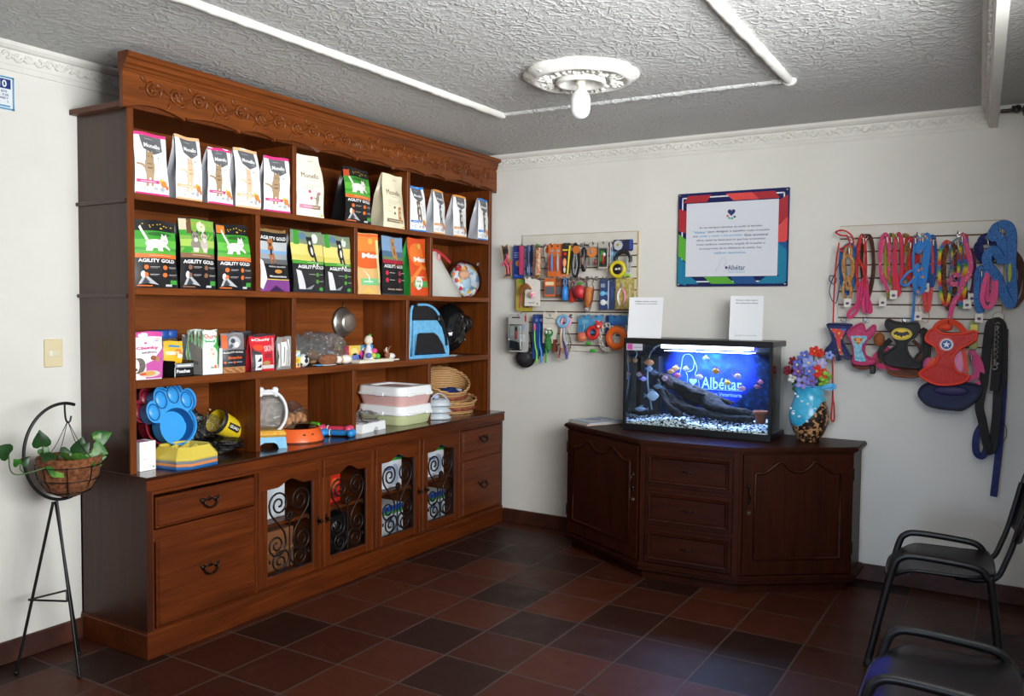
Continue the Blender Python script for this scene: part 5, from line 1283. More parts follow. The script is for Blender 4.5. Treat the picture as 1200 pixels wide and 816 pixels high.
b = MB(); b.prism([(-.06, 0), (.05, 0), (.06, .03), (.045, .075), (-.0, .05), (-.06, .035)], -.03, .03, M('#4fb82c', .5), lambda a, c, d: (d, a, c)); obj('body', b, None, gt)
b = MB(); b.tube([(.031, -.045, .02), (.031, .0, .03), (.031, .045, .055)], .003, 6, M('#2f7a1c', .5)); obj('vein', b, None, gt)
def bone_toy(label, loc, rz, col, colm, L=.165):
 t = thing('bone_toy', label, 'dog toy', loc, rz, None); m = M(col, .4); b = MB()
 b.lathe([(.013, -L / 2 + .02), (.016, -.03), (.016, .03), (.013, L / 2 - .02)], 16, M(colm, .4), axis=1, c=(0, 0, .022), flute=lambda a, r, z: 1 + .12 * abs(math.sin(6 * a))); obj('shaft', b, None, t)
 for s in (-1, 1):
  b = MB()
  for q in (-1, 1): b.ell((q * .017, s * L / 2, .022), (.022, .022, .0215), m, 16, 10)
  b.ell((0, s * (L / 2 - .018), .022), (.018, .016, .018), m, 12, 8); obj('knob_end', b, None, t)
 b = MB(); b.torus((0, -.045, .022), .0165, .004, M('#cfd6da', .4), 20, 6, Matrix.Rotation(PI / 2, 3, 'X')); obj('band', b, None, t)
 return t
bone_toy('blue rubber bone toy in front of the pink one on counter', (.345, -1.592, ZT), R(-66), '#2c8ed8', '#1f6fae')
bone_toy('pink rubber bone toy behind the blue one on counter', (.300, -1.562, ZT + .016), R(-66), '#dc4a72', '#c0344e')

# ================================================================== third bay: litter trays and twin bowl
tw = thing('twin_bowl', 'white twin pet bowl wrapped in clear film in front of the litter trays', 'pet bowl', (.312, -1.322, ZT), R(8))
b = MB(); wm = M('#f4f6f8', .35)
o_ = [(-.132, 0), (-.124, .052), (.124, .052), (.132, 0), (.048, 0), (.042, .018), (.024, .026), (.004, .018), (-.002, 0)]
b.prism(o_, -.066, .066, wm, lambda a, c, d: (d, a, c)); obj('stand', b, None, tw)
for s in (-1, 1):
 b = MB(); b.lathe([(.056, .053), (.058, .056), (.054, .057), (.044, .030), (0, .026)], 28, M('#c9ccd0', .2, .9), c=(0, s * .062, 0)); obj('bowl', b, None, tw)
b = MB(); b.ell((-.01, -.01, .075), (.068, .125, .046), FILM, 30, 18, fn=lambda p: 1 + .13 * math.sin(60 * p.y + 20 * p.x) * math.sin(50 * p.z + 1) + .08 * math.sin(90 * p.x)); b.tube(smooth_path([(-.0, -.06, .10), (.01, -.05, .125), (-.005, -.04, .135), (.01, -.03, .12)], 5), .006, 6, FILM); obj('clear_wrap', b, None, tw)
def litter(label, z, colb, tint):
 t = thing('litter_tray', label, 'litter tray', (.210, -.905, z), 0.0)
 b = MB(); lo, hi = rrect(.34, .30, .055, 6), rrect(.382, .345, .06, 6); n = len(lo)
 vs = [(x, y, .0) for x, y in lo] + [(x, y, .008) for x, y in rrect(.352, .312, .058, 6)] + [(x, y, .072) for x, y in hi]
 b.add(vs, [(k * n + i, k * n + (i + 1) % n, (k + 1) * n + (i + 1) % n, (k + 1) * n + i) for k in range(2) for i in range(n)], M(colb, .4), True); b.add(vs[:n], [tuple(range(n))], M(colb, .4)); obj('pan', b, None, t)
 b = MB(); rg = [(rrect(.392, .356, .062, 6), .064), (rrect(.400, .364, .064, 6), .068), (rrect(.400, .364, .064, 6), .076), (rrect(.388, .352, .062, 6), .080), (rrect(.378, .342, .06, 6), .116), (rrect(.366, .33, .056, 6), .122), (rrect(.27, .23, .04, 6), .122), (rrect(.26, .22, .04, 6), .112)]
 vs = [(x, y, zz) for r_, zz in rg for x, y in r_]
 b.add(vs, [(k * n + i, k * n + (i + 1) % n, (k + 1) * n + (i + 1) % n, (k + 1) * n + i) for k in range(len(rg) - 1) for i in range(n)], M('#f4f6f8', .35), False); b.add(vs[-n:], [tuple(range(n))], M(colb, .5)); obj('rim', b, None, t)
 for y in (-.09, .10):
  b = MB(); b.box(.192, y - .03, .060, .206, y + .03, .082, M('#f4f6f8', .35), .005); obj('clip', b, None, t)
 b = MB(); b.box(-.02, -.187, .062, .05, -.176, .084, M('#f4f6f8', .35), .004); obj('clip', b, None, t)
 return t
litter('lower litter tray with white rim and pale green pan', ZT, '#cfd6a4', 0)
litter('upper litter tray with white rim and pale pink pan', ZT + .1225, '#e3b6b2', 0)

# ================================================================== fourth bay: cat bowls and wicker baskets
for i, lab in enumerate(('pale grey cat bowl at the bottom of the stack of three', 'pale grey cat bowl in the middle of the stack of three', 'pale grey cat bowl with handle strap on top of the stack of three')):
 t = thing('cat_bowl', lab, 'pet bowl', (.335 , -.610, ZT + .044 * i)); m = M('#c3ccd4', .35)
 b = MB(); b.lathe([(0, .001), (.088, .001), (.094, .006), (.066, .036), (.060, .046), (.056, .044), (.040, .022), (0, .02)], 36, m, flute=lambda a, r, z: 1 + .03 * math.cos(3 * a)); obj('body', b, None, t)
 if i == 2:
  b = MB(); b.tube(smooth_path([(-.02, -.05, .045), (.0, -.03, .075), (.01, .02, .078), (.02, .06, .05), (.03, .09, .02)], 5), .005, 8, m); obj('strap', b, None, t)
  b = MB(); b.ell((.0, -.02, .058), (.02, .022, .018), M('#aebbe0', .4), 12, 8); obj('ball', b, None, t)
def wicker():
 t = NT('woven_wicker'); co = t.coords((1, 1, 1))
 w1 = t.node('ShaderNodeTexWave', Scale=26, Distortion=1.0); w1.bands_direction = 'Z'; t.link(co, w1.inputs['Vector'])
 n = t.node('ShaderNodeTexNoise', Scale=60, Detail=3); t.link(co, n.inputs['Vector'])
 mx = t.node('ShaderNodeMixRGB', blend_type='MULTIPLY'); mx.inputs[0].default_value = .7; t.link(w1.outputs[0], mx.inputs[1]); t.link(n.outputs[0], mx.inputs[2])
 r = t.ramp(mx.outputs[0], [(.08, '#8a5a2c'), (.28, '#c8925a'), (.55, '#e0b680')]); t.link(r.outputs[0], t.b.inputs['Base Color'])
 t.b.inputs['Roughness'].default_value = .6; t.bump(mx.outputs[0], .6, .004); return t.m
WICK = wicker()
def basket(label, loc, rot, lift):
 t = thing('wicker_basket', label, 'basket', loc); t.rotation_euler = rot; rx, ry = .150, .185
 def top(a): return .070 + lift * (.5 - .5 * math.cos(a + .55)) ** .9
 b = MB(); N = 64; rows = 9; vs = []
 for k in range(rows + 1):
  u = k / rows
  for i in range(N):
   a = 2 * PI * i / N; f = .86 + .16 * u + .012 * math.sin(k * PI) ; wv = .003 * math.sin(16 * a + PI * k)
   vs.append(((rx * f + wv) * math.cos(a), (ry * f + wv) * math.sin(a), top(a) * u))
 b.add(vs, [(k * N + i, k * N + (i + 1) % N, (k + 1) * N + (i + 1) % N, (k + 1) * N + i) for k in range(rows) for i in range(N)], WICK, True); obj('wall', b, None, t)
 for u, r_ in ((.04, .008), (.98, .010), (1.03, .007)):
  b = MB(); b.tube([(rx * (.86 + .16 * u) * math.cos(2 * PI * i / 60), ry * (.86 + .16 * u) * math.sin(2 * PI * i / 60), top(2 * PI * i / 60) * u + .004 + .003 * math.sin(i * 1.9)) for i in range(60)], r_, 7, WICK, closed=True); obj('rim', b, None, t)
 b = MB(); b.tube([(rx * .935 * math.cos(2 * PI * i / 60), ry * .935 * math.sin(2 * PI * i / 60), .034) for i in range(60)], .013, 6, noisy('dark_red_raffia', '#6a1420', '#a05a34', 40, .7), closed=True); obj('raffia_band', b, None, t)
 b = MB(); b.ell((0, 0, .006), (rx * .86, ry * .86, .006), WICK, 30, 6); obj('bottom', b, None, t)
 return t
basket('lower wicker pet basket at the right end of the counter', (.215, -.262, ZT), (0, 0, R(4)), .05)
basket('upper wicker pet basket with high back nested on the lower one', (.205, -.345, ZT + .098), (R(3), R(6), R(8)), .125)
bl2 = thing('blanket', 'dark blue patterned cloth lying inside the upper wicker basket', 'blanket', (.215, -.335, ZT + .112))
b = MB(); b.ell((0, 0, .03), (.115, .150, .035), noisy('blue_black_cloth', '#0f1638', '#2c3f86', 45, .9, .4), 26, 14, fn=lambda p: 1 + .15 * math.sin(40 * p.x + 25 * p.y) * math.sin(30 * p.y)); obj('folds', b, None, bl2)
for c in ((.05, -.06, .055), (.06, .05, .052), (.02, .0, .062)):
 b = MB(); b.ell(c, (.03, .03, .012), M('#b9c0d4', .7) if c[1] > .04 else M('#1c2c78', .8), 12, 6); obj('patch', b, None, bl2)

# ================================================================== seen through the iron grilles
def inside(label, cat, name, x, y, z, w, h, d, m, ops):
 t = thing(name, label, cat, (x, y, z)); b = MB(); b.box(-d, -w / 2, 0, 0, w / 2, h, m, .004); obj('body', b, None, t)
 b = MB(); box_prints(b, 0, 0, 0, w, h, ops); obj('printed_front', b, None, t)
 return t
zl, zu = .1225, .4335
inside('white card leaning behind the first iron grille from the left', 'card', 'white_card', .36, -2.075, zu, .13, .20, .01, M('#cdd4da', .5), [('r', -.4, .9, .4, .93, '#b89a8a', 1)])
inside('brown cardboard box on the bottom behind the first iron grille', 'cardboard box', 'cardboard_box', .30, -2.00, zl, .22, .22, .2, M('#8a5632', .8), [('r', -.5, .48, .5, .52, '#b07a4a', 1)])
inside('red packet on the upper shelf behind the second iron grille', 'packet', 'snack_packet', .37, -1.645, zu, .10, .17, .05, M('#c02a1a', .4), [('r', -.4, .15, .4, .35, '#7a1a14', 1), ('e', 0, .65, .3, .18, '#e05a2a', 1)])
inside('black carton with round white mark behind the second iron grille', 'carton', 'dark_carton', .34, -1.60, zl, .20, .22, .2, M('#0f0d0e', .5), [('e', -.05, .78, .06, .08, '#c9c4c0', 1), ('e', -.05, .78, .035, .045, '#0f0d0e', 2)])
pad = [('r', -.5, .82, .5, 1, '#1f4fae', 1), ('r', -.5, .74, .5, .82, '#3f9a3a', 2), ('e', .1, .35, .25, .3, '#a9b6cc', 2), ('r', -.4, .5, -.05, .58, '#5a6a9a', 2), ('e', -.2, .25, .14, .16, '#d8dde4', 3)]
for i, y in enumerate((-1.150, -.700)):
 nm = ('third', 'fourth')[i]
 inside('white and blue pad pack on the upper shelf behind the ' + nm + ' iron grille', 'pad pack', 'pad_pack', .385, y, zu, .19, .225, .18, M('#d6dce4', .4), pad)
 inside('white and blue pad pack at the bottom behind the ' + nm + ' iron grille', 'pad pack', 'pad_pack', .385, y + .01, zl, .20, .20, .2, M('#d6dce4', .4), pad)
# ================================================================== fish tank on the sideboard
tx0, tx1, ty0, ty1, tz0, tz1 = 1.600, 2.500, -.400, -.100, TZ + .0006, 1.378
tank = thing('fish_tank', 'black framed glass fish tank with lit blue water on the dark sideboard', 'fish tank', (0, 0, 0))
BLKP = M('#0c0c0e', .35)
b = MB()
def rim(z0, z1, w):
 b.box(tx0 - .004, ty0 - .006, z0, tx1 + .004, ty0 + w, z1, BLKP, .003); b.box(tx0 - .004, ty1 - w, z0, tx1 + .004, ty1 + .004, z1, BLKP, .003)
 b.box(tx0 - .004, ty0, z0, tx0 + w, ty1, z1, BLKP, .003); b.box(tx1 - w, ty0, z0, tx1 + .004, ty1, z1, BLKP, .003)
rim(tz0, tz0 + .040, .012); b.box(tx0, ty0, tz0 + .002, tx1, ty1, tz0 + .012, BLKP)
obj('base_frame', b, None, tank)
b = MB(); rim(tz1 - .034, tz1 - .002, .014); b.box(tx0 - .002, ty0 - .004, tz1 - .008, tx1 + .002, ty1 + .002, tz1, BLKP, .003); obj('lid', b, None, tank)
for x, y in ((tx0 + .006, ty0 + .006), (tx1 - .006, ty0 + .006), (tx0 + .006, ty1 - .006)):
 b = MB(); b.box(x - .009, y - .009, tz0 + .03, x + .009, y + .009, tz1 - .02, BLKP, .002); obj('corner_trim', b, None, tank)
for nm, q in (('front_pane', (tx0 + .010, ty0 + .002, tz0 + .03, tx1 - .010, ty0 + .006, tz1 - .03)), ('side_pane', (tx1 - .006, ty0 + .010, tz0 + .03, tx1 - .002, ty1 - .004, tz1 - .03)), ('side_pane', (tx0 + .002, ty0 + .010, tz0 + .03, tx0 + .006, ty1 - .010, tz1 - .03))):
 b = MB(); b.box(*q, GLASS if nm[0] == 'f' else SGLASS); obj(nm, b, None, tank)
WATER = glassy('clear_tank_water', '#dce8ff', 1.15, .02, .6)
b = MB(); b.box(tx0 + .012, ty0 + .012, tz0 + .04, tx1 - .012, ty1 - .012, 1.306, WATER); obj('water', b, None, tank)
# printed reef picture on the back pane
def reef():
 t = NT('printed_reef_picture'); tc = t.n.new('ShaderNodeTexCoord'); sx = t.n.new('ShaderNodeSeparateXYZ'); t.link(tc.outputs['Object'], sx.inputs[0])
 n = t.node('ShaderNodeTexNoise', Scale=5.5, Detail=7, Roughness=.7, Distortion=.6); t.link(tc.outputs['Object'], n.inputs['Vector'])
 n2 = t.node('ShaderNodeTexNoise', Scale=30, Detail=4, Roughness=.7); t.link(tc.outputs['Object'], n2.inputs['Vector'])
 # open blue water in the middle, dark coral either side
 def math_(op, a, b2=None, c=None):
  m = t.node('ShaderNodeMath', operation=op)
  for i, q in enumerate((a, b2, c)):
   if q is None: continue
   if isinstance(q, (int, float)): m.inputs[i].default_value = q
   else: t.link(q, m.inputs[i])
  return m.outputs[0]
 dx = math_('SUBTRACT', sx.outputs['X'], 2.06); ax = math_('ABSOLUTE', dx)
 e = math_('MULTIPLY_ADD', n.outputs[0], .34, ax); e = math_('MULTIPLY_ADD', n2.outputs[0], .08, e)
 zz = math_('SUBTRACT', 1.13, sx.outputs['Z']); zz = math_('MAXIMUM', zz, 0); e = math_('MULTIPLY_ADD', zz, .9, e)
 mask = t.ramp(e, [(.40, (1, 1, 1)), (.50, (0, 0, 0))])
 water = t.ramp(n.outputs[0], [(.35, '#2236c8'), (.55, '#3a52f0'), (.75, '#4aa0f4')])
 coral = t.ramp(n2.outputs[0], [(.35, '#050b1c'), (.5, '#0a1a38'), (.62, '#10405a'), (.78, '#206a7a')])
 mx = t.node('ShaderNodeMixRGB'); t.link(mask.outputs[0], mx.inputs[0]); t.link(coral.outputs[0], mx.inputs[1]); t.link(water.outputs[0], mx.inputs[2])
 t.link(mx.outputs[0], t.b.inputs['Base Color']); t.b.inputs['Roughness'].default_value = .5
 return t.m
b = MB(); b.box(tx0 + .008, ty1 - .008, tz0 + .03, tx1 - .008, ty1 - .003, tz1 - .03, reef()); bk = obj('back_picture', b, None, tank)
b = MB(); PW = M('#c9dcf4', .5); yb = ty1 - .0088
b.text('Albéitar', lambda x, y: (2.122 + x, yb, 1.102 + y), PW, w=.252, h=.072, bold=.012)
b.box(2.0, yb - .0005, 1.0615, 2.255, yb, 1.0645, PW)
b.text('Clínica Veterinaria', lambda x, y: (2.132 + x, yb, 1.036 + y), PW, w=.235, bold=.01)
fm = lambda q: [(x, yb, z) for x, z in q]
b.tube(fm([(p.x, p.y) for p in smooth_path([Vector(q + (0,)) for q in [(1.80, 1.06), (1.845, 1.13), (1.862, 1.185), (1.875, 1.26), (1.915, 1.275), (1.945, 1.24), (1.94, 1.185), (1.91, 1.165), (1.88, 1.18), (1.905, 1.14), (1.90, 1.07)]], 5)]), .0022, 5, PW)
b.tube(fm([(p.x, p.y) for p in smooth_path([Vector(q + (0,)) for q in [(1.945, 1.24), (1.965, 1.19), (1.955, 1.15), (1.975, 1.12), (1.985, 1.065), (2.0, 1.063)]], 5)]), .0022, 5, PW)
hp = []
for k in range(30):
 a = 2 * PI * k / 30; hp.append((1.942 + .0016 * 16 * math.sin(a) ** 3, 1.105 + .0016 * (13 * math.cos(a) - 5 * math.cos(2 * a) - 2 * math.cos(3 * a) - math.cos(4 * a))))
b.prism(hp, yb - .0006, yb, PW, lambda a, c, d: (a, d, c))
for k, h in enumerate(('#d9433a', '#e2c53a', '#4fae4a', '#3f8ad8', '#7a4ad0')):
 b.ell((1.920 + .011 * k, yb, 1.072 - .006 * math.sin(k / 4 * PI)), (.005, .0008, .005), M(h, .5), 8, 4)
obj('printed_logo', b, None, bk)
# lamp under the lid: its own light
b = MB(); b.box(1.80, -.30, 1.318, 2.33, -.16, 1.343, M('#dfe6ff', .5, 0, 7.0)); b.box(1.77, -.34, 1.343, 2.38, -.14, 1.352, BLKP); obj('lamp_strip', b, None, tank)
area('tank_lamp', (2.07, -.20, 1.312), (2.07, -.20, .85), .53, .14, 14.0, (.70, .82, 1.0))
# pebbles (nobody could count them)
b = MB(); rs = random.Random(9); cols = [M('#e2e4e8', .5), M('#c9ccd2', .5), M('#f0f0f2', .5), M('#1b1c20', .5), M('#30323a', .5)]
def gz(x, y): return tz0 + .052 + .035 * (.5 - .5 * math.cos((x - 1.6) * 9)) * (1 if x < 2.0 else .4) + .10 * max(0, y + .36) * .5 + (.03 if x > 2.3 else 0) * (y + .4) * 3
for i in range(2300):
 x = rs.uniform(tx0 + .02, tx1 - .02); y = ty0 + .016 + (ty1 - ty0 - .04) * rs.random() ** 1.6; r = rs.uniform(.0045, .0085)
 b.ell((x, y, gz(x, y) - rs.random() * .012), (r * 1.2, r, r * .8), cols[rs.choice((0, 0, 1, 2, 2, 3, 3, 4))], 6, 4)
for i in range(900):
 x = rs.uniform(tx0 + .02, tx1 - .02); z = rs.uniform(tz0 + .03, gz(x, ty0)); r = rs.uniform(.005, .008)
 b.ell((x, ty0 + .014, z), (r * 1.2, r * .6, r * .8), cols[rs.choice((0, 0, 1, 2, 3, 4))], 6, 4)
b.grid(lambda a, c: (tx0 + .014 + (tx1 - tx0 - .028) * a, ty0 + .014 + (ty1 - ty0 - .03) * c, gz(tx0 + .014 + (tx1 - tx0 - .028) * a, ty0 + .014 + (ty1 - ty0 - .03) * c) - .008), 20, 8, M('#6a6c72', .9))
tag(obj('gravel', b), 'white and black pebbles covering the bottom of the fish tank', 'gravel', None, 'stuff')
# driftwood
DW = noisy('dark_driftwood', '#0a0706', '#2a1e16', 22, .9, 1.0, .02)
dw = thing('driftwood', 'dark knotted driftwood sloping across the fish tank floor', 'driftwood', (0, 0, 0))
rs = random.Random(5)
for nm, pts, rr in (('trunk', [(1.73, -.19, 1.15), (1.82, -.20, 1.10), (1.93, -.20, 1.055), (2.05, -.21, 1.00), (2.17, -.22, .955), (2.30, -.22, .93), (2.41, -.21, .935)], [.018, .036, .042, .044, .040, .034, .016]),
     ('branch', [(1.80, -.23, 1.05), (1.86, -.24, .99), (1.97, -.25, .95), (2.10, -.25, .925), (2.24, -.25, .912), (2.36, -.25, .915)], [.022, .034, .028, .024, .024, .014]),
     ('branch', [(1.90, -.17, 1.09), (2.0, -.16, 1.045), (2.12, -.16, 1.01), (2.22, -.17, .99)], [.022, .026, .022, .010]), ('branch', [(1.76, -.24, 1.11), (1.80, -.26, 1.03), (1.86, -.27, .95), (1.93, -.28, .90)], [.014, .022, .026, .03]), ('branch', [(1.86, -.23, 1.10), (1.98, -.24, 1.06), (2.06, -.23, 1.04)], [.016, .014, .006])):
 b = MB(); P = smooth_path(pts, 6); k = len(P); r2 = [rr[min(len(rr) - 1, int(i / 6))] * (1 - (i / 6 % 1)) + rr[min(len(rr) - 1, int(i / 6) + 1)] * (i / 6 % 1) for i in range(k)]
 n = 12; vs = []
 for i, p in enumerate(P):
  for j in range(n):
   a = 2 * PI * j / n; q = r2[i] * (1 + .25 * math.sin(3 * a + i * .5) + .18 * math.sin(5 * a - i * 1.3) + .10 * math.sin(i * 2.1))
   vs.append(p + Vector((.2 * q * math.sin(a), q * math.cos(a) * .9, q * math.sin(a))))
 b.add(vs, [(i * n + j, i * n + (j + 1) % n, (i + 1) * n + (j + 1) % n, (i + 1) * n + j) for i in range(k - 1) for j in range(n)] + [tuple(range(n)), tuple(range(len(vs) - n, len(vs)))], DW, True)
 obj(nm, b, None, dw)
pt = thing('clay_pot', 'small orange clay pot half buried at the right end of the fish tank', 'pot', (2.425, -.33, .905))
b = MB(); b.lathe([(0, 0), (.026, 0), (.038, .055), (.042, .058), (.042, .072), (.036, .072), (.03, .03), (0, .02)], 24, M('#9a5230', .8)); obj('body', b, None, pt)
flt = thing('tank_filter', 'dark upright filter box with clear tube at left end of the fish tank', 'filter', (1.685, -.155, 0))
b = MB(); b.box(-.065, -.03, .89, .065, .03, 1.26, M('#15181f', .4), .008); obj('body', b, None, flt)
b = MB(); b.tube(smooth_path([(.02, -.04, .92), (-.01, -.045, 1.1), (.0, -.05, 1.25), (.03, -.05, 1.31), (.07, -.05, 1.335)], 6), .006, 8, M('#8a949c', .2)); obj('tube', b, None, flt)
b = MB(); b.tube(smooth_path([(-.055, -.15, 1.24), (-.04, -.15, 1.28), (-.06, -.16, 1.31)], 5), .004, 6, M('#9aa2a8', .2)); b.ell((-.052, -.15, 1.235), (.016, .01, .016), M('#b07a4a', .5), 10, 6); obj('air_line', b, None, flt)
sk = thing('tank_sticker', 'pale sticker with pink print at the upper left of the tank front', 'sticker', (1.665, ty0 + .0012, 1.325))
b = MB(); b.box(-.05, -.0006, -.022, .055, 0, .020, M('#b9bac4', .5)); b.box(-.045, -.001, -.018, -.01, -.0006, .016, M('#c04a9a', .5)); obj('paper', b, None, sk)
b = MB(); b.box(-.004, -.0011, -.006, .048, -.0006, -.001, M('#8a8a98', .5)); obj('printed_line', b, None, sk)
# fish
def fish(label, x, z, y, L, col, col2, face, grp=None, deep=.34):
 L *= .9
 t = thing('aquarium_fish', label, 'fish', (x, y, z), 0 if face > 0 else PI, grp); t.rotation_euler.z += R(18) * (1 if (x * 100) % 2 > 1 else -1)
 b = MB(); vs = []; n = 12; prof = [(-.5, .03), (-.42, .13), (-.28, .30), (-.08, .42), (.12, .42), (.28, .32), (.40, .19), (.48, .07), (.5, .0)]
 for u, h in prof:
  for j in range(n):
   a = 2 * PI * j / n; vs.append((u * L, h * L * .22 * math.cos(a), h * L * (deep / .42) * math.sin(a)))
 k = len(prof)
 b.add(vs, [(i * n + j, i * n + (j + 1) % n, (i + 1) * n + (j + 1) % n, (i + 1) * n + j) for i in range(k - 1) for j in range(n)], M(col, .35), True)
 obj('body', b, None, t)
 b = MB(); b.prism([(-.46 * L, .03 * L), (-.72 * L, .22 * L), (-.64 * L, 0), (-.72 * L, -.22 * L), (-.46 * L, -.03 * L)], -.006 * L, .006 * L, M(col2, .4), lambda a, c, d: (a, d, c)); obj('tail', b, None, t)
 b = MB(); h = deep; b.prism([(-.20 * L, h * .75 * L), (-.26 * L, (h + .16) * L), (.06 * L, (h + .14) * L), (.16 * L, h * .9 * L)], -.005 * L, .005 * L, M(col2, .4), lambda a, c, d: (a, d, c))
 obj('dorsal_fin', b, None, t)
 b = MB(); b.ell((.36 * L, .045 * L, .05 * L), (.03 * L, .02 * L, .03 * L), M('#0c0c10', .2), 8, 5); b.ell((.36 * L, -.045 * L, .05 * L), (.03 * L, .02 * L, .03 * L), M('#0c0c10', .2), 8, 5); obj('eyes', b, None, t)
 return t
W_, P_, O_, Y_, S_ = '#c8c4c8', '#c84a68', '#d8701c', '#e29a1c', '#6a7682'
for q in (('orange and black fish near the top left by the tank filter', 1.711, 1.222, -.27, .070, '#c8783c', '#3a2a26', 1), ('white and blue fish just under the orange and black one', 1.728, 1.186, -.30, .058, '#dfe6f4', '#8aa4e0', 1), ('long silver fish below the white and blue fish', 1.742, 1.156, -.26, .075, S_, '#707c8c', -1, None, .20),
          ('white fish with red head at far left of the tank', 1.650, 1.145, -.28, .050, '#d0a8a8', '#b82a30', -1), ('pale purple fish at far left under the red headed one', 1.672, 1.117, -.26, .045, '#a99ad0', '#6a5ab0', 1), ('pink and white fish right of the tank filter', 1.809, 1.127, -.25, .058, '#d8a4ae', P_, -1),
          ('orange and white fish, lower one of the close pair beside the outlined dog', 1.858, 1.173, -.28, .050, '#d89a5a', O_, -1), ('yellow orange fish, upper one of the close pair beside the outlined dog', 1.878, 1.193, -.25, .052, '#dcb46a', Y_, -1), ('pink fish just below the close pair of orange fish', 1.897, 1.150, -.27, .052, '#d06a84', '#a8305a', 1),
          ('silver white fish over the outlined dog on the picture', 1.940, 1.190, -.24, .055, '#d8e4ee', '#b0c4d8', -1), ('white fish with red back above the printed name', 2.032, 1.147, -.26, .055, W_, '#e0526a', 1), ('deep yellow fish alone in the open blue water', 2.140, 1.189, -.28, .060, '#f2a52c', '#e8782c', -1),
          ('white and pink fish high at right of the printed name', 2.266, 1.164, -.26, .055, '#d4b4bc', P_, 1), ('yellow fish in front of the printed name', 2.209, 1.122, -.27, .052, '#f2c24a', '#e29a2c', -1), ('pink white fish at the right end of the printed name', 2.291, 1.092, -.25, .050, '#d4a4ac', '#c83a54', 1),
          ('slim silver fish above the driftwood at left', 1.785, 1.078, -.30, .080, '#8e9aa6', '#6a7684', -1, None, .18), ('large round silver grey fish at left of the driftwood', 1.755, 1.021, -.31, .085, '#a8aeb0', '#7a8086', 1, None, .40), ('slim grey fish low at left just above the pebbles', 1.677, .933, -.31, .080, '#7e8894', '#5a6470', -1, None, .20),
          ('small dim red fish at right before the dark coral', 2.373, 1.105, -.22, .045, '#b06a80', '#7a3a50', -1), ('small pink fish at far right of the tank', 2.407, 1.139, -.28, .042, '#e88a9a', '#e05a6a', 1), ('pale blue fish just under the bright tank lamp', 2.067, 1.262, -.25, .05, '#b8ccf0', '#90a8e0', -1)):
 fish(*q)

# ------------------------------------------------------------------ papers on the tank and on the sideboard
def leaning_sheet(label, x0, x1, z0, z1, y, title, foot, rz, tiltdeg, name='paper_sign'):
 t = thing(name, label, 'paper sign', ((x0 + x1) / 2, y, z0)); t.rotation_euler = (R(-tiltdeg), 0, R(rz)); w = x1 - x0; h = z1 - z0
 b = MB(); pm = M('#e4e6ea', .5)
 b.grid(lambda a, c: (-w / 2 + w * a, .004 * math.sin(PI * a), h * c), 6, 4, pm); b.grid(lambda a, c: (-w / 2 + w * a, .004 * math.sin(PI * a) + .0015, h * c), 6, 4, pm)
 obj('sheet', b, None, t)
 b = MB()
 for k, tx in enumerate(title): b.text(tx, lambda x, y_: (x, .004 * math.cos(PI * x / w) - .0008, h * (.90 - .06 * k) + y_), M('#4a4e58', .6), w=w * .66, h=h * .034, bold=.02)
 if foot: b.text(foot, lambda x, y_: (x, .004 * math.cos(PI * x / w) - .0008, h * .10 + y_), M('#8a8e96', .6), w=w * .66, h=h * .035)
 obj('lettering', b, None, t)
 return t
leaning_sheet('white paper sign at the left end of the tank lid', 1.598, 1.815, tz1 + .001, 1.630, -.345, ('Califica nuestro servicio', 'y dejanos tu comentario'), None, 4, 7)
leaning_sheet('white paper sign toward the right end of the tank lid', 2.205, 2.400, tz1 + .001, 1.640, -.245, ('Escanea el código y siguenos', 'en nuestras redes'), '@ALBEITARCLINICAVET', 2, 4)
for i, (lab, dz) in enumerate((('thin magazine at the bottom of the stack on the sideboard left end', 0), ('blue covered magazine on top of the stack on the sideboard left end', .011))):
 t = thing('magazine', lab, 'magazine', (1.33, -.235, TZ + .0006 + dz), R(-28 + 5 * i)); b = MB()
 for k in range(3): b.box(-.105 + .002 * k, -.14 + .003 * (k % 2), .0033 * k, .105 + .002 * (k % 2), .14, .0033 * (k + 1), M(('#c8a88a', '#d8cfc4', '#a9b4c0')[k] if i == 0 else ('#cfc8c0', '#c0c4c8', '#7f92a8')[k], .5))
 obj('pages', b, None, t)
 b = MB(); P = lambda u, v, off=0: (u * .2, v * .27 - .135, .0101 + off)
 deco(b, P, .2, .27, [('r', -.5, 0, .5, 1, '#aebccb' if i else '#b08a6a', 1), ('e', -.1, .5, .25, .2, '#5f7fa8', 2), ('r', -.4, .82, .3, .92, '#3a5a8a', 2), ('e', .2, .3, .15, .12, '#d8d4cc', 3)], .0002); obj('cover', b, None, t)

# ------------------------------------------------------------------ vase with flowers
va = thing('flower_vase', 'turquoise and brown mosaic vase with a lace ribbon on the sideboard right end', 'vase', (2.670, -.215, TZ + .0006))
def mosaic():
 t = NT('brown_mosaic'); co = t.coords((1, 1, 1.0))
 v = t.node('ShaderNodeTexVoronoi', Scale=75); t.link(co, v.inputs['Vector'])
 sp = t.node('ShaderNodeSeparateXYZ'); t.link(v.outputs['Color'], sp.inputs[0])
 n = t.node('ShaderNodeTexNoise', Scale=9, Detail=1); t.link(co, n.inputs['Vector'])
 ad = t.node('ShaderNodeMath', operation='MULTIPLY_ADD'); ad.inputs[1].default_value = .5; t.link(n.outputs[0], ad.inputs[0]); t.link(sp.outputs[0], ad.inputs[2])
 r = t.ramp(ad.outputs[0], [(.6, '#1c1412'), (.78, '#3a281e'), (.84, '#94683e'), (1, '#c09060')]); t.link(r.outputs[0], t.b.inputs['Base Color']); t.b.inputs['Roughness'].default_value = .4
 v2 = t.node('ShaderNodeTexVoronoi', Scale=75, feature='DISTANCE_TO_EDGE'); t.link(co, v2.inputs['Vector']); t.bump(v2.outputs['Distance'], .5, .003); return t.m
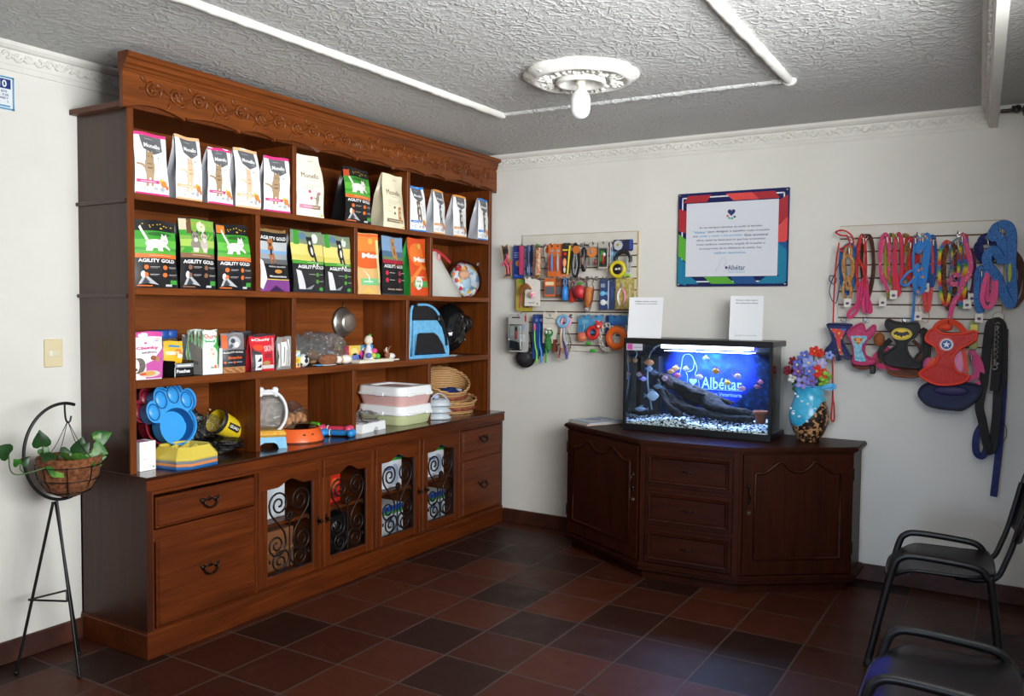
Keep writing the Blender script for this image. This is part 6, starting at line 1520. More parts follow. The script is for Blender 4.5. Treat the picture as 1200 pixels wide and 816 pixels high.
prof = [(0, 0), (.055, 0), (.060, .004), (.066, .02), (.088, .06), (.106, .11), (.109, .15), (.098, .20), (.082, .245), (.077, .275), (.083, .318), (.086, .324), (.080, .324), (.072, .28), (.06, .2), (0, .18)]
b = MB(); b.lathe(prof, 48, mosaic()); obj('body', b, None, va)
TURQ = noisy('turquoise_glaze', '#2f9fc8', '#57bfe0', 9, .25)
b = MB(); pz = prof[3:12]
def vr(z):
 for (r0, z0), (r1, z1) in zip(prof, prof[1:]):
  if z0 <= z <= z1 and z1 > z0: return r0 + (r1 - r0) * (z - z0) / (z1 - z0)
 return .08
def band(a, c):
 an = 2 * PI * a; low = .205 - .115 * max(0, math.cos(an - R(-118))) ** 1.4 + .03 * max(0, math.cos(an - R(-20)))
 z = low + (.322 - low) * c; r = vr(z) + .0022; return (r * math.cos(an), r * math.sin(an), z)
b.grid(band, 60, 14, TURQ); obj('glazed_band', b, None, va)
b = MB(); LACE = M('#d4e6f0', .7)
for k in range(9):
 a = R(-150 + 22 * (k % 5)); z = .27 - .018 * k + .006 * (k % 2); rr = vr(z) + .004
 b.ell((rr * math.cos(a), rr * math.sin(a), z), (.009, .009, .007), LACE, 8, 5)
for k in range(4):
 b.tube([((vr(.26 - .012 * k) + .004) * math.cos(R(-140 + 7 * j)), (vr(.26 - .012 * k) + .004) * math.sin(R(-140 + 7 * j)), .232 - .012 * k + .002 * math.sin(j * 2)) for j in range(9)], .0022, 5, LACE)
b.tube([((vr(.175) + .004 + .0) * math.cos(R(-128)) + .012 * math.cos(2 * PI * j / 14), (vr(.175) + .004) * math.sin(R(-128)), .165 + .012 * math.sin(2 * PI * j / 14)) for j in range(14)], .003, 5, LACE, closed=True)
obj('lace_trim', b, None, va)
b = MB(); RB = M('#4aa8e0', .35); b.torus((0, 0, .318), .086, .006, RB, 40, 6); b.ribbon(smooth_path([(.07, -.05, .318), (.10, -.05, .322), (.125, -.045, .330), (.14, -.03, .322), (.12, -.03, .312), (.08, -.04, .314)], 4), .022, .002, RB, (0, -1, .3)); obj('ribbon_bow', b, None, va)
fl = thing('flower_bouquet', 'bunch of red, blue and violet cloth flowers standing in the vase', 'flowers', (2.670, -.215, TZ + .30))
rs = random.Random(12)
def blossom(c, r, col, cen, dirv):
 r *= 1.08; b = MB(); q = Vector(dirv).normalized().to_track_quat('Z', 'Y').to_matrix()
 for k in range(5):
  a = 2 * PI * k / 5; o = Vector((r * .55 * math.cos(a), r * .55 * math.sin(a), .0)); rot = q @ Matrix.Rotation(a, 3, 'Z') @ Matrix.Rotation(R(-18), 3, 'Y')
  b.ell(Vector(c) + q @ o, (r * .55, r * .42, r * .14), M(col, .7), 10, 5, rot=rot)
 b.ell(Vector(c) + q @ Vector((0, 0, r * .12)), r * .22, M(cen, .7), 8, 5); obj('blossom', b, None, fl)
 s = MB(); s.tube(smooth_path([(c[0] * .2, c[1] * .2, -.10), (c[0] * .55, c[1] * .55, c[2] * .45), tuple(c)], 5), .0025, 5, M('#3f5a2c', .7)); obj('stem', s, None, fl)
RED, DRED, BLV, VIO, LBV = '#c8281f', '#8a1428', '#5a68c0', '#6a4f9a', '#8a9ad8'
for x, z, y, r, c, ce in ((.02, .215, -.0, .030, RED, '#e0902a'), (.045, .205, .02, .026, RED, '#e0902a'), (-.03, .19, -.02, .028, BLV, '#e8d89a'), (.10, .195, .0, .024, LBV, '#4a4aa0'), (-.10, .155, .0, .026, DRED, '#5a0a18'), (-.125, .10, -.01, .028, DRED, '#5a0a18'), (-.11, .09, .03, .022, '#7a1426', '#5a0a18'),
                          (-.065, .135, -.035, .032, BLV, '#d8c8a0'), (.0, .15, -.05, .036, LBV, '#e8d89a'), (-.055, .10, -.06, .032, VIO, '#d89a6a'), (.045, .105, -.06, .036, RED, '#e8c04a'), (.08, .095, -.05, .028, '#d8431f', '#e8c04a'), (.065, .15, -.03, .028, '#a9a4d8', '#e8d89a'), (.01, .105, -.075, .030, BLV, '#e8d89a'),
                          (-.025, .04, -.085, .036, '#8a86cc', '#5a3a2a'), (.025, .05, -.085, .030, '#6a5fb0', '#a05a3a'), (-.09, .06, -.04, .026, '#e0dcd2', '#b0a890'), (-.055, .165, .01, .028, '#6f7ccc', '#e8d89a')):
 blossom((x, y, z), r, c, ce, (x * 2, y * 2 - .35, .12))
for k in range(26):
 a = rs.uniform(0, 2 * PI); rr = rs.uniform(.01, .05); c = (.085 + rr * math.cos(a) * .9, -.04 + rs.uniform(-.03, .03), .07 + rr * math.sin(a))
 b = MB(); b.ell(c, (rs.uniform(.012, .018), .010, rs.uniform(.010, .016)), M(rs.choice(('#7fa83a', '#94bc48', '#6a9432')), .8), 8, 5); obj('sprig', b, None, fl)
for k in range(7):
 a = -.4 + k * .35; b = MB(); b.ell((.07 * math.cos(a + 2.4), -.02, .02 + .03 * math.sin(k)), (.03, .008, .014), M('#4a6a2c', .7), 10, 5); obj('leaf', b, None, fl)
# ================================================================== framed notice on the back wall
fsn = thing('framed_notice', 'framed notice with navy, red, green and teal striped border on the back wall', 'framed sign', (2.137, -.024, 1.996))
SW, SHh = .692, .588
f2 = lambda d: (lambda a, c, e=0: (a, -d - e, c))
b = MB(); b.box(-SW / 2, 0.0, -SHh / 2, SW / 2, .018, SHh / 2, M('#131c54', .25), .002); obj('backing', b, None, fsn)
NV, RD, DR, GN, TL, WH, B2 = (M(h, .3) for h in ('#131c5a', '#d94a48', '#a82a34', '#5aa838', '#127a9e', '#e4e6ec', '#1d4f8a'))
b = MB()
def poly(pts, m, d): b.add([(x, -d, z) for x, z in pts], [tuple(range(len(pts)))], m)
L_, T_ = SW / 2, SHh / 2
def frame_bar(i0, i1, m, d):
 for q in ((-L_ + i0, T_ - i1, L_ - i0, T_ - i0), (-L_ + i0, -T_ + i0, L_ - i0, -T_ + i1), (-L_ + i0, -T_ + i0, -L_ + i1, T_ - i0), (L_ - i1, -T_ + i0, L_ - i0, T_ - i0)):
  poly([(q[0], q[1]), (q[2], q[1]), (q[2], q[3]), (q[0], q[3])], m, d)
frame_bar(.026, .034, WH, .0006)
I0, I1 = .006, .060; d = .0008
for (x0, x1), side, m, sk in (((-.28, -.13), 't', DR, -.03), ((.10, .26), 't', DR, .03), ((-.04, .12), 't', RD, .05), ((-.12, .03), 'b', GN, -.05), ((.03, .17), 'b', B2, -.03), ((-.34, -.20), 'b', TL, -.05), ((.16, .33), 'b', TL, .06),
                              ((.06, .20), 'l', DR, -.02), ((-.10, .04), 'l', GN, -.04), ((-.27, -.10), 'l', TL, -.05), ((.11, .25), 'r', DR, -.03), ((-.02, .12), 'r', RD, -.05), ((-.14, -.03), 'r', B2, .0), ((-.27, -.08), 'r', TL, .05)):
 d += .00012
 cl = lambda q: [(max(-L_ + I0, min(L_ - I0, x)), max(-T_ + I0, min(T_ - I0, z))) for x, z in q]
 if side in 'tb':
  s = 1 if side == 't' else -1; z0, z1 = s * (T_ - I0 - .010), s * (T_ - I1); poly(cl([(x0, z0), (x1, z0), (x1 + sk, z1), (x0 + sk, z1)]), m, d)
 else:
  s = 1 if side == 'r' else -1; a0, a1 = s * (L_ - I0), s * (L_ - I1 - .002); poly(cl([(a0, x0), (a0, x1), (a1, x1 + sk), (a1, x0 + sk)]), m, d)
obj('striped_border', b, None, fsn)
b = MB(); b.box(-L_ + .058, -.0034, -T_ + .062, L_ - .060, -.0026, T_ - .066, M('#d6d9e2', .35)); pp = obj('text_panel', b, None, fsn)
b = MB(); NVT, CYT = M('#23306a', .5), M('#2f93c4', .5); D = .0040
lines = [('En los tiempos remotos, se acuñó el término', 0), ('"Albéitar" para designar a aquellos cuya vocación', 1), ('era cuidar y sanar a los animales. Este ancestral', 2), ('oficio, sentó las bases para lo que hoy conocemos', 0), ('como medicina veterinaria, surgida de la pasión y', 0), ('el compromiso de los Albéitares de antaño, hoy', 0), ('médicos veterinarios.', 3)]
for k, (tx, st) in enumerate(lines):
 z = .072 - .0262 * k; w = {0: .43, 3: .20}.get(st, .475) - (.04 if k in (0, 5) else 0)
 if st in (0, 3): b.text(tx, lambda x, y: (x - .005, -D, z + y), CYT if st == 3 else NVT, w=w, h=.0155, bold=.012)
 elif st == 1:
  b.text('"Albéitar"', lambda x, y: (-.242 + x, -D, z + y), CYT, w=.088, h=.0155, bold=.012, align='l'); b.text('para designar a aquellos cuya vocación', lambda x, y: (-.145 + x, -D, z + y), NVT, w=.38, h=.0155, bold=.012, align='l')
 else:
  b.text('era', lambda x, y: (-.242 + x, -D, z + y), NVT, w=.03, h=.010, bold=.012, align='l'); b.text('cuidar y sanar a los animales.', lambda x, y: (-.205 + x, -D, z + y), CYT, w=.28, h=.0155, bold=.012, align='l'); b.text('Este ancestral', lambda x, y: (.085 + x, -D, z + y), NVT, w=.14, h=.0145, bold=.012, align='l')
b.text('Albéitar', lambda x, y: (.038 + x, -D, -.178 + y), NVT, w=.108, h=.030, bold=.012); b.box(-.02, -D, -.197, .092, -D + .0003, -.1955, CYT)
b.text('Clínica Veterinaria', lambda x, y: (.038 + x, -D, -.206 + y), CYT, w=.106, h=.0095)
b.tube([(p.x, -D, p.y) for p in smooth_path([Vector(q + (0,)) for q in [(-.09, -.208), (-.085, -.18), (-.07, -.168), (-.068, -.14), (-.05, -.118), (-.03, -.125), (-.026, -.15), (-.04, -.16), (-.03, -.185), (-.04, -.208)]], 5)], .0008, 5, M('#8f98b4', .5))
b.ell((-.025, -D, -.178), (.009, .0006, .009), NVT, 12, 4)
obj('lettering', b, None, pp)
b = MB(); hp = []
for k in range(30):
 a = 2 * PI * k / 30; hp.append((.0015 * 16 * math.sin(a) ** 3, .162 + .0015 * (13 * math.cos(a) - 5 * math.cos(2 * a) - 2 * math.cos(3 * a) - math.cos(4 * a))))
b.prism(hp, -D - .0004, -D, NVT, lambda a, c, d: (a, d, c))
for k, (x, z, m) in enumerate(((-.024, .141, RD), (-.013, .127, M('#3f9ad8', .4)), (.004, .124, GN), (.020, .133, B2))): b.ell((x, -D, z), (.0075, .0008, .0075), m, 12, 4)
obj('heart_paw_logo', b, None, pp)
for x in (-L_ + .013, L_ - .013):
 for z in (-T_ + .013, T_ - .013):
  b = MB(); b.cyl((x, -.006, z), (x, .0, z), .0065, .0065, 12, M('#8f8f94', .25, .9)); b.ell((x, -.006, z), (.006, .003, .006), M('#a5a5a8', .25, .9), 10, 5); obj('screw', b, None, fsn)

# ================================================================== slatted display boards
SLAT = noisy('white_slat_laminate', '#cfcac0', '#d6d2c8', 5, .5); GRV = M('#5a3a26', .7); CHR = M('#a9a9a8', .25, .9)
def slatboard(label, x0, x1, z0, z1, first, hooks):
 t = thing('slat_board', label, 'slat board', (0, 0, 0)); b = MB(); zs = []
 z = first
 while z > z0 + .02: zs.append(z); z -= .0757
 edges = [z1] + zs + [z0]
 b.box(x0, -.006, z0, x1, -.0005, z1, GRV)
 for k in range(len(edges) - 1):
  hi = edges[k] - (.004 if k else 0); lo = edges[k + 1] + (.004 if k < len(edges) - 2 else 0); b.box(x0, -.018, lo, x1, -.004, hi, SLAT, .001)
 obj('board', b, None, t)
 b = MB()
 b.box(x1 - .001, -.019, z0, x1 + .004, -.001, z1 + .002, M('#b9a06a', .6)); b.box(x0, -.0185, z1, x1, -.001, z1 + .003, M('#a08a6a', .6)); obj('edge_band', b, None, t)
 for x, z, L in hooks:
  b = MB(); b.box(x - .012, -.022, z - .012, x + .012, -.016, z + .016, CHR, .002); b.tube([(x, -.02, z), (x, -.03 - L, z + .002), (x, -.036 - L, z + .014)], .0028, 6, CHR); obj('hook', b, None, t)
 return t
Lh = [(.64, 1.985, .10), (.70, 1.985, .10), (.765, 1.985, .07), (.815, 1.985, .10), (.865, 1.985, .06), (.93, 1.985, .10), (1.035, 1.985, .08), (1.105, 1.985, .08), (1.17, 1.985, .08), (1.235, 1.985, .08), (1.305, 1.985, .07), (1.36, 1.985, .05), (1.45, 1.985, .09),
      (.68, 1.758, .06), (.78, 1.758, .10), (.915, 1.758, .08), (1.03, 1.758, .08), (1.075, 1.758, .05), (1.15, 1.758, .09), (1.22, 1.758, .06), (1.30, 1.758, .06), (1.45, 1.758, .06),
      (.67, 1.500, .10), (.82, 1.500, .08), (.915, 1.500, .08), (1.03, 1.500, .10), (1.165, 1.500, .06), (1.265, 1.500, .07), (1.33, 1.500, .04), (1.40, 1.500, .08)]
slatboard('white slatted display board hung with small toys and tools, left of the framed notice', .634, 1.512, 1.262, 2.066, 1.985, Lh)
Rh = [(2.83, 1.972, .10), (2.915, 1.972, .10), (3.06, 1.972, .10), (3.19, 1.972, .10), (3.385, 1.972, .10), (3.53, 1.972, .10), (2.81, 1.500, .10), (2.93, 1.500, .10), (3.13, 1.500, .10), (3.36, 1.500, .14), (3.58, 1.512, .08)]
slatboard('white slatted display board hung with leashes and harnesses at right', 2.772, 3.598, 1.275, 2.044, 1.972, Rh)

def hang(name, label, cat, x, z, y, rz=0, ry=0):
 t = thing(name, label, cat, (x, y, z), R(rz)); t.rotation_euler.y = R(ry); return t
def card(t, w, h, m, hole=True, d=.0015, shape=None, y=0, nm='card', edge=None, top=.0):
 """hang card: origin is the hook point, card hangs below it"""
 b = MB(); o = shape or rrect(w, h, min(w, h) * .12, 3)
 b.prism([(x, z - h / 2 + .012 + top) for x, z in o], y - d, y + d, M(m, .45) if isinstance(m, str) else m, lambda a, c, e: (a, e, c))
 if hole: b.tube([(.006 * math.cos(2 * PI * k / 12), y - d, .002 + .006 * math.sin(2 * PI * k / 12)) for k in range(12)], .0015, 5, M('#6a5a4a', .5), closed=True)
 return obj(nm, b, None, t)
def part(t, nm, fn):
 b = MB(); fn(b); return obj(nm, b, None, t)
def rect(b, x0, z0, x1, z1, y, m): b.box(x0, y - .0012, z0, x1, y, z1, M(m, .45))
# ---- left board, upper row
t = hang('harness_card', 'cat shaped card with a pink cat harness, leftmost on the left board', 'carded harness', .560, 1.985, -.11, -8)
o = [(-.048, .015), (-.030, .006), (-.012, .004), (.006, .018), (.022, -.03), (.016, -.075), (.040, -.13), (.046, -.21), (-.025, -.215), (-.004, -.185), (-.008, -.150), (-.030, -.095), (-.042, -.03)]
part(t, 'card', lambda b: b.prism(o, -.0015, .0015, M('#57534f', .5), lambda a, c, e: (a, e, c), M('#c99a63', .5)))
part(t, 'tan_edge', lambda b: b.tube([(x, -.002, z) for x, z in o], .0032, 6, M('#c99a63', .5), closed=True))
part(t, 'cat_face', lambda b: b.ell((-.012, -.002, -.03), (.026, .001, .022), M('#2f2d2e', .6), 14, 4)); part(t, 'tan_patch', lambda b: b.ell((.022, -.002, -.10), (.02, .001, .022), M('#b87a48', .6), 12, 4))
part(t, 'harness', lambda b: (b.tube(smooth_path([(-.03, -.006, -.13), (-.008, -.008, -.10), (.012, -.008, -.075), (.004, -.008, -.05)], 5), .007, 7, M('#e0527e', .6)), b.tube(smooth_path([(-.01, -.008, -.10), (.02, -.01, -.145), (.024, -.008, -.19)], 5), .007, 7, M('#e0527e', .6)), b.tube(smooth_path([(.02, -.01, -.145), (.04, -.01, -.12), (.055, -.008, -.10)], 5), .006, 7, M('#e0527e', .6))))
part(t, 'buckle', lambda b: (b.box(.0, -.014, -.062, .014, -.004, -.046, M('#17171a', .4), .003), b.box(.026, -.014, -.135, .04, -.004, -.12, M('#17171a', .4), .003)))
t = hang('toy_card', 'navy blue printed card right behind the cat shaped card', 'carded toy', .640, 1.985, -.075, 6)
card(t, .085, .235, '#1f3a8a'); part(t, 'print', lambda b: (rect(b, -.035, -.045, .03, -.038, -.002, '#8fa0d0'), rect(b, -.035, -.06, .02, -.054, -.002, '#8fa0d0'), rect(b, -.035, -.075, .025, -.069, -.002, '#8fa0d0'), b.ell((.0, -.002, -.115), (.028, .001, .024), M('#c98440', .6), 12, 4), b.ell((-.02, -.002, -.20), (.02, .001, .008), M('#4a6ac8', .5), 10, 4)))
for k in range(3):
 t = hang('pen_pack', ('dark blue slim pack just right of the pink brush', 'grey blue slim pack, second right of the pink brush', 'dark blue slim pack beside the red pen')[k], 'slim pack', .712 + .016 * k, 1.985, -.060, 55)
 card(t, .034, .215, ('#27407e', '#7a8698', '#1c2c6a')[k]); part(t, 'print', lambda b: (rect(b, -.012, -.12, .012, -.03, -.002, '#16244e'), rect(b, -.012, -.18, .012, -.14, -.002, '#98a6c8')))
t = hang('pet_brush', 'long bright pink brush hanging in front of the navy card', 'brush', .686, 1.985, -.115)
part(t, 'handle', lambda b: b.prism([(x, z - .095) for x, z in rrect(.028, .205, .012, 4)], -.006, .006, M('#ec5a8e', .35), lambda a, c, e: (a, e, c)))
part(t, 'wrap', lambda b: b.box(-.016, -.008, -.20, .016, .008, -.0, FILM)); part(t, 'hook_loop', lambda b: b.torus((0, 0, .008), .008, .002, M('#3a8a4a', .4), 14, 6, Matrix.Rotation(PI / 2, 3, 'X')))
t = hang('marker_pen', 'red and dark pen pack between the blue packs and the patterned tube', 'slim pack', .765, 1.972, -.075)
part(t, 'barrel', lambda b: b.lathe([(0, -.185), (.008, -.18), (.013, -.15), (.013, -.09), (.011, -.085), (.011, -.02), (0, -.015)], 14, M('#c22a1c', .4))); part(t, 'cap', lambda b: b.lathe([(.0118, -.09), (.0125, -.085), (.0125, -.016), (0, -.012)], 14, M('#5a1c1a', .4))); part(t, 'clip', lambda b: b.box(-.003, -.016, -.08, .003, -.012, -.015, M('#2a2a30', .4)))
t = hang('toy_tube', 'tall clear tube of orange flower pattern beside the white round tag', 'toy tube', .812, 1.985, -.105)
ORP = noisy('orange_flower_print', '#d8722c', '#f0e2c8', 45, .5)
part(t, 'toy', lambda b: b.lathe([(0, -.225), (.016, -.215), (.022, -.19), (.018, -.12), (.021, -.06), (.016, -.015), (0, -.01)], 18, ORP)); part(t, 'film', lambda b: b.box(-.031, -.022, -.228, .031, .022, .004, FILM, .006)); part(t, 'green_tip', lambda b: (b.ell((.022, -.02, -.205), (.008, .006, .008), M('#3f9a3a', .5), 8, 5), b.ell((.006, -.015, .004), (.012, .006, .01), M('#4aa03a', .5), 8, 5)))
t = hang('toy_card', 'white round topped card with orange picture beside the patterned tube', 'carded toy', .866, 1.985, -.060)
card(t, .056, .10, '#e2ddd4', shape=rrect(.056, .10, .026, 5)); part(t, 'picture', lambda b: (b.ell((-.004, -.002, -.028), (.018, .001, .022), M('#dd6a2a', .5), 12, 4), b.ell((.012, -.002, -.045), (.008, .001, .022), M('#2a2a2c', .5), 10, 4)))
part(t, 'wrapped_toy', lambda b: (b.ell((.0, -.004, -.10), (.024, .016, .022), M('#a8a8a6', .4), 12, 7), b.ell((.0, -.004, -.17), (.026, .018, .045), FILM, 14, 8)))
for k in range(3):
 t = hang('bone_card', ('orange bone shaped card with blue stick, front one of the row', 'orange bone shaped card behind the front bone card', 'rearmost orange bone shaped card in the row')[k], 'carded toy', .928 + .036 * k, 1.985, -.115 + .018 * k, 10 + 8 * k)
 o = [(p.x, p.y) for p in smooth_path([Vector(q + (0,)) for q in [(-.031, .0), (-.016, .012), (0, .004), (.016, .012), (.031, .0), (.026, -.03), (.026, -.17), (.031, -.2), (.016, -.218), (0, -.208), (-.016, -.218), (-.031, -.2), (-.026, -.17), (-.026, -.03)]], 4, True)]
 part(t, 'card', lambda b: b.prism(o, -.002, .002, M('#c9641c', .45), lambda a, c, e: (a, e, c)))
 part(t, 'print', lambda b: (b.ell((0, -.003, -.006), (.008, .001, .008), M('#5a2a14', .5), 10, 4), rect(b, -.022, -.175, -.010, -.075, -.002, '#b0202a'), rect(b, .012, -.175, .022, -.075, -.002, '#b0202a'), rect(b, -.008, -.045, .012, -.03, -.002, '#8f98a8')))
 part(t, 'stick', lambda b: b.lathe([(0, -.18), (.007, -.175), (.009, -.12), (.007, -.06), (0, -.055)], 12, M('#3f8ac8' if k == 0 else '#a8a8a8', .5), c=(.0, -.009, 0)))
t = hang('toy_card', 'yellow and black striped card with red dot', 'carded toy', 1.040, 1.985, -.115, 12)
card(t, .058, .205, '#20201f'); part(t, 'yellow_band', lambda b: (b.prism([(.004, -.2), (.014, -.2), (.030, -.005), (.018, -.005)], -.004, -.002, M('#ecd22a', .4), lambda a, c, e: (a, e, c)), rect(b, -.028, -.04, .01, -.03, -.0024, '#e2c22a')))
part(t, 'toy', lambda b: (b.ell((-.010, -.008, -.062), (.013, .008, .013), M('#c8241c', .4), 12, 6), b.ell((-.012, -.008, -.12), (.014, .01, .03), M('#e89a6a', .5), 12, 7), b.ell((-.012, -.006, -.17), (.009, .008, .02), M('#d8d4cc', .5), 10, 6)))
def collar(t, w, drop, m, buck, th=.004, seed=0):
 rs = random.Random(seed)
 part(t, 'strap', lambda b: b.ribbon(smooth_path([(0, 0, .006), (-w, .004, -.05), (-w * .95, -.006, -drop * .6), (-w * .5, .0, -drop * .94), (.1 * w, .0, -drop), (w * .7, .0, -drop * .9), (w, .006, -drop * .55), (w * .8, 0, -.05)], 5, True), .018, th, m, (0, 1, .1), closed=True))
 part(t, 'buckle', lambda b: b.box(-.013, -.010, -.045, .016, .010, -.012, buck, .004)); part(t, 'ring', lambda b: b.torus((.0, -.004, -.05), .009, .002, CHR, 14, 6, Matrix.Rotation(PI / 2, 3, 'X')))
t = hang('leash', 'black leash with grey cord and orange tag right of the yellow striped card', 'leash', 1.105, 1.985, -.11); collar(t, .024, .215, M('#1c1c1e', .6), M('#121214', .4))
part(t, 'tag', lambda b: b.prism([(x + .012, z - .035) for x, z in circ(0, 0, .03, 6)], -.016, -.013, M('#c8702c', .5), lambda a, c, e: (a, e, c))); part(t, 'grey_cord', lambda b: b.tube(smooth_path([(.01, -.012, -.07), (.02, -.014, -.14), (.0, -.014, -.20), (-.012, -.012, -.13), (.0, -.012, -.07)], 5), .0042, 6, M('#8f959c', .5)))
t = hang('grooming_tool', 'black handled grooming tool with silver tip in the upper row', 'grooming tool', 1.168, 1.965, -.11)
part(t, 'handle', lambda b: b.lathe([(0, -.165), (.014, -.16), (.018, -.12), (.014, -.06), (.018, -.02), (.010, .0), (0, .004)], 14, M('#19191b', .4))); part(t, 'wood_insert', lambda b: b.ell((-.002, -.016, -.09), (.006, .004, .03), M('#a8785a', .5), 10, 6)); part(t, 'blade', lambda b: b.prism([(.012, -.15), (.022, -.09), (.03, -.075), (.026, -.11)], -.014, -.010, M('#c9c9cc', .25, .8), lambda a, c, e: (a, e, c)))
t = hang('toy_card', 'orange card in clear film with grey mesh below, middle of the upper row', 'carded toy', 1.232, 1.985, -.10)
card(t, .06, .03, '#b8b4ac'); part(t, 'orange_shape', lambda b: b.prism([(x - .004, z - .055) for x, z in circ(0, 0, .036, 7)], -.012, -.006, M('#da7e36', .5), lambda a, c, e: (a, e, c))); part(t, 'grey_centre', lambda b: b.ell((-.01, -.013, -.05), (.012, .003, .016), M('#8a8f98', .5), 10, 5))
part(t, 'dangling_toy', lambda b: (b.ell((-.02, -.004, -.115), (.014, .008, .03), M('#7a746c', .5), 10, 6), b.ell((.02, -.004, -.12), (.012, .008, .022), M('#6a3a24', .5), 10, 6), b.ell((.018, -.012, -.115), (.007, .004, .008), M('#c83a6a', .5), 8, 5)))
t = hang('blister_pack', 'grey blister pack with a green and red device in the upper row', 'blister pack', 1.305, 1.988, -.10)
card(t, .072, .180, '#b4b0a6', d=.002); part(t, 'dark_insert', lambda b: b.box(-.026, -.004, -.15, .028, -.002, -.035, M('#2b3a30', .5))); part(t, 'green_case', lambda b: b.prism([(-.022, -.12), (-.004, -.12), (.010, -.05), (-.012, -.05)], -.010, -.004, M('#3f9a3a', .4), lambda a, c, e: (a, e, c))); part(t, 'red_tool', lambda b: (b.lathe([(0, -.14), (.008, -.135), (.009, -.09), (.006, -.075), (0, -.07)], 12, M('#c2281f', .35), c=(.006, -.012, 0)), b.ell((.012, -.012, -.075), (.012, .006, .014), M('#e6e6e2', .4), 10, 6)))
part(t, 'blister', lambda b: b.box(-.03, -.020, -.155, .032, -.002, -.030, GLASS, .004))
t = hang('blister_pack', 'slim white and blue pack behind the grey blister pack', 'blister pack', 1.362, 1.985, -.06, 20); card(t, .046, .165, '#d8dade'); part(t, 'print', lambda b: (rect(b, -.008, -.13, .02, -.04, -.002, '#5a9ac8'), rect(b, -.008, -.145, .02, -.135, -.002, '#2a4a8a'), rect(b, -.018, -.15, -.012, -.02, -.002, '#3f5f9a')))
t = hang('retractable_leash', 'yellow and black retractable leash in clear pack at right end of upper row', 'retractable leash', 1.448, 2.000, -.10)
card(t, .14, .075, '#22264a', top=-.004); part(t, 'print', lambda b: (b.ell((-.035, -.002, -.028), (.034, .001, .034), M('#b9bcc0', .4), 18, 4), b.ell((-.038, -.003, -.025), (.010, .001, .010), M('#a8923a', .4), 10, 4), rect(b, .045, -.055, .066, .006, -.002, '#2c4a9a')))
part(t, 'grip', lambda b: b.tube([(.006 + .052 * math.cos(a), -.01, -.125 + .052 * math.sin(a)) for a in [R(-20 + 220 * k / 16) for k in range(17)]], .013, 8, M('#1f1f22', .4)))
part(t, 'yellow_case', lambda b: b.torus((-.030, -.012, -.185), .046, .014, M('#d6c22a', .4), 28, 8, Matrix.Rotation(PI / 2, 3, 'X'))); part(t, 'black_hub', lambda b: (b.ell((-.030, -.012, -.185), (.040, .014, .040), M('#17171a', .4), 20, 8), b.ell((-.035, -.027, -.185), (.010, .003, .008), M('#d8d8d8', .4), 10, 5), b.ell((-.015, -.027, -.183), (.008, .003, .008), M('#d8d8d8', .4), 10, 5)))
part(t, 'cord', lambda b: b.tube(smooth_path([(.055, -.012, -.08), (.062, -.014, -.14), (.05, -.014, -.20), (.035, -.012, -.14), (.045, -.012, -.09)], 5), .006, 7, M('#9aa0a4', .4))); part(t, 'green_tab', lambda b: b.ell((.035, -.012, -.225), (.03, .008, .009), M('#8fc83a', .4), 12, 5))
# ---- left board, middle row
t = hang('pen_card', 'olive yellow card with pink pens at left of the middle row', 'carded pens', .680, 1.752, -.06, 6)
card(t, .130, .232, '#a89a34', d=.002); part(t, 'print', lambda b: (rect(b, -.05, -.02, .05, .0, -.0024, '#6a9a3a'), rect(b, -.05, -.06, -.02, -.03, -.0024, '#c8a83a')))
for k, (x, c) in enumerate(((-.022, '#d84a78'), (.012, '#3a2c22'), (.034, '#2c2420'), (.052, '#d85a6a'))): part(t, 'pen', lambda b: b.tube([(x + .006, -.008, -.035 - .03 * k), (x, -.008, -.11), (x - .008, -.008, -.195)], [.005, .007, .005], 8, M(c, .4)))
t = hang('toy_card', 'white torn edge card with brown feather and striped ball', 'carded toy', .782, 1.760, -.125, -4)
card(t, .128, .205, '#e6e2da', shape=[(-.06, .10), (-.045, .085), (-.03, .102), (.0, .09), (.03, .085), (.064, .075), (.064, -.10), (-.064, -.10)]); part(t, 'ball', lambda b: b.ell((.012, -.022, -.112), (.027, .022, .024), noisy('pink_white_stripes', '#d86a8a', '#efe6dc', 60, .6), 16, 10))
part(t, 'feather', lambda b: [b.tube(smooth_path([(.0, -.012, -.075), (-.03 - .01 * k, -.014, -.06 + .008 * k), (-.065 - .012 * k, -.018, -.085 - .004 * k), (-.088 - .008 * k, -.02, -.115)], 5), [.004, .006, .009, .011, .012, .012, .011, .010, .009, .008, .007, .006, .005, .004, .003, .001], 7, M('#8a5528', .8)) for k in range(3)]); part(t, 'print', lambda b: (rect(b, -.03, -.170, .02, -.166, -.002, '#5a5652'), b.ell((.045, -.002, -.175), (.007, .001, .007), M('#e07a2a', .5), 8, 4)))
for k in range(3):
 t = hang('toy_card', ('orange and grey boxed card, front one right of the white card', 'dark boxed card behind the orange and grey one', 'rear dark orange card beside the blue dispenser')[k], 'carded toy', .915 + .034 * k, 1.748, -.115 + .03 * k, 8)
 card(t, .080, .125, ('#c9622a', '#6a3a22', '#4a2a1c')[k], d=.003); part(t, 'print', lambda b: (rect(b, -.032, -.035, .030, -.012, -.0034, '#e8cfa8' if k == 0 else '#8a5a3a'), rect(b, -.034, -.098, .034, -.045, -.0034, '#5a5f68'), b.ell((-.012, -.0036, -.08), (.018, .001, .014), M('#7a94b8', .5), 10, 4), b.ell((.014, -.0036, -.075), (.014, .001, .016), M('#c8b8a4', .5), 10, 4)))
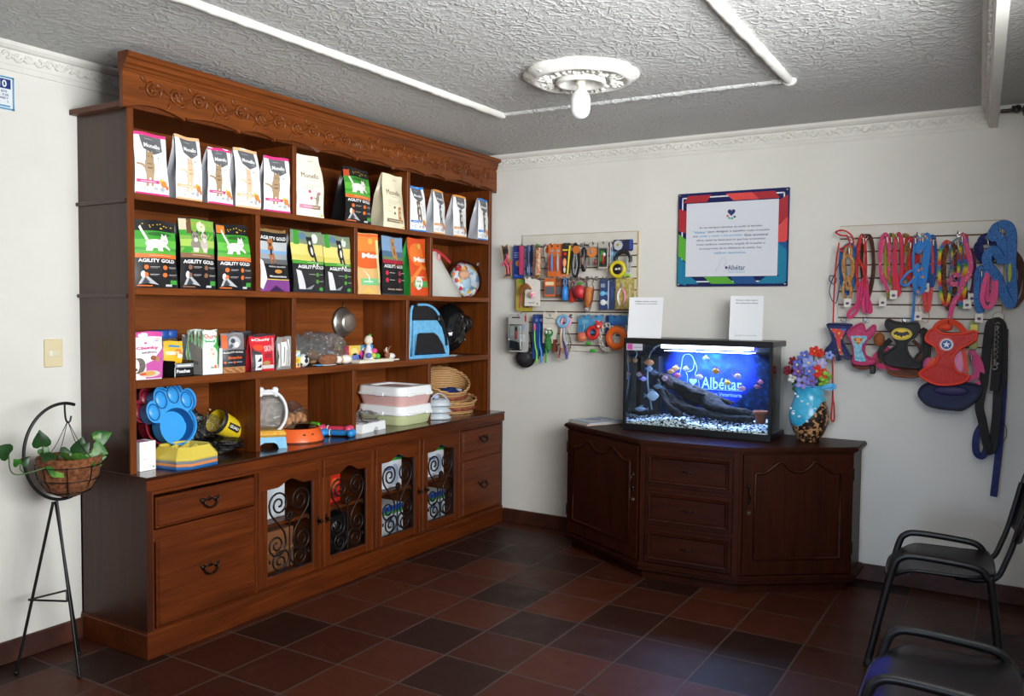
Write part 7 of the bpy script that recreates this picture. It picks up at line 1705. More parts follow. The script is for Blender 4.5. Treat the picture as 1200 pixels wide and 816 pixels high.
def dispenser(label, x, z, y, m, band, sc=1.0):
 t = hang('bag_dispenser', label, 'bag dispenser', x, z, y)
 part(t, 'capsule', lambda b: b.lathe([(0, -.150 * sc), (.014 * sc, -.148 * sc), (.022 * sc, -.138 * sc), (.023 * sc, -.075 * sc), (.018 * sc, -.062 * sc), (.012 * sc, -.052 * sc), (0, -.05 * sc)], 18, m)); part(t, 'carabiner', lambda b: b.tube([(.011 * sc * math.cos(2 * PI * k / 16), 0, -.026 * sc + .026 * sc * math.sin(2 * PI * k / 16)) for k in range(16)], .004, 6, band, closed=True)); part(t, 'seam', lambda b: b.torus((0, 0, -.105 * sc), .0232 * sc, .0012, band, 20, 5))
dispenser('blue capsule bag dispenser with blue clip in the middle row', 1.030, 1.757, -.11, M('#2f86d8', .35), M('#3f94e0', .35))
dispenser('red orange capsule bag dispenser behind the blue one', 1.072, 1.738, -.085, M('#c8331f', .35), M('#8a2a1c', .4), .95)
t = hang('toy_ball', 'small blue ball toy half behind the red apple toy', 'toy', 1.125, 1.645, -.06); part(t, 'ball', lambda b: b.ell((0, 0, -.015), .022, M('#3f7ad8', .4), 14, 9)); part(t, 'cord', lambda b: b.tube([(0, 0, .005), (.003, .004, .06), (.0, .01, .11)], .0015, 5, M('#d0d0d0', .5)))
t = hang('plush_fruit', 'red apple shaped toy with green leaf in clear bag', 'toy', 1.148, 1.752, -.13); part(t, 'fruit', lambda b: b.ell((0, 0, -.085), (.043, .036, .050), M('#d22c38', .4), 22, 14, fn=lambda p: 1 - .10 * math.exp(-((p.x / .02) ** 2 + (p.y / .02) ** 2)) * (1 if p.z > 0 else .6))); part(t, 'leaf', lambda b: (b.ell((.006, -.006, -.030), (.026, .012, .010), M('#4f9a2c', .5), 12, 6), b.cyl((0, 0, -.045), (.004, 0, -.02), .004, .003, 8, M('#4a7a2a', .6))))
part(t, 'clear_bag', lambda b: b.ell((.006, 0, -.065), (.055, .042, .075), FILM, 22, 14, fn=lambda p: 1 + .08 * math.sin(60 * p.z) * math.sin(50 * p.x)))
t = hang('treat_bag', 'clear cone bag of orange and brown treats right of the red apple toy', 'bag of treats', 1.222, 1.745, -.12, 0, 6); part(t, 'treats', lambda b: b.lathe([(0, -.195), (.014, -.18), (.026, -.14), (.030, -.08), (.024, -.05), (0, -.045)], 18, noisy('orange_brown_treats', '#a85a24', '#d8823a', 50, .7))); part(t, 'white_tip', lambda b: b.lathe([(0, -.212), (.018, -.205), (.020, -.19), (.0, -.178)], 16, M('#e4e2de', .4))); part(t, 'film', lambda b: b.lathe([(.0, -.216), (.022, -.205), (.034, -.12), (.034, -.05), (.022, -.02), (.03, .01), (.012, .016)], 20, FILM))
for k in range(2):
 t = hang('toy_card', ('navy card with small blue and white fish shapes in the middle row', 'second navy card partly behind the card with fish shapes')[k], 'carded toy', 1.300 + .044 * k, 1.742, -.075 + .02 * k, 14); card(t, .052, .205, '#1a3468' if k == 0 else '#152a58', d=.002)
 if k == 0: part(t, 'fish_shapes', lambda b: (b.ell((-.004, -.008, -.085), (.020, .006, .017), M('#6ab0dc', .4), 14, 7), b.ell((.0, -.008, -.145), (.020, .006, .020), M('#d4d8da', .4), 14, 7), b.prism([(.014, -.085), (.028, -.07), (.028, -.10)], -.01, -.006, M('#6ab0dc', .4), lambda a, c, e: (a, e, c)), b.prism([(.016, -.145), (.028, -.13), (.028, -.16)], -.01, -.006, M('#d4d8da', .4), lambda a, c, e: (a, e, c)))); part(t, 'print', lambda b: rect(b, -.018, -.045, .01, -.02, -.0024, '#8a94a4'))
 else: part(t, 'print', lambda b: (rect(b, -.018, -.19, -.012, .0, -.0024, '#c8d0dc'), rect(b, .0, -.12, .016, -.04, -.0024, '#24407a')))
t = hang('nail_clipper', 'olive card with white and pink nail clippers at right of middle row', 'carded clippers', 1.448, 1.752, -.06); card(t, .130, .215, noisy('olive_pattern_print', '#9a8c34', '#c8b87a', 40, .5), d=.002); part(t, 'border', lambda b: b.box(-.066, -.003, -.206, .066, -.002, -.196, M('#6a3a22', .5)))
part(t, 'clipper', lambda b: [b.tube(smooth_path([(-.02 + s * .006, -.012, -.06), (-.02 + s * .024, -.012, -.10), (-.02 + s * .022, -.012, -.14), (-.02 + s * .010, -.012, -.172)], 5), [.005, .006, .007, .008, .008, .008, .008, .008, .008, .008, .007, .007, .006, .006, .005, .004], 8, M('#e8e2de', .35) if s < 0 else M('#e88aa8', .35)) for s in (-1, 1)] + [b.box(-.026, -.016, -.064, -.014, -.008, -.03, M('#c9c9cc', .25, .9), .002)]); part(t, 'file', lambda b: b.box(.028, -.008, -.15, .040, -.003, -.03, M('#c4b49a', .5), .002))
# ---- left board, lower row
t = hang('blister_pack', 'large grey blister pack with red and black tool at lower left', 'blister pack', .675, 1.500, -.13, -3); card(t, .168, .265, '#b7b6b2', d=.003); part(t, 'print', lambda b: (rect(b, -.053, -.016, .017, -.008, -.0032, '#2a2a2c'), rect(b, .056, -.04, .068, .004, -.0032, '#c22a22'), rect(b, -.066, -.14, -.034, -.07, -.0032, '#cfcfcc'), rect(b, .02, -.10, .06, -.06, -.0032, '#a4acc0'), rect(b, .022, -.18, .06, -.13, -.0032, '#c8cad0')))
part(t, 'tool', lambda b: (b.lathe([(0, -.165), (.007, -.16), (.009, -.14), (.008, -.09), (.006, -.08), (0, -.075)], 12, M('#c22630', .4), c=(-.008, -.014, 0)), b.lathe([(.0085, -.105), (.009, -.10), (.007, -.078), (0, -.074)], 12, M('#17171a', .4), c=(-.008, -.0145, 0)))); part(t, 'battery_box', lambda b: b.prism([(-.058, -.225), (-.056, -.172), (.012, -.182), (.024, -.235)], -.022, -.004, M('#232326', .4), lambda a, c, e: (a, e, c))); part(t, 'blister', lambda b: b.box(-.072, -.028, -.24, .04, -.003, -.06, GLASS, .006))
t = hang('pouch_bag', 'black round pouch hanging below the large grey blister pack', 'pouch', .705, 1.300, -.075); part(t, 'body', lambda b: b.ell((0, 0, -.085), (.078, .03, .075), M('#1d1d20', .6), 26, 14, fn=lambda p: 1 if p.z < 0 else 1 - .1 * p.z / .075)); part(t, 'panel', lambda b: b.ell((0, -.012, -.09), (.052, .022, .045), M('#34343a', .4), 20, 10)); part(t, 'piping', lambda b: b.tube([(.080 * math.cos(R(180 + 180 * k / 20)), -.004, -.085 + .077 * math.sin(R(180 + 180 * k / 20))) for k in range(21)], .004, 6, M('#0e0e10', .5))); part(t, 'rivet', lambda b: (b.ell((-.06, -.018, -.05), .006, M('#b07a6a', .4), 8, 5), b.ell((.058, -.018, -.06), .006, M('#b07a6a', .4), 8, 5))); part(t, 'handle', lambda b: b.tube(smooth_path([(-.05, 0, -.03), (-.04, 0, .06), (.0, 0, .10), (.04, 0, .06), (.05, 0, -.03)], 5), .005, 6, M('#1d1d20', .6)))
t = hang('cord_loop', 'thin blue cord loop sticking out left of the grey blister pack', 'cord', .585, 1.365, -.09); part(t, 'loop', lambda b: b.tube([(-.004 + .024 * math.cos(2 * PI * k / 18), 0, -.01 + .024 * math.sin(2 * PI * k / 18)) for k in range(18)], .003, 6, M('#24408a', .5), closed=True)); part(t, 'end', lambda b: b.tube([(.018, 0, -.01), (.05, .02, .0), (.08, .04, .01)], .003, 6, M('#24408a', .5)))
for k in range(3):
 t = hang('toothbrush_pack', ('pink and green toothbrush on blue card, lower row', 'dark blue toothbrush card behind the pink and green one', 'blue and green toothbrush pack rightmost of the toothbrush cards')[k], 'carded toothbrush', .812 + .020 * k, 1.500, -.12 + .03 * k, 4); card(t, .050, .31 - .02 * k, ('#1f3f86', '#1a2f66', '#24508a')[k], d=.002)
 c1, c2 = (('#e0528a', '#6ac832'), ('#2a4a9a', '#3a8ad0'), ('#3f9ad8', '#2fa82c'))[k]
 part(t, 'brush', lambda b: (b.tube(smooth_path([(-.006, -.010, -.05), (-.006, -.010, -.10), (-.004, -.012, -.16), (.004, -.012, -.22), (.012, -.010, -.25), (.012, -.010, -.325)], 5), [.004] * 6 + [.0055] * 8 + [.007] * 12, 8, M(c2, .4)), b.box(-.014, -.018, -.10, .002, -.004, -.055, M(c1, .4), .004))); part(t, 'print', lambda b: b.ell((.004, -.0026, -.028), (.012, .0006, .012), M('#6a7aa8', .5), 12, 4))
t = hang('crochet_toy', 'green crochet toy with round eyes on a pale cat shaped card', 'carded toy', .917, 1.502, -.11); card(t, .115, .20, '#d6d0c4', shape=[(-.055, .10), (-.045, .122), (-.03, .10), (.03, .10), (.045, .122), (.055, .10), (.056, -.10), (-.056, -.10)], d=.002); part(t, 'print', lambda b: (rect(b, -.03, -.02, .03, -.016, -.0024, '#6a645c'), rect(b, -.05, -.052, .05, -.050, -.0024, '#8a847a'), rect(b, -.05, -.012, .02, -.008, -.0024, '#8a847a')))
part(t, 'head', lambda b: b.ell((.006, -.028, -.115), (.032, .022, .028), noisy('green_yarn', '#2c6a34', '#3f8a44', 70, .9, .5), 18, 10)); part(t, 'eyes', lambda b: [b.ell((x, -.048, -.11), (.011, .006, .011), M('#ecebe4', .4), 10, 6) or b.ell((x, -.053, -.111), (.005, .003, .005), M('#121212', .3), 8, 5) for x in (-.004, .022)]); part(t, 'body', lambda b: b.ell((.002, -.026, -.185), (.024, .018, .055), noisy('green_yarn_body', '#2c6a34', '#3f8a44', 70, .9, .5), 16, 12)); part(t, 'cap', lambda b: b.ell((.004, -.03, -.088), (.022, .016, .009), M('#e4e0d6', .7), 12, 6))
part(t, 'felt_back', lambda b: b.box(.028, -.006, -.245, .064, -.002, -.16, M('#7a3a1c', .8), .001))
t = hang('ring_toy', 'pale blue and pink ring toy with hanging cloth strips in clear film', 'toy', 1.030, 1.508, -.13); part(t, 'blue_ring', lambda b: b.torus((0, -.006, -.040), .036, .011, M('#74b4dc', .4), 26, 8, Matrix.Rotation(R(80), 3, 'X'))); part(t, 'pink_ring', lambda b: b.torus((.016, .006, -.046), .034, .009, M('#e29ab4', .4), 26, 8, Matrix.Rotation(R(80), 3, 'X')))
for k, (pts, c) in enumerate((([(-.008, 0, -.075), (-.012, -.008, -.15), (-.006, -.006, -.22)], '#d8c4a8'), ([(.008, 0, -.08), (.012, -.008, -.15), (.03, -.006, -.20)], '#a8b8c8'), ([(.0, 0, -.08), (-.004, -.004, -.18), (-.022, -.004, -.25), (-.03, -.004, -.29)], '#b84a3a'), ([(.006, 0, -.16), (.022, -.004, -.23), (.034, -.004, -.295)], '#5a4a9a'), ([(.0, .004, -.08), (.002, .004, -.17), (.004, .004, -.26)], '#c89a74'))):
 part(t, 'cloth_strip', lambda b: b.tube(smooth_path(pts, 5), .009 if k != 2 else .006, 7, M(c, .8)))
part(t, 'film', lambda b: b.ell((.004, .004, -.19), (.055, .02, .11), FILM, 20, 14, fn=lambda p: 1 + .06 * math.sin(50 * p.z + 30 * p.x)))
for k in range(2):
 t = hang('toy_card', ('light blue card with pink ball on a cord, lower row', 'light blue card with red ring and bear, lower row')[k], 'carded toy', 1.160 + .090 * k, 1.500, -.07 - .012 * k, -4); card(t, .10 + .01 * k, .125, '#4a96c4', d=.002); part(t, 'print', lambda b: (b.ell((-.028, -.003, -.002), (.010, .001, .010), M('#a87a4a', .5), 10, 4), rect(b, -.015, -.045, .035, -.02, -.0024, '#7ab4d4'), rect(b, -.04, -.10, .0, -.055, -.0024, '#3a80b0')))
 if k == 0: part(t, 'ball', lambda b: b.ell((.0, -.03, -.135), (.036, .03, .034), noisy('pink_knobbly_ball', '#c83a6a', '#d8902c', 90, .6, .5), 18, 12)); part(t, 'cord', lambda b: b.tube([(0, -.004, -.05), (.004, -.02, -.10)], .002, 5, M('#c8c8c4', .5))); part(t, 'green_foot', lambda b: b.ell((.05, -.03, -.178), (.024, .012, .012), M('#3fa02c', .5), 12, 7))
 else: part(t, 'ring', lambda b: b.torus((-.004, -.03, -.105), .036, .014, M('#c82a24', .5), 26, 8, Matrix.Rotation(R(85), 3, 'X'))); part(t, 'bear', lambda b: (b.ell((.044, -.036, -.055), (.026, .018, .024), M('#d23a34', .5), 14, 8), b.ell((.028, -.036, -.030), (.010, .008, .010), M('#d23a34', .5), 8, 5), b.ell((.062, -.036, -.034), (.010, .008, .010), M('#d23a34', .5), 8, 5), b.ell((.048, -.052, -.062), (.010, .006, .008), M('#e8cfc8', .5), 8, 5))); part(t, 'green_foot', lambda b: (b.tube([(0, -.03, -.14), (.0, -.03, -.20)], .0015, 5, M('#6a6a6a', .5)), b.ell((.0, -.03, -.225), (.026, .010, .011), M('#2fb02c', .5), 12, 7)))
t = hang('toy_card', 'dark blue card at back of the lower row behind the white chain', 'carded toy', 1.332, 1.500, -.05, 8); card(t, .046, .20, '#1a3f7a', d=.002); part(t, 'print', lambda b: rect(b, -.015, -.08, .015, -.03, -.0024, '#3f6aa8'))
t = hang('chain_collar', 'silver chain collar hanging in a ring beside the orange ring', 'chain collar', 1.352, 1.462, -.10)
part(t, 'chain', lambda b: [b.torus((-.01 + .050 * math.cos(2 * PI * k / 22), 0, -.095 + .082 * math.sin(2 * PI * k / 22)), .012, .005, M('#d4d0c6', .35, .3), 10, 5, Matrix.Rotation(-2 * PI * k / 22 + PI / 2 * (k % 2), 3, 'Y') @ Matrix.Rotation(PI / 2 if k % 2 else .4, 3, 'X')) for k in range(22)]); part(t, 'clasp', lambda b: b.torus((0, 0, -.008), .012, .003, CHR, 12, 6, Matrix.Rotation(PI / 2, 3, 'X')))
t = hang('ring_toy', 'large orange rubber ring toy on a blue card beside the tank', 'toy', 1.416, 1.500, -.10); card(t, .13, .05, '#2f72b0', y=.01, d=.002); part(t, 'ring', lambda b: b.lathe([(.036, -.008), (.046, -.014), (.062, -.016), (.074, -.010), (.078, 0), (.074, .010), (.062, .016), (.046, .014), (.036, .008), (.034, 0), (.036, -.008)], 40, M('#e0641c', .45), c=(0, -.012, -.137), axis=1)); part(t, 'blue_cord', lambda b: b.tube([(.062 * math.cos(R(20 + 140 * k / 12)), -.004, -.075 + .035 * math.sin(R(20 + 140 * k / 12))) for k in range(13)], .008, 7, M('#2a5cb0', .5)))
# ---- right board: leashes and harnesses
def dots(name, c1, c2, sc=70, th=.18):
 t = NT(name); v = t.node('ShaderNodeTexVoronoi', Scale=sc); t.link(t.coords(), v.inputs['Vector'])
 r = t.ramp(v.outputs['Distance'], [(th, c2), (th + .05, c1)]); t.link(r.outputs[0], t.b.inputs['Base Color']); t.b.inputs['Roughness'].default_value = .7; return t.m
RBK = dots('red_black_cord', '#c8242c', '#1a1416', 120, .2); BRAID = noisy('tan_braided_cord', '#9a6838', '#c89a62', 60, .8, .5); BLW = noisy('blue_webbing', '#174a8a', '#2a6cb4', 50, .7)
REDW = noisy('red_webbing', '#a01c22', '#d0302c', 40, .7); BRN = noisy('brown_leather_strap', '#3a1f12', '#5c3019', 30, .6); MAG = dots('magenta_dotted_webbing', '#c4306a', '#e88ab0', 60, .1); PNKW = dots('pink_flower_webbing', '#cf3f74', '#e0a84a', 55, .16)
OLV = noisy('olive_webbing', '#7a7426', '#a89c34', 40, .7); BLO = dots('blue_orange_dotted_webbing', '#2a7ac8', '#e08a3a', 30, .2); RNB = NT('rainbow_webbing'); _n = RNB.node('ShaderNodeSeparateXYZ'); RNB.link(RNB.coords((1, 1, 9)), _n.inputs[0]); _f = RNB.node('ShaderNodeMath', operation='FRACT'); RNB.link(_n.outputs['Z'], _f.inputs[0]); _r = RNB.ramp(_f.outputs[0], [(0, '#c8322a'), (.2, '#e0a02a'), (.4, '#d8c83a'), (.55, '#3f9a3a'), (.75, '#2f6ac0'), (.92, '#c83a2a')]); RNB.link(_r.outputs[0], RNB.b.inputs['Base Color']); RNB.b.inputs['Roughness'].default_value = .7; RNB = RNB.m
NVY = noisy('navy_webbing', '#101a4a', '#1e2c6a', 60, .7); BLG = noisy('glittery_blue_fabric', '#123f80', '#3f84cc', 190, .6, .3)
BLKW = noisy('black_webbing', '#0c0c0e', '#19191c', 60, .7); SN = M('#8f8d8a', .3, .9)
def leash(label, x, z, y, strands, w, m, tag_at=None, cat='leash', name='leash', clip=True, th=.004, card_c='#d8d2c6'):
 t = thing(name, label, cat, (x, y, z))
 for cl, pts in strands:
  b = MB(); pp = smooth_path([(a, e, c) for a, c, e in pts], 6, cl)
  if w <= .009: b.tube(pp, w / 2, 7, m, closed=cl)
  else: b.ribbon(pp, w, th, m, (.25, 1, .15), closed=cl)
  obj('strap', b, None, t)
 if clip: part(t, 'snap_clip', lambda b: (b.torus((.004, -.006, -.012), .010, .0025, SN, 12, 6, Matrix.Rotation(PI / 2, 3, 'X')), b.tube([(.004, -.008, -.02), (.006, -.01, -.05)], [.006, .004], 8, SN)))
 if tag_at:
  a, c = tag_at; part(t, 'paper_tag', lambda b: (b.box(a - .019, -.017, c - .026, a + .019, -.0155, c + .022, M(card_c, .5), .001), b.ell((a, -.0175, c - .006), (.010, .0006, .008), M('#5a3a78', .5), 8, 4)))
 return t
def loop(w, d, cx=0, e=0, tw=.012, top=0):
 """hanging closed loop, w half width, d drop"""
 return (True, [(cx, top, e), (cx - w, top - d * .18, e + tw), (cx - w * .9, top - d * .62, e - tw), (cx - w * .35, top - d * .97, e), (cx + w * .45, top - d, e + tw * .5), (cx + w, top - d * .6, e + tw), (cx + w * .8, top - d * .16, e - tw)])
Z0 = 1.985
# bunch one
leash('red and black rope leash coiled at top left, its tail hanging down beside the vase', 2.815, 2.005, -.125, [(True, [(-.045, .0, 0), (.0, .005, -.01), (.045, -.03, -.005), (.048, -.08, 0), (.02, -.115, .01), (-.02, -.10, 0), (.03, -.07, -.01), (.02, -.03, -.015), (-.02, -.02, -.01)]), (False, [(-.03, -.06, .02), (-.045, -.20, .02), (-.05, -.5, .02), (-.042, -.90, .02), (-.032, -1.0, .02), (-.028, -1.07, .015), (-.036, -1.085, .01), (-.046, -1.06, .015), (-.043, -.98, .02), (-.042, -.90, .024)])], .009, RBK, clip=False)
leash('tan braided cord leash in the leftmost bunch of the right board', 2.840, 1.930, -.125, [loop(.020, .24, 0, 0, .006), loop(.028, .14, .004, -.012, .006, -.06), (True, [(.0, -.18, -.01), (-.02, -.24, -.01), (-.012, -.30, -.01), (.014, -.31, -.01), (.022, -.25, -.01)])], .014, BRAID, (.005, -.325), th=.008)
leash('blue webbing leash behind the tan braided one', 2.832, 1.935, -.085, [loop(.038, .27, 0, 0, .01), loop(.03, .22, .01, .015, .01)], .018, BLW)
leash('thin dark blue cord leash sticking out left of the red rope', 2.800, 1.86, -.075, [(True, [(0, 0, 0), (-.05, -.12, 0), (-.065, -.20, 0), (-.03, -.26, 0), (-.01, -.15, 0)]), (True, [(-.03, -.12, 0), (-.062, -.10, 0), (-.066, -.13, 0), (-.04, -.15, 0)])], .005, NVY, clip=False)
# bunch two
leash('dark brown strap leash in the second bunch from the left', 2.920, Z0, -.075, [loop(.045, .36, 0, .01), loop(.03, .30, .012, .02)], .017, BRN)
leash('red strap leash with studs in the second bunch from the left', 2.912, Z0, -.110, [loop(.022, .34, -.004, 0), (False, [(-.01, -.02, -.01), (-.02, -.12, -.012), (.012, -.20, -.01), (.018, -.30, -.01)])], .015, REDW)
leash('magenta leash with a curled handle loop at the bottom of the second bunch', 2.915, 1.72, -.115, [(False, [(.005, .02, 0), (-.005, -.08, 0), (-.02, -.16, -.004), (-.055, -.20, -.01), (-.066, -.185, -.012), (-.05, -.155, -.01), (-.02, -.12, -.01), (-.012, .0, 0)]), (False, [(.02, .01, 0), (.018, -.06, 0), (.045, -.12, -.005), (.052, -.165, -.005), (.036, -.16, -.008), (.034, -.07, -.006)])], .018, MAG, clip=False)
leash('plain pink strap leash in the middle of the second bunch', 2.930, 1.75, -.100, [loop(.010, .19, 0, 0, .004)], .020, M('#d8487a', .7))
# bunch three
leash('bright pink flowered leash at the left of the third bunch', 3.035, Z0, -.110, [loop(.024, .26, -.008), (False, [(-.01, -.03, -.01), (-.03, -.16, -.012), (.0, -.27, -.01), (.018, -.32, -.01)])], .017, PNKW)
leash('olive leash in the third bunch with a white paper tag', 3.055, Z0, -.095, [loop(.024, .34, 0, 0), loop(.016, .26, .005, .01)], .014, OLV, (-.03, -.375))
leash('red patterned leash at the right of the third bunch with a white paper tag', 3.090, Z0, -.115, [loop(.020, .33, .006), (False, [(-.01, -.03, -.01), (-.004, -.16, -.012), (.012, -.28, -.01), (.024, -.33, -.008)])], .017, dots('red_flower_webbing', '#d0304a', '#4a5ab0', 70, .16), (-.008, -.335))
leash('ochre cord leash arching at the right of the third bunch', 3.115, Z0 - .005, -.07, [(True, [(0, 0, 0), (.028, -.01, 0), (.034, -.06, 0), (.02, -.18, 0), (.03, -.26, 0), (.008, -.28, 0), (.0, -.15, 0), (.016, -.06, 0)])], .012, noisy('ochre_cord', '#7a5220', '#a8742e', 50, .7), th=.006)
# bunch four
leash('broad blue leash with orange dots in front of the fourth bunch', 3.215, Z0 - .005, -.130, [(True, [(.02, -.01, 0), (.036, -.04, -.01), (.028, -.16, -.012), (.014, -.30, -.01), (-.012, -.315, -.012), (-.028, -.28, -.012), (-.024, -.22, -.01), (-.018, -.17, -.01), (-.012, -.22, -.008), (.0, -.285, -.006), (.010, -.2, -.004), (.020, -.08, 0)]), (False, [(-.005, -.02, 0), (-.02, -.10, -.005), (.012, -.06, -.004), (.02, -.01, 0)])], .024, BLO)
leash('blue leash with a curled handle and long tail in the fourth bunch', 3.178, Z0 - .01, -.120, [(True, [(-.02, -.20, -.01), (-.05, -.235, -.012), (-.06, -.265, -.01), (-.03, -.275, -.012), (.0, -.24, -.012), (.006, -.20, -.008)]), (False, [(.002, -.02, 0), (-.004, -.15, 0), (.004, -.25, .01), (.004, -.40, .012), (-.002, -.50, .012)])], .013, M('#2a78c4', .6))
leash('red and pink leash at the left side of the fourth bunch', 3.150, Z0 - .03, -.085, [loop(.034, .20, -.006), loop(.02, .25, .02, .01)], .022, REDW)
leash('red flowered leash hanging low behind the fourth bunch with a paper tag', 3.235, Z0 - .04, -.080, [loop(.018, .37, .008, 0, .006), loop(.012, .33, .0, .012, .006)], .024, dots('coral_flower_webbing', '#d8484a', '#e0a890', 60, .18), (.0, -.255))
leash('dark blue leash with orange dots at the right of the fourth bunch', 3.262, Z0 - .02, -.085, [loop(.014, .26, 0, 0, .006)], .022, dots('deep_blue_dotted_webbing', '#1f4f90', '#b8743a', 40, .18))
leash('thin orange cord with a white paper tag under the fourth bunch', 3.222, 1.63, -.09, [(True, [(0, 0, 0), (-.02, -.05, 0), (.0, -.12, 0), (.03, -.13, 0), (.035, -.08, 0), (.012, -.03, 0)])], .003, M('#b8602a', .6), (-.018, -.095), clip=False)
# bunch five
leash('rainbow striped collar leash at the left of the fifth bunch', 3.345, Z0 - .05, -.115, [loop(.030, .33, -.012)], .016, RNB)
leash('pink gold-dotted leash at the right of the fifth bunch with long tail', 3.402, Z0 - .01, -.125, [(False, [(.0, 0, 0), (.036, -.10, -.01), (.05, -.18, -.01), (.034, -.24, -.012), (-.01, -.27, -.012), (-.05, -.26, -.01), (-.02, -.22, -.01), (.02, -.25, -.008), (.0, -.31, -.004), (-.028, -.38, 0), (-.04, -.44, .01), (-.042, -.50, .02)])], .024, dots('pink_gold_webbing', '#cf4a80', '#d8b44a', 60, .2))
leash('green and orange leash in the middle of the fifth bunch', 3.405, Z0 - .02, -.100, [loop(.016, .37, .006, 0, .008), loop(.010, .30, .016, -.01, .006)], .018, RNB, (.035, -.365))
leash('thin multicoloured cord leash with blue bead in the fifth bunch', 3.385, Z0 - .04, -.140, [loop(.030, .22, 0, 0, .006), (True, [(0, -.06, 0), (-.03, -.16, 0), (-.03, -.27, 0), (.0, -.30, 0), (.016, -.22, 0), (.02, -.12, 0)])], .007, dots('confetti_cord', '#3a5a8a', '#d8a83a', 90, .25))
leash('brown patterned strap behind the fifth bunch', 3.350, Z0 - .06, -.070, [loop(.03, .34, .0), loop(.022, .30, .05, .008)], .026, noisy('brown_orange_webbing', '#2c1a14', '#8a4a24', 60, .7))
leash('dark violet collar behind the right side of the fifth bunch', 3.440, Z0 - .10, -.07, [loop(.026, .24, 0)], .02, noisy('violet_webbing', '#3a1f4a', '#6a2f5a', 50, .7), (.02, -.25))
# glitter blue harness and neighbours at the right edge
leash('large glittery blue padded harness at the right end of the top row', 3.585, 2.000, -.135, [(True, [(-.02, .0, 0), (.025, .005, -.01), (.048, -.05, -.012), (.05, -.20, -.012), (.062, -.36, -.01), (.05, -.40, -.012), (.020, -.34, -.015), (-.010, -.26, -.02), (-.052, -.20, -.02), (-.058, -.15, -.02), (-.03, -.12, -.015), (.0, -.16, -.012), (.012, -.18, -.008), (.0, -.06, -.004), (-.04, -.05, 0)])], .046, BLG, cat='harness', name='pet_harness', th=.012)
part(bpy.data.objects[[o.name for o in bpy.data.objects if o.name.startswith('pet_harness')][-1]], 'yellow_label', lambda b: b.ell((.045, -.034, -.24), (.010, .004, .05), M('#a8b03a', .5), 12, 6))
leash('dark navy strap bunch behind the glittery blue harness', 3.520, 1.96, -.085, [loop(.03, .12, 0, 0), loop(.04, .10, -.004, .01, .012, -.03)], .03, NVY, clip=True)
leash('brown leather strap curving out at the right of the glittery blue harness', 3.640, 1.86, -.075, [(True, [(-.02, .03, 0), (.03, -.02, 0), (.058, -.12, 0), (.05, -.22, 0), (.01, -.27, 0), (.03, -.18, 0), (.034, -.08, 0)])], .022, BRN)
leash('pink collar with curled loop in front of the glittery blue harness', 3.545, 1.770, -.150, [(True, [(-.01, .0, 0), (-.03, -.08, -.006), (-.034, -.15, -.008), (-.01, -.19, -.01), (.022, -.15, -.008), (.026, -.06, -.006), (.016, -.04, 0), (.012, -.12, .006), (-.008, -.15, .006), (-.016, -.08, .004)])], .022, M('#d84a82', .6), clip=False)
t = leash('glittery blue sleeve hanging straight with white card end, beside the pink collar', 3.498, 1.790, -.105, [loop(.016, .22, 0, 0, .004)], .030, BLG, (.0, -.262), th=.010)
# lower row harnesses: outlines are the real shapes in metres
def vest(label, pts, y, m, edge, th=.014, hookx=None, extra=None, nm='pet_harness', cat='harness', er=.007):
 cx = sum(q[0] for q in pts) / len(pts); cz = sum(q[1] for q in pts) / len(pts)
 t = thing(nm, label, cat, (cx, y, cz)); o = [(p.x - cx, p.y - cz) for p in smooth_path([Vector(q + (0,)) for q in pts], 3, True)]
 bulge = lambda a, c: -.018 * math.cos(a * 9) * math.cos(c * 7)
 part(t, 'chest_panel', lambda b: b.prism(o, -th / 2, th / 2, m, lambda a, c, e: (a, e + bulge(a, c), c)))
 part(t, 'piping', lambda b: b.tube([(a, -th / 2 + bulge(a, c), c) for a, c in o], er, 6, edge, closed=True))
 if extra: extra(t, cx, cz, -th / 2 - .0225)
 return t
def f_red(t, cx, cz, y):
 ex, ez = 3.355 - cx, 1.384 - cz
 part(t, 'round_emblem', lambda b: [b.cyl((ex, y - .001 * k, ez), (ex, y - .001 * k - .002, ez), r, r, 26, M(h, .5)) for k, (r, h) in enumerate(((.036, '#d86a6a'), (.030, '#e2dcdc'), (.024, '#24529a')))] + [b.prism([((.019 if k % 2 == 0 else .008) * math.sin(k * PI / 5) + ex, (.019 if k % 2 == 0 else .008) * math.cos(k * PI / 5) + ez) for k in range(10)], y - .0065, y - .003, M('#e8ecf0', .5), lambda a, c, e: (a, e, c))])
 O2 = M('#d8401c', .6)
 part(t, 'neck_strap', lambda b: b.ribbon([(p.x, p.y, p.z) for p in smooth_path([(-.07, .0, .10), (-.045, .03, .15), (.0, .04, .165), (.045, .03, .15), (.09, .0, .10)], 5)], .03, .006, O2, (0, 1, .2)))
 part(t, 'top_knot', lambda b: b.ell((-.01, -.01, .135), (.035, .016, .020), O2, 14, 8, fn=lambda p: 1 + .15 * math.sin(90 * p.x)))
 part(t, 'side_strap', lambda b: b.ribbon([(p.x, p.y, p.z) for p in smooth_path([(-.105, .0, -.13), (-.08, -.005, -.07), (-.05, .0, -.03)], 4)], .022, .006, O2, (0, 1, 0)))
 part(t, 'side_strap', lambda b: (b.ribbon([(p.x, p.y, p.z) for p in smooth_path([(.095, .0, -.10), (.085, .01, -.02), (.07, .015, .05)], 4)], .020, .006, O2, (0, 1, 0))))
 part(t, 'pink_lining', lambda b: (b.ell((.055, .02, -.045), (.038, .012, .075), M('#e08ab0', .6), 16, 10), b.ell((-.085, .02, -.075), (.030, .010, .045), M('#b84a78', .6), 14, 8)))
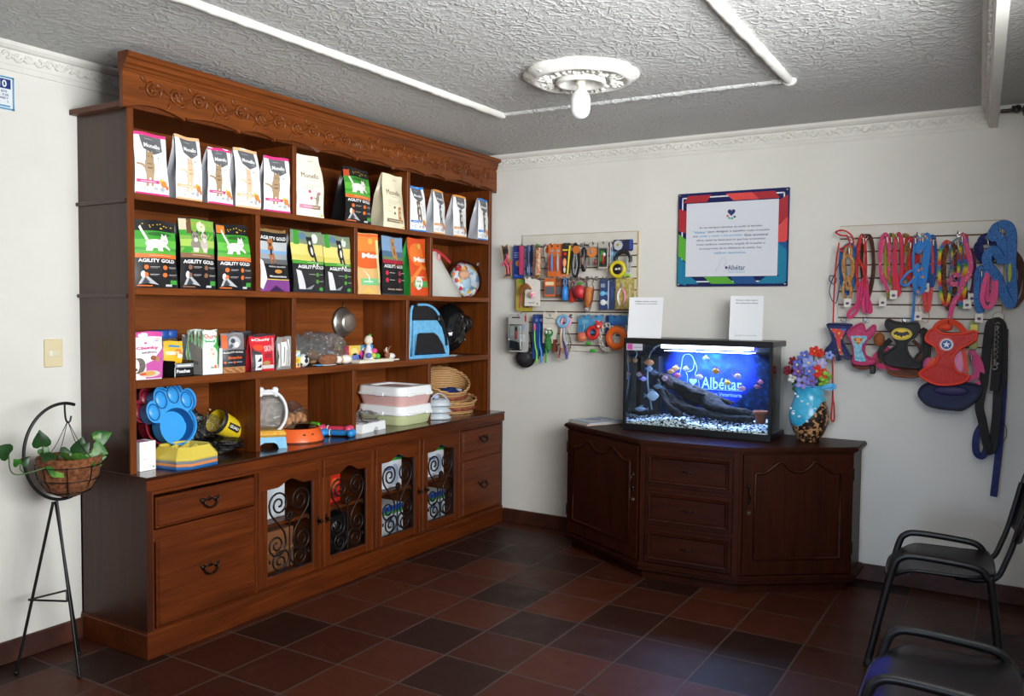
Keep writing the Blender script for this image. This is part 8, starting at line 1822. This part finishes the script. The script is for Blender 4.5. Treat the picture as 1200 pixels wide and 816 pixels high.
vest('bright red chest harness with round star emblem', [(3.256, 1.424), (3.271, 1.453), (3.30, 1.467), (3.329, 1.443), (3.397, 1.44), (3.446, 1.446), (3.485, 1.457), (3.489, 1.413), (3.424, 1.369), (3.391, 1.33), (3.386, 1.288), (3.409, 1.24), (3.465, 1.222), (3.424, 1.181), (3.318, 1.168), (3.234, 1.207), (3.24, 1.239), (3.302, 1.277), (3.315, 1.32), (3.302, 1.369), (3.257, 1.399)], -.165, noisy('bright_red_padded_fabric', '#b81a14', '#c8241a', 60, .55), M('#e0381c', .5), extra=f_red)
def f_bat(t, cx, cz, y):
 ex, ez = 3.134 - cx, 1.434 - cz; YL = M('#e2c21c', .45)
 part(t, 'oval_emblem', lambda b: (b.prism(circ(ex, ez, .052, 30, .033), y - .003, y, YL, lambda a, c, e: (a, e, c)), b.prism(circ(ex, ez, .047, 30, .0285), y - .0042, y - .003, M('#141414', .5), lambda a, c, e: (a, e, c)), b.prism(circ(ex, ez, .045, 30, .0265), y - .0052, y - .0042, YL, lambda a, c, e: (a, e, c)),
  b.prism([(ex + x * s, ez + z) for s, L in ((1, [(0, .008), (.004, .008), (.006, .014), (.009, .006), (.014, .012), (.028, .016), (.040, .004), (.036, -.006), (.026, -.004), (.018, -.012), (.010, -.008), (0, -.020)]), (-1, [(.010, -.008), (.018, -.012), (.026, -.004), (.036, -.006), (.040, .004), (.028, .016), (.014, .012), (.009, .006), (.006, .014), (.004, .008)])) for x, z in L], y - .0064, y - .0052, M('#121212', .5), lambda a, c, e: (a, e, c))))
 part(t, 'side_strap', lambda b: b.ribbon([(p.x, p.y, p.z) for p in smooth_path([(-.06, .0, .02), (-.10, .01, -.02), (-.11, .0, -.06), (-.07, -.005, -.10)], 4)], .03, .008, BLKW, (0, 1, 0)))
 part(t, 'side_strap', lambda b: (b.ribbon([(p.x, p.y, p.z) for p in smooth_path([(.05, .01, .02), (.085, .02, -.02), (.09, .01, -.07), (.06, .0, -.10)], 4)], .02, .006, noisy('dark_brown_lining', '#2a160c', '#4a2412', 40, .7), (0, 1, 0))))
vest('black chest harness with yellow oval bat emblem', [(3.052, 1.477), (3.059, 1.511), (3.096, 1.499), (3.152, 1.491), (3.206, 1.495), (3.218, 1.462), (3.198, 1.42), (3.165, 1.395), (3.161, 1.352), (3.185, 1.305), (3.229, 1.271), (3.213, 1.252), (3.159, 1.256), (3.103, 1.259), (3.069, 1.27), (3.045, 1.312), (3.095, 1.356), (3.11, 1.387), (3.075, 1.447)], -.145, M('#121214', .65), M('#232326', .6), extra=f_bat)
def f_sup(t, cx, cz, y):
 bl = [(2.871, 1.417), (2.956, 1.419), (2.959, 1.401), (2.934, 1.369), (2.932, 1.338), (2.957, 1.28), (2.931, 1.273), (2.896, 1.281), (2.891, 1.349)]
 part(t, 'blue_panel', lambda b: b.prism([(x - cx, z - cz) for x, z in bl], y - .001, y, noisy('pale_blue_mesh', '#5aa0bc', '#8cc4d8', 70, .6), lambda a, c, e: (a, e, c)))
 sx, sz = 2.912 - cx, 1.390 - cz
 part(t, 'shield_emblem', lambda b: (b.prism([(sx - .028, sz + .010), (sx - .018, sz + .017), (sx + .018, sz + .017), (sx + .028, sz + .010), (sx, sz - .026)], y - .0022, y - .001, M('#c8a42c', .5), lambda a, c, e: (a, e, c)), b.prism([(sx - .024, sz + .009), (sx - .016, sz + .014), (sx + .016, sz + .014), (sx + .024, sz + .009), (sx, sz - .021)], y - .0032, y - .0022, M('#b82a2a', .5), lambda a, c, e: (a, e, c)), b.text('S', lambda x, q: (sx + x, y - .0036, sz + .002 + q), M('#d8b43a', .5), w=.026, h=.020, bold=.04)))
 part(t, 'back_strap', lambda b: (b.ribbon([(p.x, p.y, p.z) for p in smooth_path([(.05, .01, .05), (.09, .02, .02), (.085, .02, -.06), (.02, .02, -.125), (-.05, .02, -.12), (-.055, .01, -.06)], 4)], .03, .008, noisy('brown_padding', '#5a2c14', '#8a4a20', 40, .7), (0, 1, 0)), b.ell((.075, .0, .03), (.03, .02, .04), M('#8a4a1c', .7), 12, 8)))
 part(t, 'tail_buckle', lambda b: b.box(.03, .0, -.165, .06, .02, -.115, M('#141416', .5), .006))
vest('magenta edged harness with pale blue panel and small shield emblem', [(2.853, 1.436), (2.925, 1.487), (2.949, 1.444), (2.983, 1.476), (2.997, 1.47), (2.99, 1.433), (2.951, 1.388), (2.943, 1.345), (2.953, 1.308), (2.999, 1.285), (2.989, 1.266), (2.931, 1.257), (2.884, 1.268), (2.892, 1.318), (2.881, 1.374)], -.135, noisy('magenta_fabric', '#a82a5a', '#c23a6e', 50, .65), M('#b02f62', .6), extra=f_sup)
CONF = NT('red_yellow_confetti'); _v = CONF.node('ShaderNodeTexVoronoi', Scale=60); CONF.link(CONF.coords(), _v.inputs['Vector']); _r = CONF.ramp(_v.outputs['Color'], [(0, '#c8302a'), (.45, '#d8b83a'), (.6, '#c8302a'), (.75, '#3a5ab0'), (.85, '#d04a3a')], 'CONSTANT'); CONF.link(_r.outputs[0], CONF.b.inputs['Base Color']); CONF = CONF.m
vest('small navy harness with red and yellow print, leftmost of the lower row', [(2.749, 1.48), (2.865, 1.479), (2.871, 1.467), (2.832, 1.416), (2.829, 1.385), (2.87, 1.304), (2.859, 1.288), (2.82, 1.303), (2.814, 1.28), (2.802, 1.283), (2.799, 1.314), (2.751, 1.316), (2.738, 1.331), (2.767, 1.37), (2.775, 1.402), (2.753, 1.458)], -.130, NVY, M('#1c2450', .5), extra=lambda t, cx, cz, y: part(t, 'printed_panel', lambda b: b.prism([(x, z) for x, z in [(-.045, .088), (.042, .088), (.012, .02), (.02, -.04), (.03, -.06), (.01, -.06), (-.002, -.02), (-.012, .03)]], y - .001, y, CONF, lambda a, c, e: (a, e, c))), th=.016)
leash('pink collar wrapped beside the left of the black bat harness', 3.075, 1.33, -.115, [(True, [(-.02, .02, 0), (-.075, -.02, 0), (-.07, -.07, 0), (.0, -.085, 0), (.10, -.075, 0), (.12, -.05, .01), (.04, -.04, .01), (-.02, -.02, .01)])], .026, MAG, clip=True)
vest('brown padded harness behind the lower edge of the black bat harness', [(3.05, 1.30), (3.06, 1.235), (3.09, 1.205), (3.20, 1.200), (3.235, 1.225), (3.235, 1.30), (3.20, 1.255), (3.09, 1.25)], -.095, noisy('brown_harness_padding', '#4a2410', '#6a3416', 40, .7), M('#7a3e1a', .6))
vest('dark navy padded harness hanging below the red harness', [(3.223, 1.114), (3.264, 1.166), (3.38, 1.18), (3.501, 1.172), (3.52, 1.146), (3.504, 1.103), (3.444, 1.043), (3.395, 1.036), (3.30, 1.043), (3.254, 1.065)], -.12, noisy('dark_navy_padding', '#0f1738', '#18224e', 30, .7), M('#0b1028', .6), extra=lambda t, cx, cz, y: part(t, 'violet_panel', lambda b: b.ell((.0, y + .010, .03), (.085, .012, .028), M('#2c2256', .6), 18, 8)))
leash('pink strap loop behind the right side of the red harness', 3.465, 1.345, -.125, [(True, [(0, 0, 0), (.03, -.03, 0), (.05, -.08, 0), (.055, -.14, 0), (.03, -.175, 0), (-.05, -.185, 0), (-.02, -.15, .01), (.03, -.12, .01), (.025, -.06, .01)])], .030, M('#d04a7e', .65), clip=True)
vest('black mesh harness between the bat harness and the red one', [(3.225, 1.46), (3.26, 1.44), (3.27, 1.33), (3.25, 1.25), (3.22, 1.24), (3.20, 1.30), (3.235, 1.36)], -.105, M('#161012', .7), M('#241a18', .6))
t = thing('hang_card', 'tall yellow green striped card between the red harness and the black leash', 'card', (3.475, -.10, 1.50)); card(t, .038, .15, '#8a9a34', d=.002); part(t, 'print', lambda b: (rect(b, -.016, -.045, .016, -.01, -.0024, '#d8c83a'), rect(b, -.016, -.09, .016, -.05, -.0024, '#b8a8b4'), rect(b, -.016, -.13, .016, -.095, -.0024, '#b0a83a')))
leash('long black leash with double loop at the right end of the lower row', 3.580, 1.505, -.125, [(True, [(-.018, .0, 0), (.026, -.03, .005), (.030, -.30, .01), (.016, -.36, .01), (.014, -.50, .005), (.0, -.66, 0), (-.02, -.66, -.005), (-.05, -.52, -.005), (-.066, -.44, 0), (-.05, -.30, 0), (-.036, -.05, 0)]), (False, [(.0, -.01, -.006), (.006, -.20, -.012), (.0, -.36, -.010)])], .042, BLKW, th=.010)
t = thing('chain_leash', 'silver chain with snap hook hung over the long black leash', 'chain leash', (3.578, -.165, 1.49)); part(t, 'chain', lambda b: [b.torus((.004 * (-1) ** k, 0, -.012 - .0125 * k), .009, .0026, SN, 10, 5, Matrix.Rotation(PI / 2 * (k % 2) + .3, 3, 'Z') @ Matrix.Rotation(PI / 2, 3, 'X')) for k in range(13)]); part(t, 'snap_hook', lambda b: (b.tube([(0, 0, -.175), (0, 0, -.205)], [.008, .006], 8, SN), b.torus((0, 0, -.218), .012, .003, SN, 12, 6, Matrix.Rotation(PI / 2, 3, 'X')), b.ell((.012, 0, -.20), (.008, .006, .010), SN, 8, 5)))
leash('long navy blue leash hanging lowest behind the black one', 3.605, 1.47, -.075, [(False, [(.01, .0, 0), (.014, -.30, 0), (.006, -.60, 0), (-.002, -.75, -.005), (-.012, -.89, 0)]), (False, [(-.07, -.50, 0), (-.10, -.57, -.005), (-.10, -.66, 0), (-.07, -.68, .005), (-.05, -.62, .01), (-.075, -.50, .01)])], .034, NVY, clip=False, th=.008)
leash('thin brown cord loop low beside the long navy leash', 3.62, .99, -.06, [(True, [(-.02, .0, 0), (.015, -.03, 0), (.02, -.09, 0), (-.01, -.13, 0), (-.04, -.10, 0), (-.04, -.04, 0)])], .004, M('#4a2f24', .6), clip=False)
t = thing('round_tag', 'round white paper tag above the long black leash', 'tag', (3.585, -.085, 1.530)); part(t, 'disc', lambda b: b.cyl((0, -.001, 0), (0, .001, 0), .030, .030, 24, M('#c8c4b8', .5))); part(t, 'picture', lambda b: (b.ell((.002, -.0016, -.008), (.010, .0008, .012), M('#b88a4a', .5), 10, 4), b.torus((0, -.0012, 0), .027, .0012, M('#6a6458', .5), 24, 4, Matrix.Rotation(PI / 2, 3, 'X'))))
# ================================================================== chairs
CHB = M('#0e0e11', .38, 0, 0, .6); SHELL = noisy('black_moulded_seat', '#100f11', '#18171a', 14, .34)
def make_chair(label, loc, rz):
 """front of the seat looks along -X"""
 t = thing('visitor_chair', label, 'chair', loc, rz)
 b = MB(); D, W, zs = .42, .46, .455
 def seat(a, c, dz=0):
  u, v = a * 2 - 1, c * 2 - 1; k = (1 - abs(u) ** 5 * .16); kk = (1 - abs(v) ** 5 * .12)
  z = zs - .012 + .012 * u * u * 0 + .016 * v * v - .045 * max(0, -u - .5) ** 1.5 * 3 + .02 * max(0, u - .6) + dz
  return (u * D / 2 * kk, v * W / 2 * k, z)
 b.grid(lambda a, c: seat(a, c), 14, 14, SHELL); b.grid(lambda a, c: seat(a, c, -.014), 14, 14, SHELL)
 rim = [seat(a, 0) for a in [k / 14 for k in range(14)]] + [seat(1, c) for c in [k / 14 for k in range(14)]] + [seat(1 - a, 1) for a in [k / 14 for k in range(14)]] + [seat(0, 1 - c) for c in [k / 14 for k in range(14)]]
 b.tube([(x, y, z - .007) for x, y, z in rim], .0085, 6, SHELL, closed=True)
 obj('seat', b, None, t)
 for s in (-1, 1):
  y = s * .215
  b = MB(); b.tube(smooth_path([(-.27, y * 1.06, .0), (-.20, y, .34), (-.172, y, .455), (-.150, y, .492), (-.10, y, .508), (.05, y, .502), (.145, y, .490), (.180, y, .455), (.20, y, .40), (.25, y * 1.06, .0)], 6), .0150, 10, CHB); obj('leg_frame', b, None, t)
  for x, yy in ((-.27, y * 1.06), (.25, y * 1.06)):
   f = MB(); f.lathe([(0, 0), (.017, 0), (.018, .008), (.015, .035), (.0125, .036)], 12, M('#0a0a0b', .6), c=(x + (.008 if x < 0 else -.004), yy, 0)); obj('foot_cap', f, None, t)
  b = MB(); b.tube(smooth_path([(.06, s * .17, .430), (.16, s * .17, .432), (.215, s * .17, .452), (.245, s * .17, .52), (.275, s * .17, .62), (.315, s * .17, .80)], 6), .0115, 10, CHB); obj('back_support', b, None, t)
 b = MB(); b.tube([(-.12, -.215, .428), (-.12, .215, .428)], .010, 8, CHB); b.tube([(.10, -.215, .424), (.10, .215, .424)], .010, 8, CHB); obj('cross_bar', b, None, t)
 b = MB()
 def back(a, c, d=0):
  u, v = a * 2 - 1, c; k = 1 - abs(v * 2 - 1) ** 6 * .10; z = .60 + .27 * v
  x = .268 + .30 * (z - .60) * .75 + .030 * u * u * -1 + .03 - d
  return (x, u * .215 * k, z - .02 * abs(u) ** 4 * (1 if v > .5 else -1) * abs(v * 2 - 1))
 b.grid(lambda a, c: back(a, c), 14, 8, SHELL); b.grid(lambda a, c: back(a, c, -.016), 14, 8, SHELL)
 rim = [back(k / 12, 0) for k in range(12)] + [back(1, k / 8) for k in range(8)] + [back(1 - k / 12, 1) for k in range(12)] + [back(0, 1 - k / 8) for k in range(8)]
 b.tube([(x + .008, y, z) for x, y, z in rim], .010, 6, SHELL, closed=True); obj('backrest', b, None, t)
 return t
c1 = make_chair('black moulded visitor chair near the back wall under the leashes', (3.415, -1.03, 0), R(4))
dup(c1, (3.525, -2.40, 0), R(1), 'black moulded visitor chair nearest the camera at the bottom right corner')

# ================================================================== plant on its stand
st = thing('plant_stand', 'black wire plant stand with a round hoop at the left of the tall shelves', 'plant stand', (.22, -3.235, 0), R(0))
BW = M('#101012', .4, .3)
hoopc = (0, .045, .945); b = MB()
b.tube([(0, .098 + .168 * math.cos(a), .922 + .205 * math.sin(a)) for a in [R(72 + 248 * k / 44) for k in range(45)]], .0068, 8, BW); obj('hoop', b, None, st)
for k, (p0, p1) in enumerate((((0, .05, .712), (-.065, -.080, .008)), ((0, .065, .714), (.187, .041, .008)), ((0, .06, .712), (-.035, .175, .008)))):
 b = MB(); b.tube([p0, tuple((Vector(p0) + Vector(p1)) / 2), p1], .0062, 8, BW); b.ell(p1, (.010, .010, .008), BW, 8, 5); obj('leg', b, None, st)
mid = [Vector(q) for q in ((-.0385, -.039, .31), (.1095, .0385, .31), (-.0205, .115, .31))]
b = MB()
for i in range(3): b.tube([mid[i], mid[(i + 1) % 3]], .0045, 6, BW)
obj('brace', b, None, st)
b = MB(); b.tube(smooth_path([(0, .112, 1.127), (0, .106, 1.126), (0, .108, 1.07), (0, .116, 1.045), (0, .128, 1.047), (0, .134, 1.07)], 5), .004, 7, BW); obj('hook', b, None, st)
bk2 = thing('hanging_basket', 'coir lined wire hanging basket with a trailing green plant', 'hanging basket', (.22, -3.114, .728))
COIR = noisy('brown_coir_fibre', '#5a3018', '#8a5430', 55, .95, .9, .006)
b = MB(); b.lathe([(0, .0), (.050, .004), (.092, .034), (.116, .085), (.124, .150), (.127, .172), (.117, .170), (.10, .11), (0, .105)], 40, COIR, flute=lambda a, r, z: 1 + .035 * math.sin(5 * a + 20 * z) + .025 * math.sin(13 * a)); obj('coir_liner', b, None, bk2)
b = MB(); WR = M('#141414', .4, .4)
for r, z in ((.126, .135), (.114, .075), (.080, .022)): b.tube([(r * 1.03 * math.cos(2 * PI * k / 36), r * 1.03 * math.sin(2 * PI * k / 36), z) for k in range(36)], .0022, 6, WR, closed=True)
for k in range(8):
 a = 2 * PI * k / 8 + .2; b.tube([(r * 1.03 * math.cos(a), r * 1.03 * math.sin(a), z) for r, z in ((.127, .14), (.124, .12), (.115, .075), (.082, .022), (.03, -.002))], .0022, 6, WR)
obj('wire_frame', b, None, bk2)
b = MB()
for k in range(4):
 a = k * PI / 2 + .5; b.tube(smooth_path([(.122 * math.cos(a), .122 * math.sin(a), .140), (.06 * math.cos(a), .06 * math.sin(a), .21), (.0, -.003, .322)], 4), .0016, 5, WR)
obj('hanger', b, None, bk2)
b = MB(); b.ell((0, 0, .125), (.110, .110, .014), noisy('dark_soil', '#1a110b', '#2e1f14', 60, .95, .6), 24, 6); obj('soil', b, None, bk2)
rs = random.Random(8); LG = [noisy('leaf_green_%d' % k, a, c, 18, .4) for k, (a, c) in enumerate((('#12300f', '#1f4a1a'), ('#1c4a16', '#34701f'), ('#3a6a22', '#6a9a40')))]
def pothos_leaf(c, dirv, L, m):
 L *= .84; c = (c[0], c[1], c[2] + .03)
 d = Vector(dirv).normalized(); side = d.cross(Vector((.9, -.5, .3))).normalized(); nrm = side.cross(d).normalized(); o = Vector(c); b = MB()
 out = [(0, .04), (-.10, .26), (.0, .46), (.22, .50), (.50, .38), (.78, .18), (1.02, .0)]
 pts = [(u, w) for u, w in out] + [(u, -w) for u, w in out[::-1][1:]]
 vs = [o + d * (u * L) + side * (w * L) + nrm * (-.10 * L * abs(w) * 1.2 - .14 * L * u * u) for u, w in pts]; vs.append(o + d * (.45 * L) + nrm * .05 * L); n = len(pts)
 vs += [v - nrm * .0012 for v in vs]
 b.add(vs, [(i, (i + 1) % n, n) for i in range(n)] + [(n + 1 + (i + 1) % n, n + 1 + i, 2 * n + 1) for i in range(n)], m, True); return obj('leaf', b, None, bk2)
for (c, dv, L, m) in (((.02, .03, .15), (.3, .1, 1), .085, 0), ((.03, .02, .14), (.4, .45, .7), .085, 0), ((.06, .0, .13), (.5, .2, -.4), .085, 1), ((.06, .06, .15), (.3, .35, -.6), .085, 2), ((.05, .08, .17), (.3, .5, -.3), .080, 1), ((.05, -.05, .14), (.6, -.2, .3), .070, 2), ((.07, -.02, .13), (.6, .1, .4), .065, 2), ((.08, .03, .12), (.7, .1, -.2), .06, 1),
                      ((.02, -.09, .17), (.4, -.6, -.3), .075, 0), ((.04, -.06, .17), (.4, .5, -.2), .06, 0), ((.04, -.09, .13), (.5, -.5, -.6), .07, 1), ((.06, -.10, .10), (.5, .2, -.3), .06, 2), ((.02, -.125, .20), (.2, -.25, 1), .085, 0), ((.01, -.12, .19), (.3, .4, -.8), .055, 1),
                      ((.0, -.21, .135), (.3, -.5, .5), .045, 1), ((.0, -.20, .135), (.3, .5, .6), .05, 0), ((.0, -.245, .185), (.2, -.7, .4), .085, 0), ((.03, .105, .20), (.3, .8, .35), .085, 1), ((.03, .11, .22), (.3, .3, -.6), .05, 2), ((.04, .10, .12), (.4, .7, .1), .05, 1)):
 pothos_leaf(c, dv, L, LG[m])
for pts in ([(.02, -.06, .10), (.03, -.12, .11), (.02, -.17, .10), (.0, -.22, .095), (.0, -.245, .12), (.0, -.25, .18)], [(.0, -.19, .098), (.0, -.205, .115), (.0, -.205, .135)], [(.04, .06, .10), (.04, .09, .13), (.03, .10, .17), (.03, .105, .205)], [(.02, -.08, .10), (.02, -.11, .15), (.02, -.125, .20)], [(.03, .0, .10), (.02, .02, .13), (.02, .03, .16)]):
 b = MB(); b.tube([p + Vector((0, 0, .03)) for p in smooth_path(pts, 5)], .0028, 6, M('#4a6a34', .6)); obj('stem', b, None, bk2)
